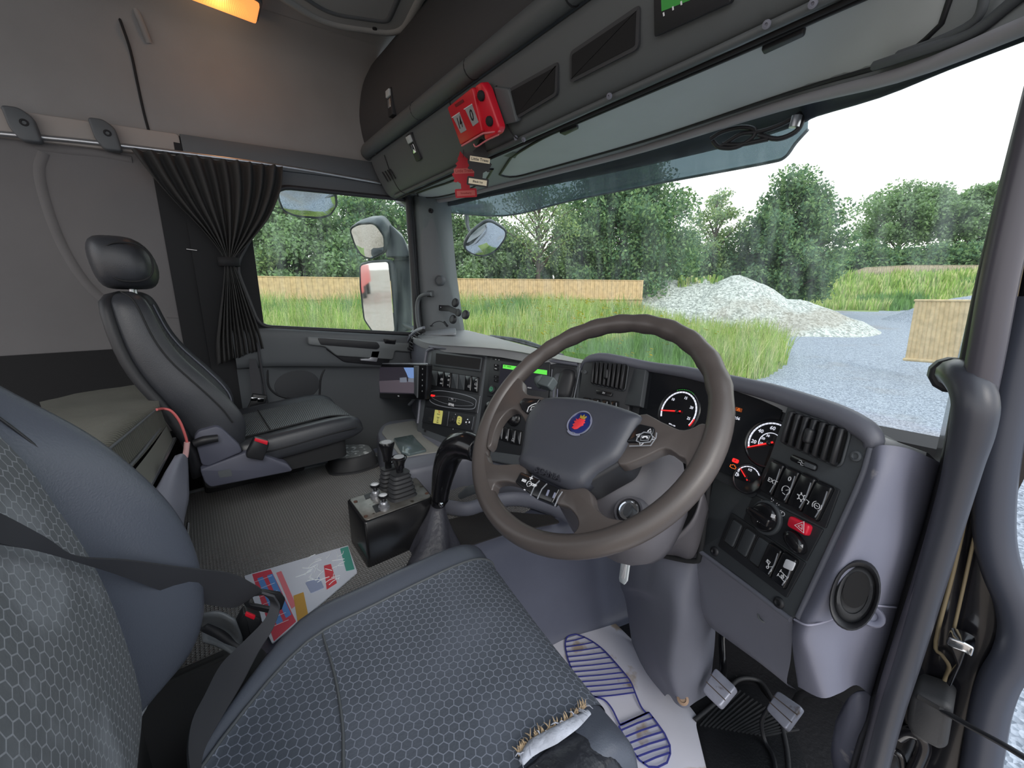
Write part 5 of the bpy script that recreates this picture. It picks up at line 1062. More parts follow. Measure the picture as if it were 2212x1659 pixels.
# --- knee panel and column shroud
rows = [[(1506, 1184, .80), (1600, 1252, .765), (1712, 1340, .73)], [(1508, 1210, .82), (1600, 1275, .785), (1712, 1362, .745)], [(1506, 1270, .85), (1600, 1345, .815), (1708, 1425, .765)], [(1505, 1320, .87), (1590, 1385, .84), (1700, 1476, .78)], [(1500, 1330, .93), (1590, 1395, .90), (1720, 1490, .80)]]
bm = B(); grid(bm, [[Y(*p) for p in r] for r in rows], 6, 4); O('knee_panel', bm, M_plas2, dash, ang=0)
bm = B(); p = Y(1650, 1332, .785); lathe(bm, p, (CAM-p), [(.011, -.004), (.011, .004), (.008, .005), (.006, .001)], 16); O('panel_plug', bm, M_plas, dash)
rows = [[(1340, 1180, 1.0), (1362, 1196, .88), (1410, 1200, .83), (1470, 1200, .82), (1512, 1195, .84), (1530, 1200, .95)], [(1340, 1260, 1.0), (1368, 1268, .88), (1420, 1275, .82), (1465, 1280, .80), (1508, 1290, .84), (1530, 1300, .95)],
        [(1352, 1300, 1.0), (1382, 1290, .88), (1430, 1320, .82), (1468, 1345, .80), (1515, 1345, .85), (1545, 1350, .95)], [(1375, 1440, 1.0), (1402, 1420, .88), (1430, 1440, .83), (1460, 1450, .82), (1512, 1440, .87), (1540, 1430, 1.0)], [(1420, 1540, 1.0), (1440, 1500, .90), (1460, 1520, .85), (1480, 1530, .85), (1505, 1515, .89), (1530, 1500, 1.0)]]
bm = B(); grid(bm, [[Y(*p) for p in r] for r in rows], 5, 4); O('column_shroud', bm, M_plas2, dash, ang=0)
bm = B(); p = Y(1475, 1510, .845); lathe(bm, p, (CAM-p), [(.014, -.004), (.014, .006), (.008, .007), (.007, .003)], 18); O('shroud_screw', bm, mat('rusty_bolt', (140, 116, 96), .5, .4), dash)
# --- low shelf in front of the centre console
zs = .52; zb = .42
sh = T('centre_shelf', 'rounded grey shelf with mat in front of the centre console', 'shelf', Z(880, 1000, ZT))
top = [(812, 935), (822, 918), (840, 908), (905, 902), (935, 935), (1010, 970), (1270, 1040), (1270, 1065), (1010, 985), (960, 1000), (880, 1018), (850, 1005), (825, 975)]
tw = [Z(u, v, zs) for u, v in top]; ctr = sum(tw, V())/len(tw)
bm = B(); sm = rnd([(p.x, p.y) for p in tw], .05, 4); rings = []
for zz, ins in ((ZT, -.005), (zs-.02, 0), (zs-.004, .006), (zs, .012)): rings.append([V((x, y, zz)) for x, y in inset(sm, ins)])
loft(bm, rings); O('shelf_body', bm, M_hood, sh, ang=60)
bm = B(); fzs = Fr((0, 0, zs), (1, 0, zs), (0, 1, zs)); plate(bm, fzs, [(Z(u, v, zs).x, Z(u, v, zs).y) for u, v in ((824, 936), (832, 920), (896, 909), (915, 945), (960, 975), (895, 985), (868, 990))], 0, .004, r=.02, bev=.002); O('shelf_mat', bm, mat('shelf_mat', (128, 128, 124), .5, bump=(300, .5, .002)), sh)
bm = B(); tube(bm, [Z(u, v, zs-.035) for u, v in ((880, 1035), (960, 1018), (1010, 1005), (1100, 1030), (1270, 1080))], .003, 6, k=3); O('shelf_seam', bm, M_blk2, sh)
# phone-like glass pad on the shelf
gp = T('glass_pad', 'dark glass pad lying on the centre shelf beside the levers', 'device', Z(900, 970, zs))
bm = B(); plate(bm, fzs.off(.004), [(Z(u, v, zs).x, Z(u, v, zs).y) for u, v in ((850, 953), (892, 945), (900, 955), (922, 978), (882, 988), (868, 984))], 0, .010, r=.008, bev=.003); O('pad_body', bm, mat('pad_glass', (84, 96, 98), .1), gp)
# lower storage tray rim beside the tunnel
tr_ = T('storage_tray', 'low grey storage tray with dark mat between tunnel and steering column', 'tray', Z(1100, 1140, ZT))
bm = B(); tube(bm, [Z(u, v, ZT+.03) for u, v in ((965, 1095), (1010, 1100), (1060, 1085), (1120, 1078), (1190, 1095), (1250, 1125))], .017, 10, k=5, flat=1.6, upv=(0, 0, 1)); O('tray_rim', bm, M_plas2, tr_)
bm = B(); plate(bm, Fr((0, 0, ZT+.008), (1, 0, ZT+.008), (0, 1, ZT+.008)), [(Z(u, v, ZT+.008).x, Z(u, v, ZT+.008).y) for u, v in ((965, 1125), (1060, 1105), (1190, 1115), (1210, 1130), (1100, 1152), (985, 1190))], 0, .004, r=.01); O('tray_mat', bm, mat('tray_mat', (44, 42, 42), .9, bump=(200, .5, .003)), tr_)
# ================================================================== STEERING WHEEL AND COLUMN
WC = V((.6348, .5104, .9182)); th, ps = .7782, .0246
WN = V((math.sin(ps)*math.cos(th), -math.cos(ps)*math.cos(th), math.sin(th))); WX = WN.cross(V((0, 0, 1))).normalized()
if WX.x < 0: WX = -WX
FW = Fr.__new__(Fr); FW.o = WC; FW.X = WX; FW.N = WN; FW.Y = WN.cross(WX)
def w8(*zs): return [FW.hit(1000+x/3.017, 680+y/3.017) for x, y in zs]
sw = T('steering_wheel', 'worn brown grey four spoke steering wheel with crest on the hub', 'steering wheel', WC-WN*.05)
bm = B(); RT = .2175; n = 96; pts = []; rr = []
for i in range(n):
    a = 2*PI*i/n; pts.append(FW.w(RT*math.cos(a), RT*math.sin(a))); 
    rr.append(.0175+.0035*(math.exp(-((math.degrees(a)-5) % 360/14)**2) if False else 0)+.0012*math.sin(a*26)*(1 if 20 < math.degrees(a) < 160 else 0))
tube(bm, pts, rr, 18, closed=True); O('rim', bm, M_wheel, sw, ang=0)
def wpoly(zs, c0, c1, bev, m, name, r=.0, parent=None, smoothk=0, **kw):
    p = w8(*zs)
    if smoothk: p = [(q.x, q.y) for q in spline([V((*a, 0)) for a in p], smoothk, True)]
    bm = B(); plate(bm, FW, p, c0, c1, r=r, bev=bev); return O(name, bm, m, parent or sw, ang=60, **kw)
wpoly(((190, 700), (200, 630), (250, 520), (330, 420), (395, 440), (402, 500), (440, 535), (545, 556), (560, 620), (450, 700), (425, 715), (392, 662), (345, 630), (300, 648), (258, 695), (232, 745), (214, 800), (198, 860), (170, 870)), -.010, .009, .003, M_wheel, 'spoke', smoothk=3)
wpoly(((1165, 668), (1300, 712), (1420, 765), (1500, 757), (1570, 725), (1650, 760), (1660, 850), (1600, 960), (1520, 1060), (1470, 1030), (1455, 960), (1420, 942), (1330, 890), (1200, 945), (1040, 1000), (1030, 900)), -.010, .009, .003, M_wheel, 'spoke', smoothk=3)
wpoly(((150, 900), (182, 962), (220, 985), (290, 988), (385, 985), (430, 1015), (400, 1120), (350, 1112), (290, 1100), (225, 1112), (205, 1160), (150, 1180), (115, 1080)), -.010, .009, .003, M_wheel, 'spoke', smoothk=3)
wpoly(((640, 1150), (700, 1150), (800, 1140), (850, 1180), (870, 1260), (950, 1330), (1060, 1352), (1120, 1370), (1020, 1470), (850, 1530), (690, 1540), (640, 1500), (730, 1440), (765, 1390), (755, 1330), (700, 1270), (620, 1240)), -.010, .009, .003, M_wheel, 'spoke', smoothk=3)
# hub: airbag pad with crest
M_pad = mat('pad_plastic', (62, 64, 72), .42, bump=(1600, .3, .0006), var=(8, .05))
wpoly(((480, 600), (560, 570), (850, 580), (1170, 690), (1180, 720), (1060, 980), (900, 1070), (800, 1130), (700, 1135), (420, 1010), (410, 960)), -.045, .008, .006, M_blk, 'hub_housing', r=.01)
pad = [(548, 562), (700, 556), (850, 572), (1020, 615), (1150, 662), (1188, 690), (1170, 730), (1105, 850), (1050, 945), (1000, 990), (900, 1050), (830, 1115), (800, 1140), (745, 1155), (690, 1150), (560, 1095), (385, 995), (392, 940), (412, 830), (428, 700), (470, 630)]
p = w8(*pad); p = [(q.x, q.y) for q in spline([V((*a, 0)) for a in p], 2, True)]
bm = B(); rings = []
for ins, c in ((.0, -.01), (0, .004), (.002, .010), (.007, .016), (.018, .021), (.035, .0235), (.055, .0245)):
    q = p if ins == 0 else [( (V(a)+(V((sum(x[0] for x in p)/len(p), sum(x[1] for x in p)/len(p)))-V(a))*(ins/.13)).x, (V(a)+(V((sum(x[0] for x in p)/len(p), sum(x[1] for x in p)/len(p)))-V(a))*(ins/.13)).y) for a in p]
    rings.append([FW.w(a, b, c) for a, b in q])
loft(bm, rings); hub = O('airbag_cover', bm, M_pad, sw, ang=0)
# worn flecks on the lower right pad edge
fh = FW.off(.0255)
def hz8(x, y): return fh.hit(1000+x/3.017, 680+y/3.017)
q = [hz8(*a) for a in ((400, 985), (450, 975), (690, 1075), (705, 1110), (695, 1150), (650, 1130), (385, 1010))]
fb = FW.off(.0175)
qb = [fb.hit(1000+x/3.017, 680+y/3.017) for x, y in ((402, 995), (430, 975), (470, 975), (690, 1068), (706, 1105), (700, 1140))]

ft_ = FW.off(.018); a0 = ft_.hit(1000+478/3.017, 680+1036/3.017); a1 = ft_.hit(1000+608/3.017, 680+1086/3.017); rot_ = math.atan2(a1[1]-a0[1], a1[0]-a0[0]); sz = .017
cx, cy = (a0[0]+a1[0])/2+.0015, (a0[1]+a1[1])/2+.0055
txt('SCANIA', ft_, cx, cy, sz*.74, mat('embossed', (42, 43, 50), .4), hub, rot=rot_, c=.0018, sx=1.2, bold=.0003, ext=.0022)
# crest
cxy = hz8(762, 706); M_navy = mat('crest_navy', (26, 38, 96), .35); M_crest = mat('crest_silver', (176, 180, 206), .3, .6)
cr0 = (V(hz8(845, 660))-V(hz8(680, 700))).length*.47
bm = B(); plate(bm, fh, arc(*cxy, cr0*.92, 0, 354, 30), -.003, .0008, bev=.0006); em = O('crest_disc', bm, M_navy, hub, label='dark blue crest disc')
bm = B(); 
for k_ in range(3):
    a = R(k_*120+90); stroke(bm, fh, arc(cxy[0]+math.cos(a)*cr0*.20, cxy[1]+math.sin(a)*cr0*.20, cr0*.84, math.degrees(a)-78, math.degrees(a)+78, 18), cr0*.06, .0005, .0018)
stroke(bm, fh, arc(*cxy, cr0*1.0, 0, 360, 32)[:-1], cr0*.05, .0, .0016, True); stroke(bm, fh, arc(cxy[0], cxy[1]-cr0*.06, cr0*1.02, 235, 305, 8), cr0*.13, .0004, .0020); O('crest_rings', bm, M_crest, em)
gp_ = [(-.38, -.55), (-.1, -.62), (.12, -.5), (.25, -.25), (.42, -.1), (.34, .02), (.45, .12), (.3, .2), (.34, .34), (.15, .30), (.05, .42), (-.08, .30), (-.25, .34), (-.22, .2), (-.5, .22), (-.34, .08), (-.52, -.02), (-.34, -.12), (-.46, -.3), (-.3, -.35)]
bm = B(); plate(bm, fh, [(cxy[0]+a*cr0*1.05, cxy[1]+b*cr0*1.05) for a, b in gp_], .0006, .0022, bev=.0004); O('griffin_head', bm, mat('crest_red', (214, 52, 60), .4), em, label='red griffin head')
bm = B(); plate(bm, fh, [(cxy[0]+a*cr0, cxy[1]+b*cr0) for a, b in ((-.2, .38), (.2, .34), (.30, .66), (.12, .52), (.04, .74), (-.06, .52), (-.26, .66))], .0006, .0024); O('crown', bm, mat('crest_gold', (200, 170, 70), .35, .5), em, label='gold crown')
# buttons on the spokes
M_btn = M_key
bl = wpoly(((388, 598), (420, 565), (528, 571), (500, 610), (441, 670), (405, 640)), 0, .014, .002, M_btn, 'button_pod', r=.004)
fb2 = FW.off(.0145)
def z8(*zs): return [fb2.hit(1000+x/3.017, 680+y/3.017) for x, y in zs]
bm = B(); stroke(bm, fb2, z8((418, 632), (428, 602), (448, 588), (478, 577)), .0013, -.0006, .0005); stroke(bm, fb2, z8((438, 622), (448, 600), (478, 596), (464, 612)), .0008, -.0006, .0005, True); O('button_marks', bm, M_white, bl)
bm = B(); stroke(bm, fb2, z8((528, 572), (500, 608), (441, 668)), .0014, -.002, .0006); O('pod_edge', bm, M_chrs, bl)
br = wpoly(((1168, 738), (1268, 762), (1262, 800), (1222, 855), (1082, 858), (1120, 800)), 0, .014, .002, M_btn, 'button_pod', r=.004)
bm = B(); stroke(bm, fb2, z8((1262, 768), (1258, 800), (1222, 852), (1084, 856)), .0012, -.001, .0006); stroke(bm, fb2, z8((1140, 790), (1180, 765), (1225, 772), (1238, 800), (1220, 828), (1160, 836), (1130, 822)), .0015, -.0006, .0006, True); stroke(bm, fb2, z8((1162, 790), (1215, 790), (1208, 818), (1158, 820)), .0009, -.0006, .0006, True); O('pod_edge', bm, M_chrs, br)
for (x, y), k_ in (((1217, 756), 0), ((1143, 786), 1), ((1241, 805), 3), ((1161, 841), 2)):
    c = V(fb2.hit(1000+x/3.017, 680+y/3.017)); a = k_*PI/2+.1; bm = B(); stroke(bm, fb2, [tuple(c+V((math.cos(a+PI/2+t_)*.0034, math.sin(a+PI/2+t_)*.0034))) for t_ in (0, 2.1, 4.2)], .0008, -.0006, .0006, True); O('arrow_mark', bm, M_white, br)
c = fb2.hit(1000+1188/3.017, 680+799/3.017); bm = B(); stroke(bm, fb2, [(c[0]-.004, c[1]-.002), (c[0]-.0015, c[1]+.001), (c[0]+.002, c[1]+.0015), (c[0]+.004, c[1]-.0005)], .0022, -.0006, .0006); O('phone_mark', bm, M_white, br)
# lower button strip
low = wpoly(((398, 1042), (470, 1070), (655, 1152), (604, 1250), (480, 1200), (362, 1110)), -.004, .012, .002, M_btn, 'button_strip', r=.003)
fb3 = FW.off(.0124)
def y8(*zs): return [fb3.hit(1000+x/3.017, 680+y/3.017) for x, y in zs]
for k_, q in enumerate((((500, 1080), (470, 1110), (440, 1178)), ((548, 1100), (515, 1135), (485, 1200)), ((648, 1152), (622, 1190), (598, 1248)))):
    bm = B(); stroke(bm, fb3, y8(*q), .0013, -.001, .0006); O('strip_line', bm, M_chrs, low)
for s_, x, y, z_ in (('+', 445, 1068, .014), ('-', 405, 1138, .012), ('RES', 399, 1082, .006), ('OFF', 463, 1112, .006)): txt(s_, fb3, *fb3.hit(1000+x/3.017, 680+y/3.017), z_, M_white, low, rot=rot_, bold=.0003)
f = fb3; icon(f, (1000+432/3.017, 680+1102/3.017), low, 'cruise', s=.0045, c=.0006)
for q in (((545, 1180), (560, 1142)), ((588, 1195), (602, 1160))):
    bm = B(); stroke(bm, fb3, y8(*q), .003, -.0005, .0008); O('roller_mark', bm, M_crest, low)
# column cowl, ignition, stalk
M_cowl = mat('cowl_grey', (88, 86, 91), .5, bump=(1500, .25, .0006), var=(10, .06))
colm = T('steering_column', 'grey steering column cowl with ignition barrel below the wheel', 'steering column', Y(1440, 1190, .84))
p0 = WC-WN*.05+FW.Y*.01; dn = FW.Y*-1
def cring(c, hx, hy, up=None): return ringf(c, WX, (WN.cross(WX) if up is None else up), hx, hy, 24, 2.8)
bm = B(); c1 = FW.w(.02, -.02, -.035); c2 = FW.w(.05, -.05, -.09); c3 = FW.w(.05, -.07, -.16); c4 = Y(1440, 1150, .88)
loft(bm, [cring(c1, .05, .05), cring(FW.w(.025, -.03, -.05), .085, .078), cring(c2, .11, .10), cring(c3, .105, .10), cring(FW.w(.04, -.06, -.24), .09, .09)]); O('upper_cowl', bm, M_cowl, colm, ang=0)
bm = B(); rows = [[(1330, 1120, .70), (1360, 1165, .69), (1400, 1180, .70), (1450, 1170, .71), (1500, 1120, .73), (1520, 1060, .76)], [(1345, 1150, .76), (1372, 1182, .755), (1410, 1188, .76), (1455, 1190, .765), (1500, 1190, .775), (1530, 1100, .80)], [(1360, 1170, .84), (1380, 1192, .83), (1415, 1200, .82), (1460, 1206, .82), (1498, 1212, .83), (1528, 1150, .86)]]
grid(bm, [[Y(*p_) for p_ in r] for r in rows], 5, 5); O('lower_cowl', bm, M_cowl, colm, ang=0, solid=.004)
bm = B(); tube(bm, [Y(1382, 1192, .80), Y(1430, 1200, .80), Y(1498, 1212, .80), Y(1512, 1195, .80), Y(1522, 1120, .80), Y(1530, 1040, .80)], .006, 8, k=4); O('gaiter_edge', bm, M_blk2, colm)
ig = FW.off(-.055); c = ig.hit(1360, 1106); bm = B(); lathe(bm, ig.w(*c, -.04), ig.N, [(.030, 0), (.028, .03), (.024, .042), (.022, .046), (.019, .046), (.0185, .040), (.014, .040), (.014, .044), (.002, .044)], 32); io = O('ignition_barrel', bm, M_cowl, colm)
bm = B(); lathe(bm, ig.w(*c, .004), ig.N, [(.0165, 0), (.0165, .0024), (.0145, .003), (.0145, .001)], 28); O('barrel_ring', bm, M_chr, io)
bm = B(); k1 = ig.hit(1374, 1110); a = V(k1); tube(bm, [ig.w(*c, .002), ig.w(c[0]+.006, c[1]-.002, .022)], .010, 12, flat=.45, upv=ig.X); O('key_head', bm, M_blk, io)
st = FW.off(-.045); bm = B(); tube(bm, [Y(1163, 812, .60), Y(1166, 822, .60), Y(1172, 836, .60)], [.009, .0135, .011], 12, k=4); obox(bm, Y(1183, 828, .60), WX, WN, WN.cross(WX), .034, .022, .026)
so_ = O('indicator_stalk', bm, mat('stalk_grey', (84, 92, 94), .6, bump=(1200, .2, .0006)), colm, bevel=.004)
for u in (1196, 1204):
    bm = B(); tube(bm, [Y(u, 840, .64), Y(u-1, 866, .64)], .0015, 6); O('stalk_wire', bm, M_lav, colm)
# key tag hanging from the ignition
kt = T('key_tag', 'clear white plastic key tag hanging below the steering wheel', 'key tag', Y(1352, 1262, .76))
ftg = Fr(Y(1338, 1200, .762), Y(1362, 1200, .752), Y(1338, 1260, .762)); bm = B(); plate(bm, ftg, plp(ftg, ((1345, 1195), (1352, 1187), (1361, 1192), (1362, 1205), (1355, 1255), (1349, 1263), (1339, 1256), (1338, 1248))), -.002, .002, r=.002, bev=.001); O('tag_body', bm, mat('tag_clear', (214, 222, 226), .25), kt)
bm = B(); plate(bm, ftg, plp(ftg, ((1347, 1202), (1358, 1204), (1351, 1250), (1343, 1248))), .001, .0028, r=.001, bev=.0005); O('tag_card', bm, M_white, kt)
bm = B(); tube(bm, [Y(1356, 1188, .758), Y(1362, 1180, .75), Y(1366, 1150, .73)], .001, 5, k=3); O('tag_ring', bm, M_metal, kt)
# ================================================================== SEATS
def hexmat(name, c_cell, c_line, comps, pitch=.0135, rough=.9, wear=None):
    m = bpy.data.materials.new(name); m.use_nodes = True; nt = m.node_tree; b = nt.nodes['Principled BSDF']; b.inputs['Roughness'].default_value = rough
    tc = nd(nt, 'ShaderNodeTexCoord'); s = nd(nt, 'ShaderNodeSeparateXYZ'); nt.links.new(tc.outputs['Object'], s.inputs[0])
    x = nmath(nt, 'ADD', nmath(nt, 'DIVIDE', s.outputs[comps[0]], pitch), 500.0); y = nmath(nt, 'ADD', nmath(nt, 'DIVIDE', s.outputs[comps[1]], pitch), 500.0)
    S3 = 1.7320508
    def cell(ox, oy):
        a = nmath(nt, 'ABSOLUTE', nmath(nt, 'SUBTRACT', nmath(nt, 'MODULO', nmath(nt, 'ADD', x, ox), 1.0), .5)); c = nmath(nt, 'ABSOLUTE', nmath(nt, 'SUBTRACT', nmath(nt, 'MODULO', nmath(nt, 'ADD', y, oy), S3), S3/2))
        return nmath(nt, 'MAXIMUM', a, nmath(nt, 'ADD', nmath(nt, 'MULTIPLY', a, .5), nmath(nt, 'MULTIPLY', c, .8660254)))
    d = nmath(nt, 'MINIMUM', cell(0, 0), cell(.5, S3/2)); ln = nmath(nt, 'GREATER_THAN', d, .452)
    no = nd(nt, 'ShaderNodeTexNoise'); no.inputs['Scale'].default_value = 260; no.inputs['Detail'].default_value = 2; nt.links.new(tc.outputs['Object'], no.inputs['Vector'])
    n2 = nd(nt, 'ShaderNodeTexNoise'); n2.inputs['Scale'].default_value = 7; n2.inputs['Detail'].default_value = 6; nt.links.new(tc.outputs['Object'], n2.inputs['Vector'])
    mx = nd(nt, 'ShaderNodeMix', data_type='RGBA'); f = nmath(nt, 'MULTIPLY', ln, nmath(nt, 'ADD', nmath(nt, 'MULTIPLY', no.outputs[0], .8), .45)); nt.links.new(f, mx.inputs[0]); mx.inputs[6].default_value = (*lin(c_cell), 1); mx.inputs[7].default_value = (*lin(c_line), 1); out = mx.outputs[2]
    if wear:
        r2 = nd(nt, 'ShaderNodeValToRGB'); r2.color_ramp.elements[0].position = .50; r2.color_ramp.elements[1].position = .72; nt.links.new(n2.outputs[0], r2.inputs[0]); m2 = nd(nt, 'ShaderNodeMix', data_type='RGBA'); nt.links.new(nmath(nt, 'MULTIPLY', r2.outputs[0], wear[1]), m2.inputs[0]); nt.links.new(out, m2.inputs[6]); m2.inputs[7].default_value = (*lin(wear[0]), 1); out = m2.outputs[2]
    nt.links.new(out, b.inputs['Base Color'])
    bp = nd(nt, 'ShaderNodeBump'); bp.inputs['Distance'].default_value = .001; bp.inputs['Strength'].default_value = .6; nt.links.new(nmath(nt, 'ADD', ln, no.outputs[0]), bp.inputs['Height']); nt.links.new(bp.outputs[0], b.inputs['Normal'])
    return m
def ribmat(name, c1, c2, comp, pitch, rough=.5):
    m = mat(name, c1, rough); nt = m.node_tree; b = nt.nodes['Principled BSDF']; tc = nd(nt, 'ShaderNodeTexCoord'); s = nd(nt, 'ShaderNodeSeparateXYZ'); nt.links.new(tc.outputs['Object'], s.inputs[0])
    src = s.outputs[comp] if isinstance(comp, int) else nmath(nt, 'ADD', s.outputs[comp[0]], nmath(nt, 'MULTIPLY', s.outputs[comp[1]], comp[2]))
    w = nmath(nt, 'SINE', nmath(nt, 'MULTIPLY', src, 2*PI/pitch)); h = nmath(nt, 'ADD', nmath(nt, 'MULTIPLY', w, .5), .5); mx = nd(nt, 'ShaderNodeMix', data_type='RGBA'); nt.links.new(h, mx.inputs[0]); mx.inputs[6].default_value = (*lin(c2), 1); mx.inputs[7].default_value = (*lin(c1), 1)
    nt.links.new(mx.outputs[2], b.inputs['Base Color']); bp = nd(nt, 'ShaderNodeBump'); bp.inputs['Distance'].default_value = .0012; bp.inputs['Strength'].default_value = .8; nt.links.new(h, bp.inputs['Height']); nt.links.new(bp.outputs[0], b.inputs['Normal']); return m
M_hexc = hexmat('hex_fabric_cushion', (76, 82, 92), (128, 134, 148), (0, 1), wear=((104, 110, 124), .35))
M_hexb = hexmat('hex_fabric_back', (100, 104, 108), (152, 156, 162), (0, 2), wear=((176, 182, 190), .55))
# ---- driver seat
ds = T('driver_seat', 'driver seat with honeycomb patterned fabric centre and leather bolsters, torn at the front edge', 'seat', (.63, .15, .05))
lv = [(.588, .43, -.15, -.16, -.28), (.597, .385, -.095, -.125, -.29), (.615, .366, -.06, -.119, -.29), (.66, .357, -.040, -.118, -.28), (.72, .353, -.034, -.120, -.275), (.78, .353, -.038, -.124, -.28), (.84, .354, -.052, -.132, -.285), (.90, .356, -.078, -.145, -.29), (.96, .360, -.112, -.160, -.30), (1.02, .368, -.160, -.185, -.31), (1.08, .382, -.205, -.215, -.32), (1.14, .41, -.24, -.245, -.33), (1.17, .45, -.27, -.27, -.33)]
XC = .635
def bring(z, xl, yb, yi, yk):
    hw = XC-xl; ptsx = [(-1, yk+.03), (-1.0, yi-.02), (-.985, yb-.03), (-.94, yb-.005), (-.88, yb), (-.80, yb-.012 if yb > yi+.02 else yb), (-.72, (yb+yi)/2-.006), (-.66, yi-.004), (-.33, yi-.004), (0, yi-.006)]
    L = [V((XC+a*hw, y, z)) for a, y in ptsx]; Rr = [V((XC-a*hw, y, z)) for a, y in ptsx[:-1]][::-1]
    return L+Rr+[V((XC+hw*.9, yk, z)), V((XC, yk-.02, z)), V((XC-hw*.9, yk, z))]
bm = B(); rg = [bring(*l) for l in lv]; cols_ = [spline([r[j] for r in rg], 4) for j in range(len(rg[0]))]; loft(bm, [[cols_[j][i] for j in range(len(cols_))] for i in range(len(cols_[0]))]); O('backrest', bm, M_dleather, ds, ang=0, sub=1)
bm = B(); rows = []
for z, xl, yb, yi, yk in lv[:-2]:
    xi = xl+.083; rows.append([V((xi-.006, yi+.002+max(0, (yb-yi)*.18), z)), V((xi+.002, yi+.004, z)), V((xi+.03, yi+.0045, z)), V((XC, yi+.004, z)), V((2*XC-xi-.03, yi+.0045, z)), V((2*XC-xi, yi+.004, z)), V((2*XC-xi+.006, yi+.002, z))])
grid(bm, rows, 4, 4); O('back_insert', bm, M_hexb, ds, ang=0)
bm = B(); tube(bm, [V((xl+.076, yi+.006+max(0, (yb-yi)*.18), z)) for z, xl, yb, yi, yk in lv[3:]], .0014, 6, k=4); O('back_seam', bm, M_blk, ds)
# seam across the upper insert
# cushion
def xmap(x, y):
    xl = .353+2.6*max(0, .12-y)**1.6
    return XC-(XC-x)*(XC-xl)/(XC-.353) if x < XC else x
def crow(y, z, dl=0., flat=0.):
    """cross-section of the cushion at y: side, bolster, insert"""
    xs = [(.372, z-.13), (.356, z-.07), (.353, z-.02), (.362, z+.006), (.380, z+.016), (.402, z+.013), (.425, z+.003), (.45, z-.001), (.54, z-.004), (XC, z-.006), (.72, z-.004), (.785, z-.001), (.81, z+.004), (.832, z+.008), (.850, z), (.858, z-.03), (.852, z-.10)]
    xs = [(xmap(x, y), zz) for x, zz in xs]
    k_ = 1-flat; return [V((x, y+dl*(x-.635), z+(zz-z)*(k_ if zz > z else 1))) for x, zz in xs]
rows = [crow(-.12, .555), crow(-.04, .560), crow(.08, .560), crow(.20, .560), crow(.30, .562, -.05), crow(.36, .560, -.10), crow(.395, .552, -.14, .2), crow(.425, .530, -.16, .6), crow(.437, .49, -.16, 1), crow(.43, .43, -.16, 1)]
bm = B(); grid(bm, rows, 4, 4); O('cushion', bm, M_dleather, ds, ang=0)
rows2 = []
for y, z, dl in ((-.12, .555, 0), (-.04, .56, 0), (.08, .56, 0), (.20, .56, 0), (.30, .562, -.05), (.36, .560, -.10), (.395, .552, -.14), (.425, .531, -.16), (.438, .50, -.16), (.436, .46, -.16)):
    rt = .80 if y < .33 else .80
    rows2.append([V((xmap(x, y), y+dl*(x-.635), z+dz_+.003)) for x, dz_ in ((.424, .0035), (.45, -.001), (.54, -.004), (XC, -.006), (.72, -.004), (.775, -.002), (.790, -.001))])
bm = B(); grid(bm, rows2, 4, 4); O('cushion_insert', bm, M_hexc, ds, ang=0)
bm = B(); tube(bm, [V((r[0].x, r[0].y, r[0].z+.0005)) for r in rows2], .0026, 6, k=4); O('cushion_seam', bm, M_plas, ds)
bm = B(); tube(bm, [V((.43, .105, .5645)), V((.52, .10, .561)), V((.60, .088, .559)), V((.66, .072, .558)), V((.76, .05, .56))], .0022, 6, k=4); O('cross_seam', bm, M_plas, ds)
# torn bolster: cracked black leather, exposed pale foam, loose threads
M_crack = mat('cracked_leather', (40, 42, 48), .35, bump=(60, .8, .004), speck=(45, (160, 156, 150), .68)); M_foam = mat('foam', (168, 172, 184), .8, bump=(150, .6, .003), var=(40, .25)); M_foam2 = mat('old_foam', (172, 150, 122), .9, bump=(120, .8, .003), var=(40, .3))
rows3 = []
for y, z, dl in ((.02, .562, 0), (.10, .565, 0), (.18, .566, 0), (.25, .566, -.02), (.31, .564, -.06), (.355, .555, -.10), (.39, .535, -.14), (.41, .50, -.16), (.41, .44, -.16)):
    rows3.append([V((x, y+dl*(x-.635), z+dz_)) for x, dz_ in ((.792, -.012), (.800, .003), (.815, .008), (.835, .011), (.855, .003), (.863, -.03), (.858, -.10))])
bm = B(); grid(bm, rows3, 4, 4)
for v in bm.verts: n_ = noise.noise(v.co*55)*.0022+noise.noise(v.co*160)*.0008; v.co.z += n_; v.co.x += n_
O('torn_bolster', bm, M_crack, ds, ang=0, label='cracked black leather bolster')
bm = B(); tr1 = [Z(1126, 1648, .570), Z(1150, 1615, .572), Z(1195, 1590, .573), Z(1240, 1562, .572), Z(1272, 1538, .566)]; tube(bm, tr1, [.004, .009, .010, .008, .004], 8, k=5, flat=.5, upv=(0, 0, 1)); O('exposed_foam', bm, M_foam, ds, label='exposed white foam strip')
bm = B()
tl = spline([p_+V((-.009, .004, -.001)) for p_ in tr1], 12)
for i, p_ in enumerate(tl):
    for q in range(2):
        d = V((random.uniform(-.012, .003), random.uniform(-.004, .010), random.uniform(-.002, .004))); tube(bm, [p_+V((0, 0, -.002)), p_+d*.6+V((0, 0, .001)), p_+d], [.0012, .0008, .0003], 4)
O('frayed_threads', bm, M_foam2, ds, kind='stuff', label='frayed beige threads along the tear')
bm = B()
for k_ in range(26):
    a = random.choice(tl); d = V((random.uniform(-.006, .018), random.uniform(-.012, .010), random.uniform(0, .005))); tube(bm, [a, a+d*.5+V((0, 0, .003)), a+d], [.0012, .0008, .0003], 4)
O('loose_fibres', bm, M_foam, ds, kind='stuff', label='loose white fibres')
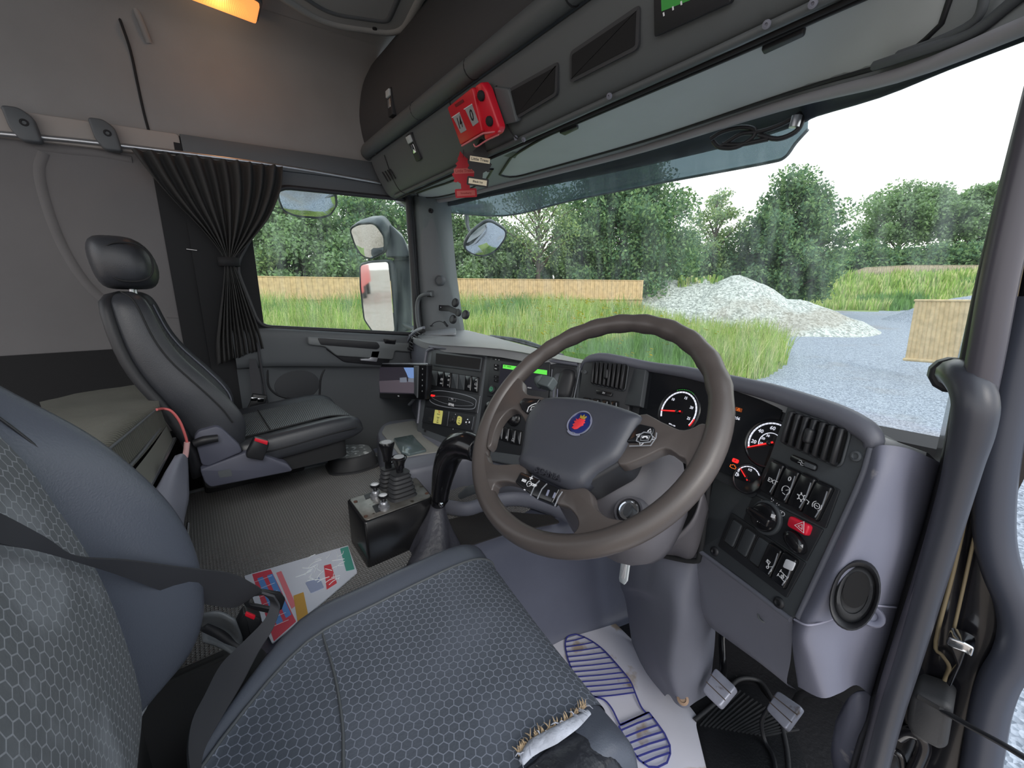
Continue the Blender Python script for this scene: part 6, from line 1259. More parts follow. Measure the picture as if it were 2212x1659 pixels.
# seat base and side cover
bm = B(); loft(bm, [[V((x, y, z)) for x, y in rnd([(.40, -.18), (.87, -.18), (.87, .34), (.40, .34)], .04, 4)] for z in (.02, .30, .42, .47)]); O('seat_base', bm, M_blk2, ds); bm = B(); box(bm, (.46, -.22, .44), (.82, -.12, .60)); O('dark_gap_block', bm, M_blk2, ds); bm = B(); box(bm, (.285, -.32, .05), (.86, .03, .505)); box(bm, (.225, -.30, .05), (.30, -.005, .47)); O('dark_gap_filler', bm, M_blk2, ds, bevel=.03)  # last two parts: added black blocks that stand in for the shaded gap
bm = B(); rows = [[(428, 1330, .345), (470, 1325, .352), (505, 1342, .362)], [(436, 1352, .33), (490, 1365, .33), (522, 1392, .345)], [(440, 1385, .345), (480, 1400, .345), (512, 1420, .36)]]
grid(bm, [[X(*p_) for p_ in r] for r in rows], 4, 4); O('side_cover', bm, M_plas, ds, solid=.004)
bm = B(); f = Fr(X(440, 1380, .34), X(510, 1400, .35), X(420, 1450, .36)); tube(bm, [X(440, 1352, .33), X(470, 1368, .33), X(500, 1390, .335), X(516, 1398, .34)], .008, 8, k=3); O('height_lever', bm, M_blk, ds)
# ---- buckle of the driver belt and belt
M_bk = mat('buckle_black', (30, 31, 34), .4)
db = T('seat_belt', 'black seat belt lying across the driver backrest and looping down beside the cushion', 'seat belt', X(560, 1330, .33))
def ribbon(bm, ea, eb, th=.0014, k=5):
    A = spline(ea, k); Bq = spline(eb, k); rings = []
    for i in range(len(A)):
        t = (A[min(i+1, len(A)-1)]-A[max(i-1, 0)]); n_ = t.cross(Bq[i]-A[i]).normalized()*th
        m_ = (A[i]+Bq[i])/2; rings.append([A[i]+n_, m_+n_*1.3, Bq[i]+n_, Bq[i]-n_, m_-n_*1.3, A[i]-n_])
    return loft(bm, rings)
up_ = [(-90, 1075, .69), (0, 1111, .63), (95, 1159, .585), (167, 1201, .53), (278, 1210, .475), (397, 1226, .425), (497, 1238, .372), (548, 1262, .345), (566, 1274, .335)]
dn_ = [(-90, 1150, .685), (0, 1175, .63), (79, 1190, .585), (159, 1212, .53), (246, 1238, .475), (357, 1278, .42), (437, 1302, .37), (500, 1312, .34), (530, 1300, .33)]
bm = B(); ribbon(bm, [X(*p_) for p_ in up_], [X(*p_) for p_ in dn_]); O('shoulder_strap', bm, M_belt, db, ang=60)
le = [(566, 1280, .66), (584, 1298, .63), (572, 1338, .615), (528, 1385, .605), (477, 1437, .600), (441, 1504, .60), (415, 1556, .60), (405, 1616, .60), (411, 1690, .60)]
re_ = [(592, 1288, .65), (604, 1314, .62), (590, 1357, .605), (558, 1409, .595), (522, 1477, .590), (480, 1548, .588), (447, 1608, .588), (434, 1650, .59), (432, 1720, .59)]
bm = B(); ribbon(bm, [Z(*p_) for p_ in le], [Z(*p_) for p_ in re_]); O('lap_strap', bm, M_belt, db, ang=60)
fg_ = Fr(X(525, 1290, .325), X(612, 1290, .325), X(560, 1325, .325)); a_ = plp(fg_, ((522, 1296), (534, 1279), (570, 1274), (606, 1280), (616, 1292), (608, 1314), (588, 1324), (550, 1316), (530, 1308)))
i_g = plp(fg_, ((536, 1298), (544, 1286), (565, 1283), (592, 1287), (600, 1294), (596, 1306), (586, 1312), (556, 1306), (542, 1304)))
bm = B(); A = [[bm.verts.new(fg_.w(a, b, c)) for a, b in P_] for P_, c in ((a_, -.004), (a_, .004), (i_g, .005), (i_g, -.004))]
for q in range(4):
    for j in range(len(a_)): bm.faces.new((A[q][j], A[q][(j+1) % len(a_)], A[(q+1) % 4][(j+1) % len(a_)], A[(q+1) % 4][j]))
O('belt_tongue', bm, M_bk, db, bevel=.0012)
bk = T('belt_buckle', 'black driver belt buckle beside the loose leaflets', 'buckle', X(520, 1370, .32))
fk_ = Fr(X(515, 1320, .318), X(560, 1345, .318), X(500, 1370, .318)); bm = B(); plate(bm, fk_, plp(fk_, ((528, 1316), (566, 1332), (545, 1392), (500, 1368))), -.014, .008, r=.006, bev=.003); O('buckle_body', bm, M_bk, bk)
bm = B(); plate(bm, fk_.off(.006), plp(fk_.off(.006), ((532, 1320), (552, 1328), (548, 1337), (528, 1328))), 0, .004, r=.002, bev=.001); O('release_button', bm, M_red, bk, label='red release button')
# ---- passenger seat
pst = T('passenger_seat', 'black leather passenger seat with ribbed centre and separate headrest', 'seat', (-.62, .2, .28))
XP = -.62
fr_pts = [(.060, .60), (.076, .655), (.086, .705), (.083, .745), (.066, .785), (.046, .818), (.018, .860), (-.010, .900), (-.034, .935), (-.054, .972), (-.069, 1.01), (-.080, 1.05), (-.090, 1.09), (-.104, 1.118), (-.128, 1.132)]
bk_pts = [(-.045, .58), (-.04, .62), (-.045, .665), (-.056, .71), (-.07, .75), (-.084, .79), (-.10, .83), (-.122, .875), (-.136, .91), (-.148, .95), (-.156, .99), (-.162, 1.035), (-.166, 1.08), (-.166, 1.11), (-.155, 1.128)]
hw_ = [.22, .235, .243, .245, .245, .244, .243, .24, .237, .234, .230, .224, .215, .200, .17]
def pring(f, b, hw, bol=.028):
    f = V((0, *f)); b = V((0, *b)); d = f-b
    prof = [(-.86, 0, 0), (-.97, .12, 0), (-1, .4, 0), (-.99, .75, 0), (-.94, .95, 1), (-.86, 1.0, 1.0), (-.76, .99, .8), (-.66, .96, .3), (-.60, .94, 0), (-.3, .93, 0), (0, .925, 0)]
    L = []
    for a, t, bo in prof: L.append(V((XP+a*hw, 0, 0))+b+d*t+d.normalized()*(bol*bo*.5))
    Rr = [V((2*XP-p_.x, p_.y, p_.z)) for p_ in L[:-1]][::-1]
    return L+Rr+[V((XP, 0, 0))+b-d.normalized()*.012]
bm = B(); rg = [pring(f, b, h) for f, b, h in zip(fr_pts, bk_pts, hw_)]; cols_ = [spline([r[j] for r in rg], 3) for j in range(len(rg[0]))]; loft(bm, [[cols_[j][i] for j in range(len(cols_))] for i in range(len(cols_[0]))]); O('backrest', bm, M_leather, pst, ang=0, sub=1)
M_rib = ribmat('ribbed_leather', (78, 82, 84), (50, 52, 56), (2, 1, -.9), .0075)
bm = B(); rows = []
for f, b, h in list(zip(fr_pts, bk_pts, hw_))[1:-2]:
    f = V((0, *f)); b = V((0, *b)); d = (f-b); rows.append([V((XP+a*h, 0, 0))+b+d*t+d.normalized()*.003 for a, t in ((-.64, .955), (-.6, .945), (-.3, .935), (0, .93), (.3, .935), (.6, .945), (.64, .955))])
grid(bm, rows, 4, 3); O('back_insert', bm, M_rib, pst, ang=0)
for sgn in (-1, 1):
    bm = B(); tube(bm, [V((XP+sgn*h*.665, 0, 0))+V((0, *b))+(V((0, *f))-V((0, *b)))*.965+(V((0, *f))-V((0, *b))).normalized()*.006 for f, b, h in list(zip(fr_pts, bk_pts, hw_))[1:-2]], .003, 6, k=3); O('bolster_seam', bm, M_plas2, pst)
bm = B(); tube(bm, [V((XP+h*.985, 0, 0))+V((0, *b))+(V((0, *f))-V((0, *b)))*.86 for f, b, h in list(zip(fr_pts, bk_pts, hw_))[3:]], .002, 6, k=3); O('side_seam', bm, M_blk2, pst)
# back shell
bm = B(); sh_ = [pring((b[0]+.018, b[1]+.006), (b[0]-.014, b[1]-.004), h*1.012, 0) for b, h in zip(bk_pts, hw_)]; loft(bm, sh_); O('back_shell', bm, M_blk, pst, ang=0)
# headrest
bm = B(); rings = []
for z, yc, hy, hx in ((1.138, -.122, .040, .085), (1.147, -.122, .058, .118), (1.172, -.121, .070, .135), (1.21, -.123, .074, .140), (1.25, -.130, .070, .134), (1.276, -.136, .056, .118), (1.288, -.14, .034, .085)): rings.append(ringf((XP+.10, yc, z), (1, 0, 0), (0, 1, 0), hx, hy, 28, 3))
for r in rings:
    for p_ in r: p_.x = (p_.x-(XP+.10))+(XP)
loft(bm, rings); hr = O('headrest', bm, M_leather, pst, ang=0, sub=1)
bm = B(); tube(bm, [V((XP+.131-.014*abs(math.cos(a))**3, -.108+.050*math.copysign(abs(math.cos(a))**.8, math.cos(a)), 1.212+.052*math.copysign(abs(math.sin(a))**.8, math.sin(a)))) for a in [2*PI*i/40 for i in range(40)]], .0024, 6, closed=True); O('headrest_seam', bm, M_blk2, hr)
for x in (-.05, .05): bm = B(); tube(bm, [V((XP+x, -.12, 1.10)), V((XP+x, -.118, 1.15))], .006, 8); O('headrest_post', bm, M_metal, pst)
# cushion
cr_ = []
for y, zt, zb in ((.03, .655, .58), (.08, .662, .57), (.16, .668, .575), (.26, .676, .582), (.36, .684, .59), (.42, .680, .594), (.450, .668, .60), (.464, .645, .612), (.466, .628, .618)):
    hx = .245 if y < .4 else .245-(y-.4)*.5
    L = [(-.9, zb), (-.99, zb+.012), (-1.0, (zt+zb)/2), (-.985, zt-.014), (-.94, zt+.002), (-.88, zt+.006), (-.78, zt+.002), (-.66, zt-.006), (-.6, zt-.008), (-.3, zt-.008), (0, zt-.008)]
    L = [V((XP+a*hx, y, z)) for a, z in L]; cr_.append(L+[V((2*XP-p_.x, p_.y, p_.z)) for p_ in L[:-1]][::-1])
bm = B(); loft(bm, cr_); O('cushion', bm, M_leather, pst, ang=0, sub=1)
bm = B(); grid(bm, [[V((XP+a*.245, y, zt-.0045)) for a in (-.63, -.3, 0, .3, .63)] for y, zt in ((.04, .657), (.16, .668), (.26, .676), (.36, .684), (.415, .680), (.443, .669))], 4, 3); O('cushion_insert', bm, ribmat('ribbed_cushion', (92, 96, 98), (60, 63, 66), (1, 0, .35), .0075), pst, ang=0)
bm = B(); tube(bm, [V((XP+.162, y, z)) for y, z in ((.05, .660), (.16, .669), (.26, .677), (.36, .684), (.43, .672))], .0025, 6, k=3); tube(bm, [V((XP-.162, .17, .667)), V((XP+.162, .17, .667))], .002, 6); O('cushion_seam', bm, M_blk2, pst)
bm = B(); tube(bm, [V((XP+.244, y, z)) for y, z in ((.08, .622), (.2, .628), (.34, .642), (.43, .648))], .0025, 6, k=3); O('side_piping', bm, M_blk2, pst)
bm = B(); loft(bm, [[V((x, y, z)) for x, y in rnd([(-.84, -.04), (-.68, -.04), (-.68, .30), (-.84, .30)], .03, 4)] for z in (.28, .56)]); O('seat_base', bm, M_blk2, pst); bm = B(); loft(bm, [[V((x, y, z)) for x, y in rnd([(-.84, -.03), (-.40, -.03), (-.40, .40), (-.84, .40)], .04, 4)] for z in (.535, .60)]); O('seat_pan', bm, M_blk2, pst)
M_sid = mat('seat_cover_grey', (80, 82, 96), .5, bump=(1500, .2, .0006))
fs_ = Fr(X(430, 1000, -.365), X(640, 1015, -.365), X(470, 920, -.365))
bm = B(); plate(bm, fs_, plp(fs_, ((419, 944), (428, 930), (468, 919), (480, 925), (518, 962), (523, 975), (450, 1006), (436, 1003))), -.03, .008, r=.008, bev=.004); O('recliner_cover', bm, M_sid, pst)
bm = B(); plate(bm, fs_, plp(fs_, ((432, 1012), (530, 975), (560, 978), (620, 1000), (630, 1012), (628, 1016), (455, 1050), (442, 1040))), -.03, .012, r=.008, bev=.004); O('side_cover', bm, M_sid, pst)
bm = B(); plate(bm, fs_.off(.012), plp(fs_.off(.012), ((470, 1018), (498, 1013), (502, 1028), (474, 1032))), -.001, .0012, r=.002); O('cover_recess', bm, M_plas, pst)
bm = B(); tube(bm, [fs_.wp(420, 956, .012), fs_.wp(440, 948, .016), fs_.wp(470, 943, .016)], [.012, .013, .011], 10, k=3); O('recliner_lever', bm, M_blk, pst)
bu = T('belt_buckle', 'black passenger belt buckle with bright red release button', 'buckle', X(545, 990, -.34)); fb_ = Fr(X(535, 990, -.34), X(568, 990, -.34), X(550, 945, -.34))
bm = B(); plate(bm, fb_, plp(fb_, ((549, 944), (580, 952), (580, 960), (567, 993), (531, 986), (533, 976))), -.012, .012, r=.005, bev=.003); O('buckle_body', bm, M_bk, bu)
bm = B(); plate(bm, fb_.off(.012), plp(fb_.off(.012), ((551, 946), (579, 953), (577, 961), (549, 952))), -.004, .003, r=.002, bev=.001); O('release_button', bm, M_red, bu, label='bright red release button')
# far belt
sb = T('seat_belt', 'passenger seat belt with buckle hanging against the far door', 'seat belt', X(555, 900, -.95))
bm = B(); ribbon(bm, [X(538, 775, -1.03), X(540, 810, -1.02), X(545, 850, -1.0), X(548, 870, -.98)], [X(552, 775, -1.02), X(562, 810, -1.0), X(566, 850, -.98), X(564, 870, -.97)]); tube(bm, [X(556, 740, -1.04), X(565, 800, -1.03), X(575, 860, -1.02), X(582, 890, -1.0)], .006, 6, k=3); O('strap', bm, M_belt, sb)
fbk = Fr(X(540, 880, -.95), X(575, 880, -.95), X(545, 860, -.95)); bm = B(); plate(bm, fbk, plp(fbk, ((546, 850), (577, 854), (573, 870), (560, 896), (529, 893), (540, 870))), -.01, .01, r=.004, bev=.003); O('buckle_body', bm, M_bk, sb)
for (u, v) in ((548, 861), (562, 863)): bm = B(); c = fbk.hit(u, v); plate(bm, fbk, [(c[0]-.012, c[1]-.008), (c[0]+.012, c[1]-.008), (c[0]+.012, c[1]+.008), (c[0]-.012, c[1]+.008)], .009, .012, r=.004, bev=.001); O('buckle_catch', bm, M_chr, sb)
# ---- bunk
bunk = T('bunk_mattress', 'olive grey ribbed mattress of the sleeper bunk behind the seats', 'mattress', Z(200, 950, .72))
M_matt = ribmat('mattress_cloth', (96, 96, 88), (72, 72, 66), (0, 1, .5), .009, .9)
topn = [[Z(85, 868, .83), Z(200, 845, .835), Z(316, 826, .84)], [Z(100, 905, .835), Z(230, 880, .835), Z(338, 842, .84)], [Z(130, 960, .82), Z(240, 925, .845), Z(344, 872, .835)], [Z(160, 1030, .82), Z(210, 995, .83), Z(346, 880, .825)]]
bm = B(); grid(bm, topn, 6, 6)
for v in bm.verts: v.co.z += .006*noise.noise(v.co*9)+.004*noise.noise(v.co*22)
O('mattress_top', bm, M_matt, bunk, ang=0)
bm = B(); grid(bm, [[Z(160, 1032, .818), Z(210, 995, .828), Z(280, 933, .828), Z(346, 880, .824)], [Z(215, 1050, .785), Z(250, 1018, .785), Z(310, 955, .785), Z(355, 905, .785)], [Z(240, 1066, .765), Z(268, 1030, .765), Z(322, 968, .765), Z(360, 918, .765)]], 5, 4); O('mattress_side', bm, M_matt, bunk, ang=0)
bm = B(); tube(bm, [Z(205, 996, .832), Z(280, 933, .832), Z(344, 878, .828)], .003, 6, k=4); tube(bm, [Z(255, 1035, .773), Z(310, 972, .773), Z(352, 915, .773)], .004, 6, k=4); O('mattress_piping', bm, M_plas, bunk)
bb_ = T('sleeper_bunk', 'grey bunk base with metal edge strip below the mattress', 'bunk base', Z(330, 1050, .6))
bm = B(); grid(bm, [[Z(245, 1070, .762), Z(275, 1035, .762), Z(325, 972, .762), Z(361, 918, .762)], [Z(285, 1100, .715), Z(318, 1058, .715), Z(345, 1008, .715), Z(374, 950, .715)]], 4, 3); O('base_board', bm, mat('base_board', (104, 104, 98), .7), bb_)
bm = B(); tube(bm, [Z(290, 1100, .71), Z(318, 1056, .71), Z(346, 1006, .71), Z(375, 950, .71)], .006, 6, k=3, flat=1.6); O('metal_edge', bm, M_metal, bb_)
bm = B(); grid(bm, [[X(378, 984, -.15), X(395, 980, -.16), X(406, 990, -.2)], [X(352, 1030, -.1), X(380, 1030, -.11), X(408, 1040, -.16)], [X(335, 1085, -.06), X(372, 1090, -.07), X(408, 1078, -.12)], [X(370, 1160, -.04), X(388, 1158, -.05), X(398, 1130, -.1)], [X(385, 1230, -.03), X(392, 1225, -.04), X(399, 1180, -.08)]], 5, 4); O('base_post', bm, M_plas2, bb_, solid=.01, ang=0)
bm = B(); tube(bm, [X(403, 1165, -.15), X(407, 1128, -.16)], .004, 6); O('base_rail', bm, M_chr, bb_)
bm = B(); box(bm, (-1.108, -1.4, .0), (-.45, -.24, .70)); box(bm, (-1.108, -1.4, .70), (-1.09, -.15, .915)); box(bm, (-.45, -1.4, .0), (.30, -.30, .70)); box(bm, (-.36, -.6, .41), (.30, -.19, .71)); O('bunk_locker', bm, mat('bunk_black', (24, 24, 26), .9), label='black carpeted locker under and behind the sleeper bunk', cat='locker')
cb_ = T('power_cable', 'thin red and white cable looping from the mattress to the seat', 'cable', X(400, 985, -.3))
bm = B(); tube(bm, [Z(338, 885, .83), X(352, 883, -.33), X(370, 888, -.33), X(388, 910, -.33), X(400, 940, -.33), X(405, 960, -.33)], .0035, 8, k=5); O('cable', bm, mat('cable_red', (196, 96, 96), .5), cb_)
bm = B(); tube(bm, [X(404, 955, -.33), X(402, 975, -.33), X(400, 988, -.33)], .007, 8, k=3); O('connector', bm, mat('connector', (214, 170, 170), .5), cb_)
# ---- curtain
lb = [(282, 322), (330, 385), (380, 440), (430, 490), (468, 535), (484, 566), (482, 620), (474, 690), (468, 740), (470, 788)]
rb = [(609, 360), (604, 410), (583, 465), (550, 510), (518, 545), (505, 566), (522, 610), (545, 670), (563, 720), (571, 752)]
ct = T('curtain', 'dark grey pleated cab curtain gathered by a tie beside the side window', 'curtain', X(500, 780, -1.05))
lbs = spline([X(u, v, -1.05) for u, v in lb], 5); rbs = spline([X(u, v, -1.05) for u, v in rb], 5)
bm = B(); nn2 = 110; vs_ = []
for i, (a, b) in enumerate(zip(lbs, rbs)):
    f = i/(len(lbs)-1); row = []; wd = (a-b).length; amp = min(.020, .012+.02*wd)
    for j in range(nn2+1):
        s_ = j/nn2; ph = 2*PI*(11*s_+.35*math.sin(f*5)); p_ = a.lerp(b, s_+.006*math.sin(ph*1.0+1)); p_.x += amp*math.sin(ph)+.006*math.sin(2*PI*3.3*s_+f*4)
        if f > .95: p_.z += .006*math.sin(ph)
        row.append(bm.verts.new(p_))
    vs_.append(row)
for i in range(len(vs_)-1):
    for j in range(nn2): bm.faces.new((vs_[i][j], vs_[i][j+1], vs_[i+1][j+1], vs_[i+1][j]))
O('curtain_cloth', bm, M_cloth, ct, ang=0, solid=.0015)
bm = B(); c = (X(484, 566, -1.05)+X(505, 566, -1.05))/2; loft(bm, [ringf(c+V((0, 0, z)), (1, 0, 0), (0, 1, 0), .034, .038, 20, 2) for z in (-.018, .018)], caps=False); O('curtain_tie', bm, M_blk2, ct, solid=.003)
bm = B(); box(bm, (-1.13, -.03, .0), (-1.112, .10, 1.70)); box(bm, (-1.13, .05, .0), (-1.095, .27, 1.70)); O('wall_left_pillar', bm, M_blk2, kind='structure')
bm = B(); tube(bm, [X(403, 538, XL+.02), X(426, 541, XL+.03)], .003, 6); O('curtain_peg', bm, M_chr, label='small metal peg on the sleeper wall beside the curtain', cat='peg')
bm = B()
for f in (.15, .32, .5): pass
bm.free()
# ================================================================== LEVER BOX, GEAR LEVER
zb = ZT+.006
c0 = Z(794, 1225, zb); zt_ = Y(787, 1130, c0.y).z
def TZ(u, v, dz_=0): return Z(u, v, zt_+dz_)
lbx = T('lever_box', 'black metal box with worn steel top plate carrying tipper levers and toggles', 'lever box', c0)
tp = [TZ(749, 1079), TZ(787, 1130), TZ(938, 1074), TZ(900, 1030)]; 
tp2 = [(p.x, p.y) for p in tp]
bm = B(); loft(bm, [[V((x, y, z)) for x, y in rnd(tp2, .008, 3)] for z in (zb, zt_-.004)]+[[V((x, y, zt_)) for x, y in inset(rnd(tp2, .008, 3), .004)]]); O('box_body', bm, mat('box_black', (24, 24, 26), .25, speck=(30, (120, 112, 100), .76)), lbx)
fz_ = Fr((0, 0, zt_), (1, 0, zt_), (0, 1, zt_))
bm = B(); plate(bm, fz_, inset(tp2, .008), 0, .0025, r=.012, bev=.0008); O('top_plate', bm, mat('worn_plate', (132, 130, 126), .35, .7, var=(22, .35), speck=(30, (70, 60, 52), .66)), lbx)
for u, v in ((768, 1084), (790, 1116), (922, 1066)):
    bm = B(); p = TZ(u, v, .0025); lathe(bm, p, (0, 0, 1), [(.0055, 0), (.0055, .002), (.003, .0032)], 12); O('rivet', bm, mat('rust', (92, 66, 56), .6, .3), lbx)
for q in (((786, 1072), (806, 1064), (812, 1072), (790, 1081)), ((804, 1095), (818, 1090), (830, 1103), (812, 1110))):
    bm = B(); plate(bm, fz_, [(TZ(*a).x, TZ(*a).y) for a in q], .002, .0036, r=.003); O('slot_plate', bm, M_blk, lbx)
def bellows(c, n, w0, w1, h, name):
    bm = B(); rings = []
    for i in range(n*2+1):
        f = i/(n*2); w = (w0+(w1-w0)*f)*(1.0 if i % 2 == 0 else .86); rings.append(ringf(c+V((0, 0, h*f)), FA, FB, w, w*.8, 24, 4))
    loft(bm, rings); return bm
FA = (tp[2]-tp[1]).normalized(); FB = V((-FA.y, FA.x, 0))
for (u, v, ku, kv, n, w0, lab, zz) in ((867, 1070, 866, 990, 6, .043, 'front black tipper lever with rubber bellows, nearest the driver seat', .075), (842, 1050, 853, 968, 5, .034, 'rear black tipper lever with rubber bellows, behind the front one', .062)):
    t = T('tipper_lever', lab, 'lever', TZ(u, v)); c = TZ(u, v, .002); bm = bellows(c, n, w0, w0*.62, zz, 'b'); O('bellows', bm, M_rub, t, ang=25)
    kx = V((c.x, c.y, Y(ku, kv, c.y).z)); top_ = c+V((0, 0, zz)); bm = B(); hgt = kx.z-top_.z
    lathe(bm, top_, (kx-top_), [(.010, -.005), (.010, hgt*.24), (.014, hgt*.27), (.014, hgt*.42), (.016, hgt*.6), (.021, hgt*.82), (.0235, hgt*.93), (.021, hgt)], 20); lv_ = O('lever_knob', bm, M_gloss, t)
    bm = B(); lathe(bm, top_+(kx-top_).normalized()*hgt, (kx-top_), [(.016, -.001), (.015, .0012), (.002, .0016)], 20); O('knob_cap', bm, mat('knob_cap_grey', (150, 152, 156), .5), lv_)
for (u, v, ku, kv, lab) in ((812, 1074, 805, 1041, 'far chrome collared toggle with pale cap on the lever box'), (830, 1098, 826, 1067, 'near chrome collared toggle with pale cap on the lever box')):
    t = T('toggle_switch', lab, 'toggle', TZ(u, v)); c = TZ(u, v, .002); kx = V((c.x, c.y, Y(ku, kv, c.y).z)); h_ = kx.z-c.z
    bm = B(); lathe(bm, c, (0, 0, 1), [(.016, 0), (.016, .008), (.012, .010), (.012, .018), (.009, .022)], 18); O('collar', bm, mat('dull_chrome', (170, 172, 178), .35, .8), t)
    bm = B(); lathe(bm, c, kx-c, [(.006, .018), (.006, h_-.014), (.013, h_-.008), (.0145, h_-.003), (.0135, h_)], 18); ko = O('knob', bm, M_gloss, t)
    bm = B(); lathe(bm, c, kx-c, [(.0115, h_-.001), (.0105, h_+.0006), (.001, h_+.0008)], 18); O('knob_cap', bm, mat('cap_pale', (206, 208, 212), .5), ko)
t = T('toggle_switch', 'small pale capped toggle half hidden behind the tipper levers', 'toggle', TZ(838, 1040)); c = TZ(838, 1040, .002); kx = Y(841, 996, c.y)
bm = B(); lathe(bm, c, kx-c, [(.006, 0), (.006, (kx-c).length-.01), (.013, (kx-c).length-.004), (.012, (kx-c).length)], 16); ko = O('knob', bm, M_gloss, t); bm = B(); lathe(bm, kx, kx-c, [(.011, -.001), (.010, .001), (.001, .001)], 16); O('knob_cap', bm, mat('cap_pale', (206, 208, 212), .5), ko)
# gear lever
gl_ = T('gear_lever', 'glossy black cranked gear lever rising from a leather gaiter', 'gear lever', Z(940, 1190, ZT))
yg = .50
bm = B(); tube(bm, [Y(950, 1078, yg), Y(953, 1050, yg), Y(960, 1015, yg+.002), Y(970, 985, yg+.005), Y(985, 966, yg+.01), Y(1008, 962, yg+.02), Y(1034, 972, yg+.03)], [.025, .028, .033, .036, .037, .037, .033], 20, k=6, flat=1.0); O('lever_grip', bm, M_gloss, gl_, ang=0, sub=1)
bm = B(); c = Y(1004, 953, yg+.012); lathe(bm, c, V((-.2, -.35, 1)), [(.018, -.006), (.017, .002), (.002, .003)], 20); O('shift_plate', bm, M_metal, gl_)
bm = B(); tube(bm, [Y(946, 1090, yg), Y(950, 1076, yg)], [.020, .026], 18); O('collar', bm, M_gloss, gl_)
bm = B(); lathe(bm, Y(955, 1090, yg-.02), (0, -1, .1), [(.007, 0), (.008, .006), (.004, .009)], 14); O('release_catch', bm, M_chr, gl_)
bm = B(); rings = []; ct0 = Y(946, 1088, yg); base = Z(935, 1195, ZT)
for i in range(12):
    f = i/11; c = ct0.lerp(V((base.x, base.y, ZT)), f); rad = .020+.056*f**1.3
    rings.append([c+V((math.cos(a)*rad*(1+.13*math.sin(a*5+f*2)*f), math.sin(a)*rad*(1+.13*math.sin(a*5+f*2)*f), .006*math.sin(a*3+f*5)*f)) for a in [2*PI*j/40 for j in range(40)]])
loft(bm, rings); O('gaiter', bm, mat('gaiter_leather', (60, 60, 68), .45, bump=(60, .6, .004)), gl_, ang=0)
hbk = T('parking_lever', 'dark lever joint reaching from behind the gear lever under the wheel', 'lever', Y(1010, 1075, .60)); bm = B(); tube(bm, [Y(995, 1072, .60), Y(1015, 1060, .61), Y(1032, 1055, .62)], [.010, .015, .014], 12, k=4); O('lever_joint', bm, M_plas, hbk)
# rubber lid on the tunnel
rl = T('rubber_cover', 'oblong rubber service cover with scuffed pale top on the tunnel mat', 'cover', Z(760, 1010, zb)); bp_ = [(Z(u, v, zb).x, Z(u, v, zb).y) for u, v in ((703, 1004), (716, 1028), (768, 1024), (822, 1006), (810, 985), (740, 985))]
cxm = sum(a for a, b in bp_)/6; cym = sum(b for a, b in bp_)/6; sm = rnd(bp_, .035, 5); bm = B(); loft(bm, [[V((cxm+(a-cxm)*s_, cym+(b-cym)*s_, zb+h_)) for a, b in sm] for s_, h_ in ((1.06, 0), (1.05, .006), (.96, .009), (.88, .05), (.82, .060), (.76, .063))]); O('cover_body', bm, M_rub, rl, ang=50)
bm = B(); loft(bm, [[V((cxm+(a-cxm)*s_, cym+(b-cym)*s_, zb+h_)) for a, b in sm] for s_, h_ in ((.78, .060), (.76, .0640), (.70, .0648))]); O('cover_top', bm, mat('scuffed_rubber', (96, 98, 98), .5, speck=(50, (176, 178, 178), .54)), rl)
# leaflets in a clear wallet
lf = T('leaflet_wallet', 'clear plastic wallet of red, blue and white striped leaflets on the tunnel mat', 'leaflets', Z(650, 1290, zb)); zl = zb+.002
LQ = [Z(528, 1246, zl), Z(752, 1180, zl), Z(778, 1250, zl), Z(590, 1392, zl), Z(566, 1330, zl)]
fl2 = Fr(LQ[0], LQ[1], LQ[3]); fl2.N = V((0, 0, 1)); fl2.Y = fl2.N.cross(fl2.X)
def lp2(*q): return [((Z(u, v, zl)-fl2.o).dot(fl2.X), (Z(u, v, zl)-fl2.o).dot(fl2.Y)) for u, v in q]
bm = B(); plate(bm, fl2, lp2((528, 1246), (752, 1180), (772, 1238), (700, 1300), (588, 1392), (560, 1330)), 0, .003, r=.003); O('leaflet', bm, mat('leaflet_white', (206, 210, 222), .5), lf)
stripes = [(((545, 1243), (585, 1232), (640, 1345), (592, 1388)), (206, 66, 86)), (((556, 1252), (568, 1248), (612, 1345), (598, 1352)), (88, 140, 206)), (((577, 1246), (589, 1242), (630, 1330), (618, 1338)), (88, 140, 206)), (((597, 1240), (608, 1236), (640, 1310), (630, 1318)), (220, 120, 130)),
           (((634, 1290), (656, 1282), (666, 1330), (644, 1350)), (196, 150, 64)), (((700, 1225), (715, 1221), (728, 1262), (706, 1276)), (206, 60, 72)), (((735, 1188), (752, 1183), (766, 1232), (748, 1236)), (70, 150, 136)), (((660, 1262), (690, 1250), (700, 1272), (672, 1284)), (150, 160, 190))]
for i, (q, c) in enumerate(stripes):
    bm = B(); plate(bm, fl2, lp2(*q), .003, .0034+.0002*i, r=.002); O('printed_block', bm, mat('print_%d' % i, c, .5), lf)
bm = B()
for k_ in range(7):
    a = lp2((548+k_*4.5, 1262+k_*17)); b = lp2((588+k_*6, 1247+k_*16)); stroke(bm, fl2, [a[0], b[0]], .0012, .005, .0054)
O('text_lines', bm, M_white, lf)
bm = B()
for k_ in range(26):
    c = V(lp2((random.uniform(655, 745), random.uniform(1198, 1262)))[0]); a = random.uniform(0, PI); d = V((math.cos(a), math.sin(a)))*random.uniform(.006, .02); w_ = V((-d.y, d.x))*random.uniform(-.5, .5); stroke(bm, fl2, [(q_.x, q_.y) for q_ in spline([V((*(c-d), 0)), V((*(c+w_), 0)), V((*(c+d), 0))], 4)], .0014, .0052, .0066)
O('wallet_creases', bm, mat('plastic_sheen', (236, 240, 244), .12), lf, kind='stuff')
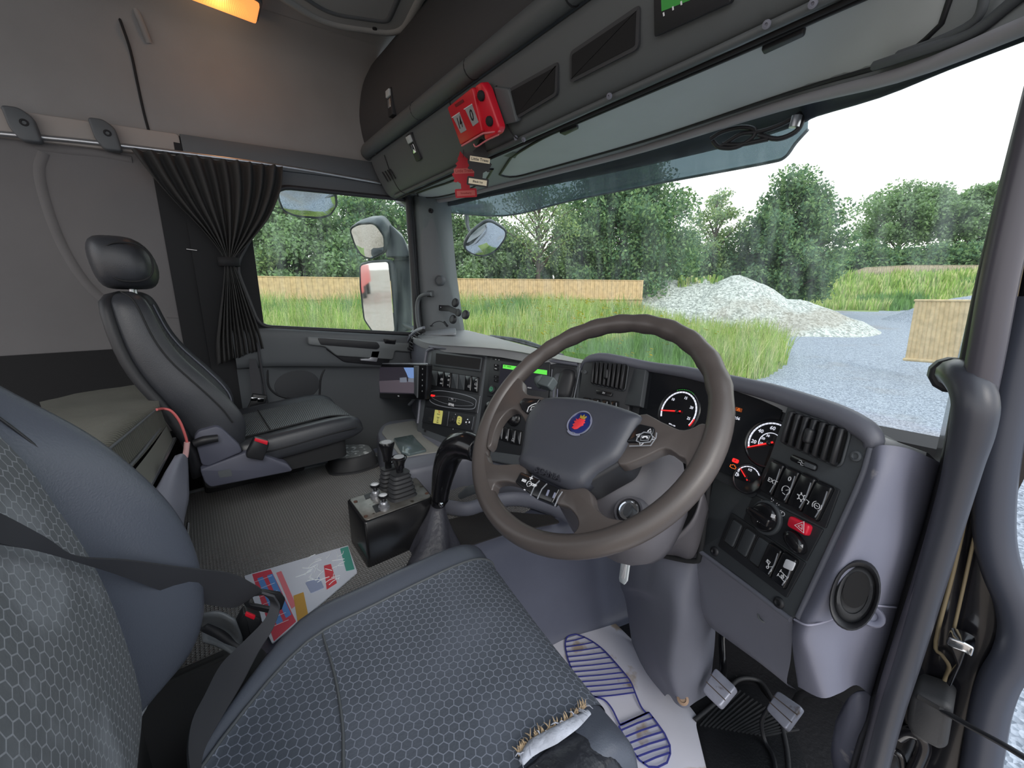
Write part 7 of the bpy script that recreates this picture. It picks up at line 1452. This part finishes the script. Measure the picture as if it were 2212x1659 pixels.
# ================================================================== FOOTWELL
pm = T('paper_floor_mat', 'white paper floor mat printed with a blue shoe sole', 'paper mat', Z(1400, 1550, .004))
fzf = Fr((0, 0, .006), (1, 0, .006), (0, 1, .006))
def F0(*q): return [(Z(u, v, .006).x, Z(u, v, .006).y) for u, v in q]
M_paper = mat('paper', (208, 208, 220), .75, var=(5, .07), speck=(9, (176, 160, 144), .60))
bm = B(); ed = [F0((1168, 1356), (1200, 1347), (1240, 1334), (1290, 1308)), F0((1230, 1560), (1290, 1520), (1350, 1470), (1390, 1408)), F0((1300, 1700), (1380, 1670), (1440, 1600), (1490, 1530)), F0((1390, 1860), (1480, 1820), (1560, 1760), (1640, 1730))]
grid(bm, [[V((a, b, .008+.004*math.sin(i*2.1+j*1.3))) for j, (a, b) in enumerate(r)] for i, r in enumerate(ed)], 5, 5); O('paper_sheet', bm, M_paper, pm, solid=.0006, ang=0)
M_ink = mat('blue_ink', (58, 62, 138), .7)
ff = fzf.off(.010)
def z3(*q): return [((lambda P: (P.x, P.y))(Z(900+a/2.765, 1150+b/2.765, .016))) for a, b in q]
sole = [(950, 608), (1000, 625), (1060, 658), (1120, 705), (1180, 770), (1240, 840), (1280, 895), (1310, 970), (1340, 1040), (1372, 1080)]; solel = [(950, 608), (905, 620), (888, 660), (895, 720), (915, 790), (950, 870), (985, 930), (1050, 975), (1120, 1000), (1165, 1050), (1195, 1110), (1215, 1150)]
def shoe(pts, w=.0042, closed=False):
    bm = B(); q = spline([V((*a, 0)) for a in z3(*pts)], 3, closed); stroke(bm, ff, [(a.x, a.y) for a in q], w, -.0008, .0006, closed); return bm
for pts, cl in ((sole, 0), (solel, 0)): O('sole_outline', shoe(pts), M_ink, pm)
bm = B(); q = z3((1372, 1080), (1388, 1076), (1430, 1130), (1480, 1200), (1512, 1270), (1515, 1320), (1495, 1375), (1440, 1402), (1385, 1400), (1330, 1360), (1280, 1290), (1235, 1210), (1208, 1158), (1230, 1148)); stroke(bm, ff, q, .0045, -.0008, .0006, True); stroke(bm, ff, z3((1215, 1150), (1290, 1118), (1388, 1076)), .005, -.0008, .0006); O('heel_outline', bm, M_ink, pm)
def ix(poly_pts, yv):
    out = []
    for a, b in zip(poly_pts[:-1], poly_pts[1:]):
        if (a[1]-yv)*(b[1]-yv) <= 0 and a[1] != b[1]: out.append(a[0]+(b[0]-a[0])*(yv-a[1])/(b[1]-a[1]))
    return out[0] if out else None
for yv in range(640, 1000, 30):
    xl_ = ix(solel, yv+8); xr_ = ix(sole, yv-10+(0 if yv < 700 else 0)) 
    if xl_ and xr_: bm = B(); q = z3((xl_, yv+14), ((xl_+xr_)/2, yv+2), (xr_-4, yv-14)); stroke(bm, ff, q, .0038, -.0008, .0006); O('sole_bar', bm, M_ink, pm)
for i, (a, b) in enumerate((((1225, 1180), (1415, 1105)), ((1245, 1222), (1440, 1150)), ((1262, 1262), (1470, 1190)), ((1290, 1300), (1492, 1232)), ((1315, 1340), (1510, 1275)), ((1350, 1378), (1512, 1315)))):
    bm = B(); stroke(bm, ff, z3(a, ((a[0]+b[0])/2, (a[1]+b[1])/2-4), b), .0042, -.0008, .0006); O('heel_bar', bm, M_ink, pm)
# pedals
def pedal(fr, px, m, label, name, arm):
    t = T(name, label, 'pedal', arm[-1]); bm = B(); pp = plp(fr, px); plate(bm, fr, pp, -.014, .006, r=.008, bev=.004); o = O('pedal_pad', bm, m, t)
    bm = B(); P0, P1, P2, P3 = [V(x) for x in pp[:4]]
    for f in (.33, .66): stroke(bm, fr, [tuple(P0.lerp(P3, f)), tuple(P1.lerp(P2, f))], .0022, .0055, .0066)
    O('pad_groove', bm, mat('groove_brown', (84, 72, 64), .8), o)
    bm = B(); tube(bm, arm, .009, 10, k=4); O('pedal_arm', bm, M_gloss, t); return t
M_pdl = mat('worn_pedal', (168, 170, 184), .4, .3, var=(18, .2), speck=(22, (110, 98, 90), .62))
fp1 = Fr(Z(1545, 1440, .20), Z(1592, 1485, .20), Z(1518, 1490, .165)); pedal(fp1, ((1546, 1443), (1592, 1487), (1556, 1530), (1517, 1492)), M_pdl, 'scuffed metal brake pedal on a black arm beside the column shroud', 'pedal', [fp1.wp(1552, 1470, -.02), Y(1562, 1440, 1.0), Y(1560, 1370, 1.05), Y(1570, 1340, 1.08)])
fp2 = Fr(Z(1688, 1480, .19), Z(1740, 1525, .19), Z(1660, 1530, .15)); pedal(fp2, ((1680, 1492), (1736, 1530), (1700, 1580), (1655, 1532)), M_pdl, 'large scuffed accelerator pedal at the right of the footwell', 'pedal', [fp2.wp(1710, 1520, -.02), Z(1730, 1500, .08), Z(1760, 1500, .03)])
fp3 = Fr(Y(1350, 1300, 1.16), Y(1380, 1320, 1.16), Y(1330, 1340, 1.12)); pedal(fp3, ((1349, 1294), (1380, 1313), (1368, 1350), (1328, 1338)), mat('grey_pedal', (116, 118, 126), .5, var=(12, .15)), 'grey clutch pedal left of the column shroud', 'pedal', [fp3.wp(1356, 1318, -.02), Y(1360, 1290, 1.2), Y(1362, 1260, 1.25)])
fm = T('floor_mat', 'black ribbed rubber mat under the pedals', 'floor mat', Z(1620, 1600, .004)); bm = B(); mp_ = F0((1500, 1560), (1560, 1510), (1590, 1485), (1630, 1480), (1700, 1560), (1740, 1640), (1760, 1800), (1560, 1800)); plate(bm, fzf, mp_, -.002, .006, r=.02, bev=.002); O('mat_body', bm, mat('mat_rubber', (26, 27, 30), .4, bump=(200, .4, .002), speck=(80, (110, 104, 92), .76)), fm)
bm = B(); 
for k_ in range(16):
    a = F0((1512+k_*9, 1572+k_*1.5)); b = F0((1590+k_*9, 1490+k_*6)); stroke(bm, fzf, [a[0], b[0]], .003, .005, .0085)
O('mat_ribs', bm, M_rub, fm)
bm = B(); tube(bm, [Z(u, v, .012) for u, v in ((1500, 1556), (1560, 1506), (1592, 1470), (1625, 1466), (1650, 1480), (1680, 1540), (1700, 1620), (1705, 1720))], .006, 8, k=4); O('mat_lip', bm, M_rub, fm)
cbl = T('floor_cable', 'thin black cable lying over the floor mat beside the accelerator', 'cable', Z(1650, 1600, .02)); bm = B(); tube(bm, [Z(1660, 1530, .10), Z(1645, 1560, .06), Z(1652, 1600, .02), Z(1672, 1640, .02), Z(1680, 1720, .02)], .005, 8, k=4); O('cable', bm, M_blk, cbl)
bm = B(); tube(bm, [Z(1128, 1362, .03), Z(1225, 1330, .05), Z(1250, 1300, .06), Z(1330, 1290, .06), Z(1392, 1262, .06)], .008, 8, k=4); O('carpet_edge', bm, M_rub, label='black rubber lip along the foot of the tunnel side', cat='edge strip')
bm = B(); grid(bm, [[Y(1870, 1490, .85), Y(1895, 1500, .86), Y(1905, 1540, .86)], [Y(1842, 1500, .84), Y(1850, 1560, .84), Y(1875, 1590, .86)], [Y(1810, 1560, .9), Y(1800, 1640, .9), Y(1830, 1720, .9)]], 4, 4); O('sill_trim', bm, M_lav, frm, solid=.004, ang=0)
# ================================================================== THINGS ON THE DASH AND PILLAR
mo = T('reversing_monitor', 'black reversing camera monitor showing a dark yard, left of the centre console', 'monitor', Y(860, 862, .78))
fmn = Fr(Y(803, 786, .80), Y(921, 788, .765), Y(808, 858, .785))
bm = B(); plate(bm, fmn, plp(fmn, ((803, 787), (921, 787), (917, 864), (812, 859), (804, 848))), -.028, 0, r=.006, bev=.003); O('monitor_body', bm, M_gloss, mo)
bm = B(); plate(bm, fmn, plp(fmn, ((817, 793), (896, 793), (895, 851), (820, 849))), 0, .0015, r=.002); O('screen', bm, mat('monitor_screen', (34, 32, 38), .15, emit=((70, 64, 76), .25)), mo)
fms = fmn.off(.0016)
bm = B(); plate(bm, fms, plp(fms, ((872, 794), (894, 794), (894, 818), (882, 816), (878, 806))), 0, .0004, r=.004); O('screen_sky', bm, mat('screen_blue', (110, 140, 190), .3, emit=((120, 150, 205), .5)), mo)
bm = B(); plate(bm, fms, plp(fms, ((819, 823), (862, 821), (895, 826), (894, 849), (821, 847))), 0, .0004, r=.002); O('screen_road', bm, mat('screen_road', (92, 84, 92), .3, emit=((104, 94, 104), .3)), mo)
bm = B(); plate(bm, fms, plp(fms, ((864, 816), (878, 815), (879, 826), (864, 826))), .0002, .0008, r=.002); plate(bm, fms, plp(fms, ((882, 817), (894, 817), (894, 826), (882, 825))), .0002, .0008, r=.002); O('screen_cars', bm, mat('screen_car', (120, 126, 140), .3, emit=((130, 136, 150), .35)), mo)
txt('VISION', fmn.off(.0004), *fmn.hit(861, 855.5), .007, M_white, mo, bold=.0003)
bm = B(); plate(bm, fmn, plp(fmn, ((896, 790), (905, 790), (903, 860), (897, 850))), 0, .006, r=.003, bev=.002); plate(bm, fmn, plp(fmn, ((805, 790), (812, 790), (816, 850), (808, 850))), 0, .005, r=.003, bev=.002); O('side_grip', bm, M_plas, mo)
for k_ in range(5):
    bm = B(); c = fmn.hit(913-k_*.2, 797+k_*12); lathe(bm, fmn.w(*c), fmn.N, [(.0042, 0), (.004, .0014), (.001, .0016)], 10); o = O('monitor_button', bm, M_plas, mo); icon(fmn.off(.0016), (913-k_*.2, 797+k_*12), o, ('ring', 'arrow', 'sun', 'arrow', 'arrow')[k_], s=.002)
bm = B(); tube(bm, [fmn.wp(806, 785.5, -.004), fmn.wp(921, 786, -.004)], .003, 6); O('monitor_rim', bm, M_chrs, mo)
bm = B(); tube(bm, [fmn.wp(880, 830, -.028), Y(905, 845, .84), Y(920, 850, .86)], .012, 8, k=3); O('monitor_arm', bm, M_blk, mo)
tg = T('toggle_latch', 'small pale knob below the monitor at the console edge', 'knob', Y(888, 880, .86)); bm = B(); tube(bm, [Y(884, 874, .86), Y(890, 868, .86), Y(894, 862, .86)], .008, 10, k=3); O('knob', bm, M_chrs, tg)
# clover phone holder
ph = T('phone_holder', 'black clover shaped phone holder bracketed to the far windscreen pillar', 'phone holder', Y(985, 705, 1.12))
fph = Fr(Y(960, 665, 1.12), Y(1020, 680, 1.14), Y(965, 705, 1.10))
for u, v in ((984, 654), (1006, 680), (979, 690)):
    bm = B(); c = fph.hit(u, v); lathe(bm, fph.w(*c, -.008), fph.N, [(.022, 0), (.024, .004), (.024, .014), (.021, .018), (.012, .019)], 24); O('grip_disc', bm, M_blk, ph)
bm = B(); c = fph.hit(989, 675); lathe(bm, fph.w(*c, -.01), fph.N, [(.020, 0), (.020, .012), (.014, .014)], 20); plate(bm, fph, plp(fph, ((949, 659), (970, 660), (988, 668), (988, 680), (968, 672), (949, 671))), -.008, .004, r=.004, bev=.001); O('bracket', bm, M_blk, ph)
bm = B(); c = fph.hit(953, 664); lathe(bm, fph.w(*c, .004), fph.N, [(.004, 0), (.003, .0015), (.001, .0015)], 10); O('bracket_screw', bm, M_chr, ph)
bm = B(); tube(bm, [Y(932, 703, 1.08), Y(938, 697, 1.08), Y(950, 694, 1.09), Y(960, 698, 1.1)], .002, 6, k=4); tube(bm, [Y(960, 696, 1.10), Y(966, 704, 1.09)], .007, 8); tube(bm, [Y(930, 704, 1.07), Y(935, 704, 1.07)], .004, 6); cb2 = O('charger_lead', bm, M_blk, ph)
# ---- number board and air fresheners
M_redb = mat('board_red', (196, 24, 42), .35)
nb = T('number_box', 'red plastic box with two number windows reading 14 and 0 hung on the console', 'number box', fo.wp(1025, 300, .05))
c_ = [(968, 224), (1032, 178), (1072, 283), (998, 314)]
fnb = Fr(fo.wp(968, 232, .040), fo.wp(1038, 180, .040), fo.wp(998, 314, .052))
bm = B(); plate(bm, fnb, plp(fnb, ((968, 232), (1022, 188), (1044, 284), (996, 313))), -.030, .004, r=.006, bev=.003); O('box_front', bm, M_redb, nb)
bm = B(); plate(bm, fnb, plp(fnb, ((1022, 186), (1036, 177), (1046, 192), (1075, 276), (1070, 290), (1044, 304), (1040, 284))), -.032, -.006, r=.008, bev=.004); O('box_side', bm, mat('board_red_side', (206, 28, 48), .3), nb)
bm = B(); tube(bm, [fnb.wp(998, 315, .001), fnb.wp(1044, 288, .001), fnb.wp(1074, 284, -.012)], .003, 6); tube(bm, [fnb.wp(1018, 312, -.01), fnb.wp(1024, 318, -.01), fnb.wp(1046, 304, -.01), fnb.wp(1070, 292, -.014)], .0025, 6, k=3); O('clear_edge', bm, mat('pink_edge', (214, 120, 128), .25), nb)
M_pap = mat('number_card', (150, 150, 152), .6)
fn4 = fnb.off(.0042); rb_ = math.atan2(*reversed([a-b for a, b in zip(fn4.hit(1022, 190), fn4.hit(968, 232))]))
for q, s_, cxy in ((((979, 254), (993, 244), (1008, 281), (996, 288)), '14', (994, 266)), (((1005, 236), (1020, 226), (1034, 264), (1022, 273)), '0', (1020, 250))):
    bm = B(); plate(bm, fn4, plp(fn4, q), -.001, .0012, r=.001); o = O('number_card', bm, M_pap, nb)
    a = V(fn4.hit(*q[0])); b = V(fn4.hit(*q[1])); d = b-a; an_ = math.atan2(d.y, d.x); h_ = (V(fn4.hit(*q[3]))-a).length
    txt(s_, fn4, *fn4.hit(*cxy), h_*.80, M_blk2, o, rot=an_, c=.0016, sx=.62 if s_ == '14' else .85, bold=.0007)
    bm = B(); tube(bm, [fn4.wp(q[0][0]-2, q[0][1], .0012), fn4.wp(q[1][0], q[1][1]-1, .0012)], .0014, 6); O('card_clip', bm, M_white, nb)
bm = B(); plate(bm, fn4, plp(fn4, ((982, 226), (1000, 214), (1003, 220), (985, 232))), -.001, .0008, r=.002); O('maker_mark', bm, mat('dark_red', (110, 16, 24), .5), nb)
for u, v in ((1038, 207), (1056, 262)):
    bm = B(); c = fnb.hit(u, v); pts_ = []
    pr_ = [(.0125+.0012*(j % 2), 0) for j in range(28)]
    loft(bm, [[fnb.w(c[0]+math.cos(2*PI*j/28)*s_*(.0130+.0010*(j % 2)), c[1]+math.sin(2*PI*j/28)*s_*(.0130+.0010*(j % 2)), z_) for j in range(28)] for s_, z_ in ((1, -.008), (1, .001), (.85, .004))]); O('number_dial', bm, M_blk2, nb)
def freshener(px_c, fr, s, ang_, m, mcard, label, words, texts, string):
    t = T('air_freshener', label, 'air freshener', fr.wp(*px_c)); c = V(fr.hit(*px_c))
    half = [(.04, 1.0), (.10, .96), (.16, .80), (.26, .62), (.20, .58), (.36, .44), (.30, .38), (.34, .30), (.46, .22), (.42, .12), (.56, .02), (.52, -.10), (.46, -.16), (.52, -.30), (.40, -.34), (.34, -.30), (.20, -.40), (.20, -.62)]
    base = [(.46, -.62), (.50, -.66), (.50, -.96), (.46, -1.0)]
    P = half+base; P = [(-a, b) for a, b in P]; full = [(a, b) for a, b in half+base]+[(-a, b) for a, b in (half+base)[::-1]]
    ca, sa = math.cos(ang_), math.sin(ang_); tr2 = lambda a, b: (c.x+(a*ca-b*sa)*s, c.y+(a*sa+b*ca)*s)
    bm = B(); plate(bm, fr, [tr2(a, b) for a, b in full], -.0008, .0008); O('tree_card', bm, m, t, smooth=False)
    f2 = fr.off(.0009)
    for (x0, y0, x1, y1), wd, hs in zip(((-.46, .02, .46, .24), (-.42, -.93, .42, -.70)), words, texts):
        bm = B(); plate(bm, f2, [tr2(x0, y0), tr2(x1, y0), tr2(x1, y1), tr2(x0, y1)], 0, .0004); o = O('paper_strip', bm, mcard, t, smooth=False); txt(wd, f2, *tr2((x0+x1)/2, (y0+y1)/2), hs*s, M_blk2 if mcard is M_cream else mat('print_red', (150, 40, 40), .6), o, rot=ang_, c=.0006, bold=.0002, ext=.0001)
    bm = B(); tube(bm, string, .0009, 5, k=4); O('string', bm, M_blk2, t); return t
M_cream = mat('cream_card', (226, 214, 186), .6)
def vfr(u, v, y):
    f = Fr.__new__(Fr); f.o = Y(u, v, y); f.N = V((-ray(u, v).x, -ray(u, v).y, 0)).normalized(); f.X = V((0, 0, 1)).cross(f.N); f.Y = f.N.cross(f.X); f.sc = (f.o-CAM).dot(cd)/FPX; return f
ffr = vfr(1036, 352, .86)
freshener((1036, 352), ffr, 47*ffr.sc, R(-7), mat('card_black', (24, 24, 26), .6), M_cream, 'black tree shaped air freshener with cream strips, the front one of the pair', ('Little Trees', 'Black Ice'), (.17, .13), [Y(1044, 262, .86), Y(1046, 285, .86), Y(1045, 303, .86)])
fr3 = vfr(1003, 381, .885)
freshener((1003, 376), fr3, 47*fr3.sc, R(4), mat('card_red', (176, 24, 40), .6), mat('card_pink', (196, 96, 90), .6), 'red tree shaped air freshener hanging behind the black one', ('Little Trees', 'Strawberry'), (.17, .11), [Y(1002, 314, .87), Y(1001, 325, .875), Y(1001, 340, .875)])
# ================================================================== OUTSIDE MIRRORS, WIPERS
M_mir = mat('mirror_glass', (225, 228, 230), .03, 1.0); M_mh = mat('mirror_housing', (58, 64, 70), .4, var=(20, .1))
def mirror(pxs, x, label, nm, tilt=(0, 0), dep=.08, hpx=None, r=.03, wide=False):
    t = T(nm, label, 'mirror', X(*pxs[2], x)); ps_ = [X(u, v, x) for u, v in pxs]
    c = sum(ps_, V())/len(ps_); f = Fr(ps_[0], ps_[1], ps_[-1])
    # tilt the pane about the vertical / lateral axis so it looks back along the lorry
    f.o = c; q = plp(f, pxs); bm = B(); plate(bm, f, q, 0, .004, r=r, bev=.0015, n=6); O('mirror_pane', bm, M_mir, t); bm = B(); qq = rnd(q, r, 6)
    A = inset(qq, -.014); cm = V((sum(a for a, b in A)/len(A), sum(b for a, b in A)/len(A)))
    loft(bm, [[f.w(*(cm+(V(a)-cm)*s_), c_) for a, b in [0] or A for a, b in [(a, b)]] for s_, c_ in ()]) if False else loft(bm, [[f.w(*(cm+(V(a_)-cm)*s_), c_) for a_ in A] for s_, c_ in ((1, .006), (1.02, -.01), (1.0, -.03), (.8, -dep*.8), (.4, -dep))])
    O('mirror_housing', bm, M_mh, t, ang=0); return t, f
def facing(pxs, depth, n_world, label, nm, r=.03, dep=.09, bend=0.):
    """mirror pane with a chosen facing direction"""
    c = CAM+ray(sum(u for u, v in pxs)/len(pxs), sum(v for u, v in pxs)/len(pxs))*depth; n_ = V(n_world).normalized(); f = Fr.__new__(Fr); f.o = c; f.N = n_; f.X = V((0, 0, 1)).cross(n_).normalized(); f.Y = n_.cross(f.X)
    q = plp(f, pxs); qq = rnd(q, r, 6); t = T(nm, label, 'mirror', c); cm = V((sum(a for a, b in qq)/len(qq), sum(b for a, b in qq)/len(qq)))
    bm = B(); rings = []
    for s_ in (1.0, .9, .75, .55, .35, .15, .02): rings.append([f.w(*(cm+(V(a_)-cm)*s_), bend*(1-s_*s_)) for a_ in qq])
    loft(bm, rings, caps=False); bm.faces.new([v for v in bm.verts][-len(qq):]); O('mirror_pane', bm, M_mir, t, ang=0)
    A = inset(qq, -.010); bm = B(); loft(bm, [[f.w(*(cm+(V(a_)-cm)*s_), c_) for a_ in A] for s_, c_ in ((.96, .001), (.985, .005), (1.03, -.01), (1.02, -dep*.35), (.85, -dep*.8), (.45, -dep))], caps=False); O('mirror_housing', bm, M_mh, t, ang=0); return t, f
toC = lambda u, v, d: (CAM-(CAM+ray(u, v)*d)).normalized()
def half(u, v, d, look): return (toC(u, v, d)+V(look).normalized()).normalized()
# looking direction reflected = towards the rear of the lorry along the left side
facing([(779, 574), (800, 568), (838, 566), (842, 600), (852, 715), (838, 722), (806, 716), (788, 690), (780, 620)], 2.75, half(815, 640, 2.75, (-.06, -1, -.08)), 'tall main wing mirror reflecting the yard behind, on the far side', 'wing_mirror', r=.02, dep=.14)
facing([(757, 496), (775, 486), (808, 484), (828, 510), (829, 545), (800, 558), (782, 552), (768, 530)], 2.7, half(795, 520, 2.7, (-.25, -.8, -.75)), 'wide angle mirror above the tall wing mirror', 'wing_mirror', r=.03, dep=.20, bend=.012)
facing([(603, 412), (630, 406), (690, 406), (722, 416), (725, 445), (712, 464), (690, 470), (640, 466), (614, 455), (604, 430)], 2.5, half(664, 438, 2.5, (-.3, .1, -1)), 'kerb mirror hanging above the side window', 'kerb_mirror', r=.03, dep=.07, bend=.02)
fmr, _f = facing([(1003, 536), (1014, 510), (1036, 490), (1056, 478), (1075, 488), (1092, 500), (1090, 515), (1072, 540), (1050, 552), (1025, 550)], 2.75, half(1048, 518, 2.75, (.35, .3, -1)), 'front corner mirror seen through the windscreen', 'front_mirror', r=.04, dep=.06, bend=.02)
ma = fmr; bm = B(); tube(bm, [Y(u, v, 1.75) for u, v in ((1008, 434), (1008, 455), (1009, 480), (1014, 498), (1026, 506), (1032, 512))], [.018, .018, .014, .011, .010, .010], 10, k=4); tube(bm, [Y(u, v, 1.75) for u, v in ((975, 440), (1008, 446), (1040, 446))], .016, 8, k=3); O('arm', bm, M_mh, ma)
bm = B(); pts_ = [(CAM+ray(u, v)*2.85) for u, v in ((790, 484), (830, 480), (858, 500), (880, 545), (888, 560))]
wmb = T('mirror_bracket', 'dark hooded bracket body joining the two far wing mirrors', 'mirror bracket', CAM+ray(870, 720)*2.85)
rings = [[CAM+ray(u, v)*d for u, v in q] for q, d in ((((822, 484), (845, 486), (872, 515), (886, 552), (872, 556), (834, 556), (834, 520)), 2.72), (((806, 480), (838, 480), (868, 505), (890, 548), (888, 558), (840, 560), (830, 515)), 2.95))]
loft(bm, rings); O('upper_body', bm, M_mh, wmb, bevel=.01)
bm = B(); loft(bm, [[CAM+ray(u, v)*d for u, v in q] for q, d in ((((842, 566), (878, 556), (890, 562), (890, 712), (858, 722)), 2.78), (((850, 560), (885, 556), (892, 560), (892, 716), (862, 724)), 2.95))]); O('lower_body', bm, M_mh, wmb, bevel=.012)
bm = B(); tube(bm, [CAM+ray(856, 562)*2.8, CAM+ray(895, 552)*2.75], .02, 8); tube(bm, [CAM+ray(870, 700)*2.8, CAM+ray(898, 712)*2.75], .02, 8); O('bracket_arm', bm, M_mh, wmb)
wp = T('windscreen_wiper', 'black windscreen wiper resting along the base of the windscreen', 'wiper', Y(1160, 755, 1.56))
bm = B(); tube(bm, [Y(1035, 724, 1.58), Y(1090, 732, 1.60), Y(1160, 750, 1.60), Y(1205, 764, 1.58)], .008, 6, k=4); O('wiper_blade', bm, M_blk, wp)
bm = B(); tube(bm, [Y(1060, 726, 1.6), Y(1130, 736, 1.64), Y(1190, 758, 1.64), Y(1215, 768, 1.60)], .010, 6, k=4); O('wiper_arm', bm, M_plas, wp)
bm = B(); c = Y(1175, 751, 1.50); tube(bm, [c+V((-.02, 0, -.03)), c+V((.03, 0, .012))], .02, 10); O('wiper_spindle_cap', bm, M_blk, wp)
bm = B(); c = Y(1182, 748, 1.56); lathe(bm, c, (.2, -.6, .7), [(.03, -.02), (.028, .004), (.016, .016), (.002, .02)], 18); O('washer_cap', bm, M_plas2, wp)
# cab skirt outside seen in mirrors, red lorry behind seen only in the tall mirror
LX = 1.75
rlx = T('red_lorry', 'red lorry parked behind, seen reflected in the tall wing mirror', 'lorry', (-7, -27, -1.5)); M_lr = mat('lorry_red', (214, 22, 30), .3)
bm = B(); box(bm, (-8.1, -27.5, -.9), (-6.0, -25.6, 1.6)); O('cab', bm, M_lr, rlx, bevel=.15); bm = B(); box(bm, (-8.05, -36, -.5), (-6.05, -27.7, 1.0)); O('tipper_body', bm, M_lr, rlx, bevel=.05)
bm = B(); box(bm, (-7.9, -25.62, .35), (-6.2, -25.55, 1.3)); O('cab_windscreen', bm, M_gloss, rlx); bm = B(); box(bm, (-8.1, -25.6, -1.1), (-6.0, -25.45, -.7)); O('bumper', bm, M_blk, rlx)
for x in (-7.9, -6.25):
    for y in (-26.6, -30.5, -34.5): bm = B(); tube(bm, [V((x-.12, y, -1.0)), V((x+.14, y, -1.0))], .5, 20); O('wheel', bm, M_rub, rlx)

rlx.location.x += LX
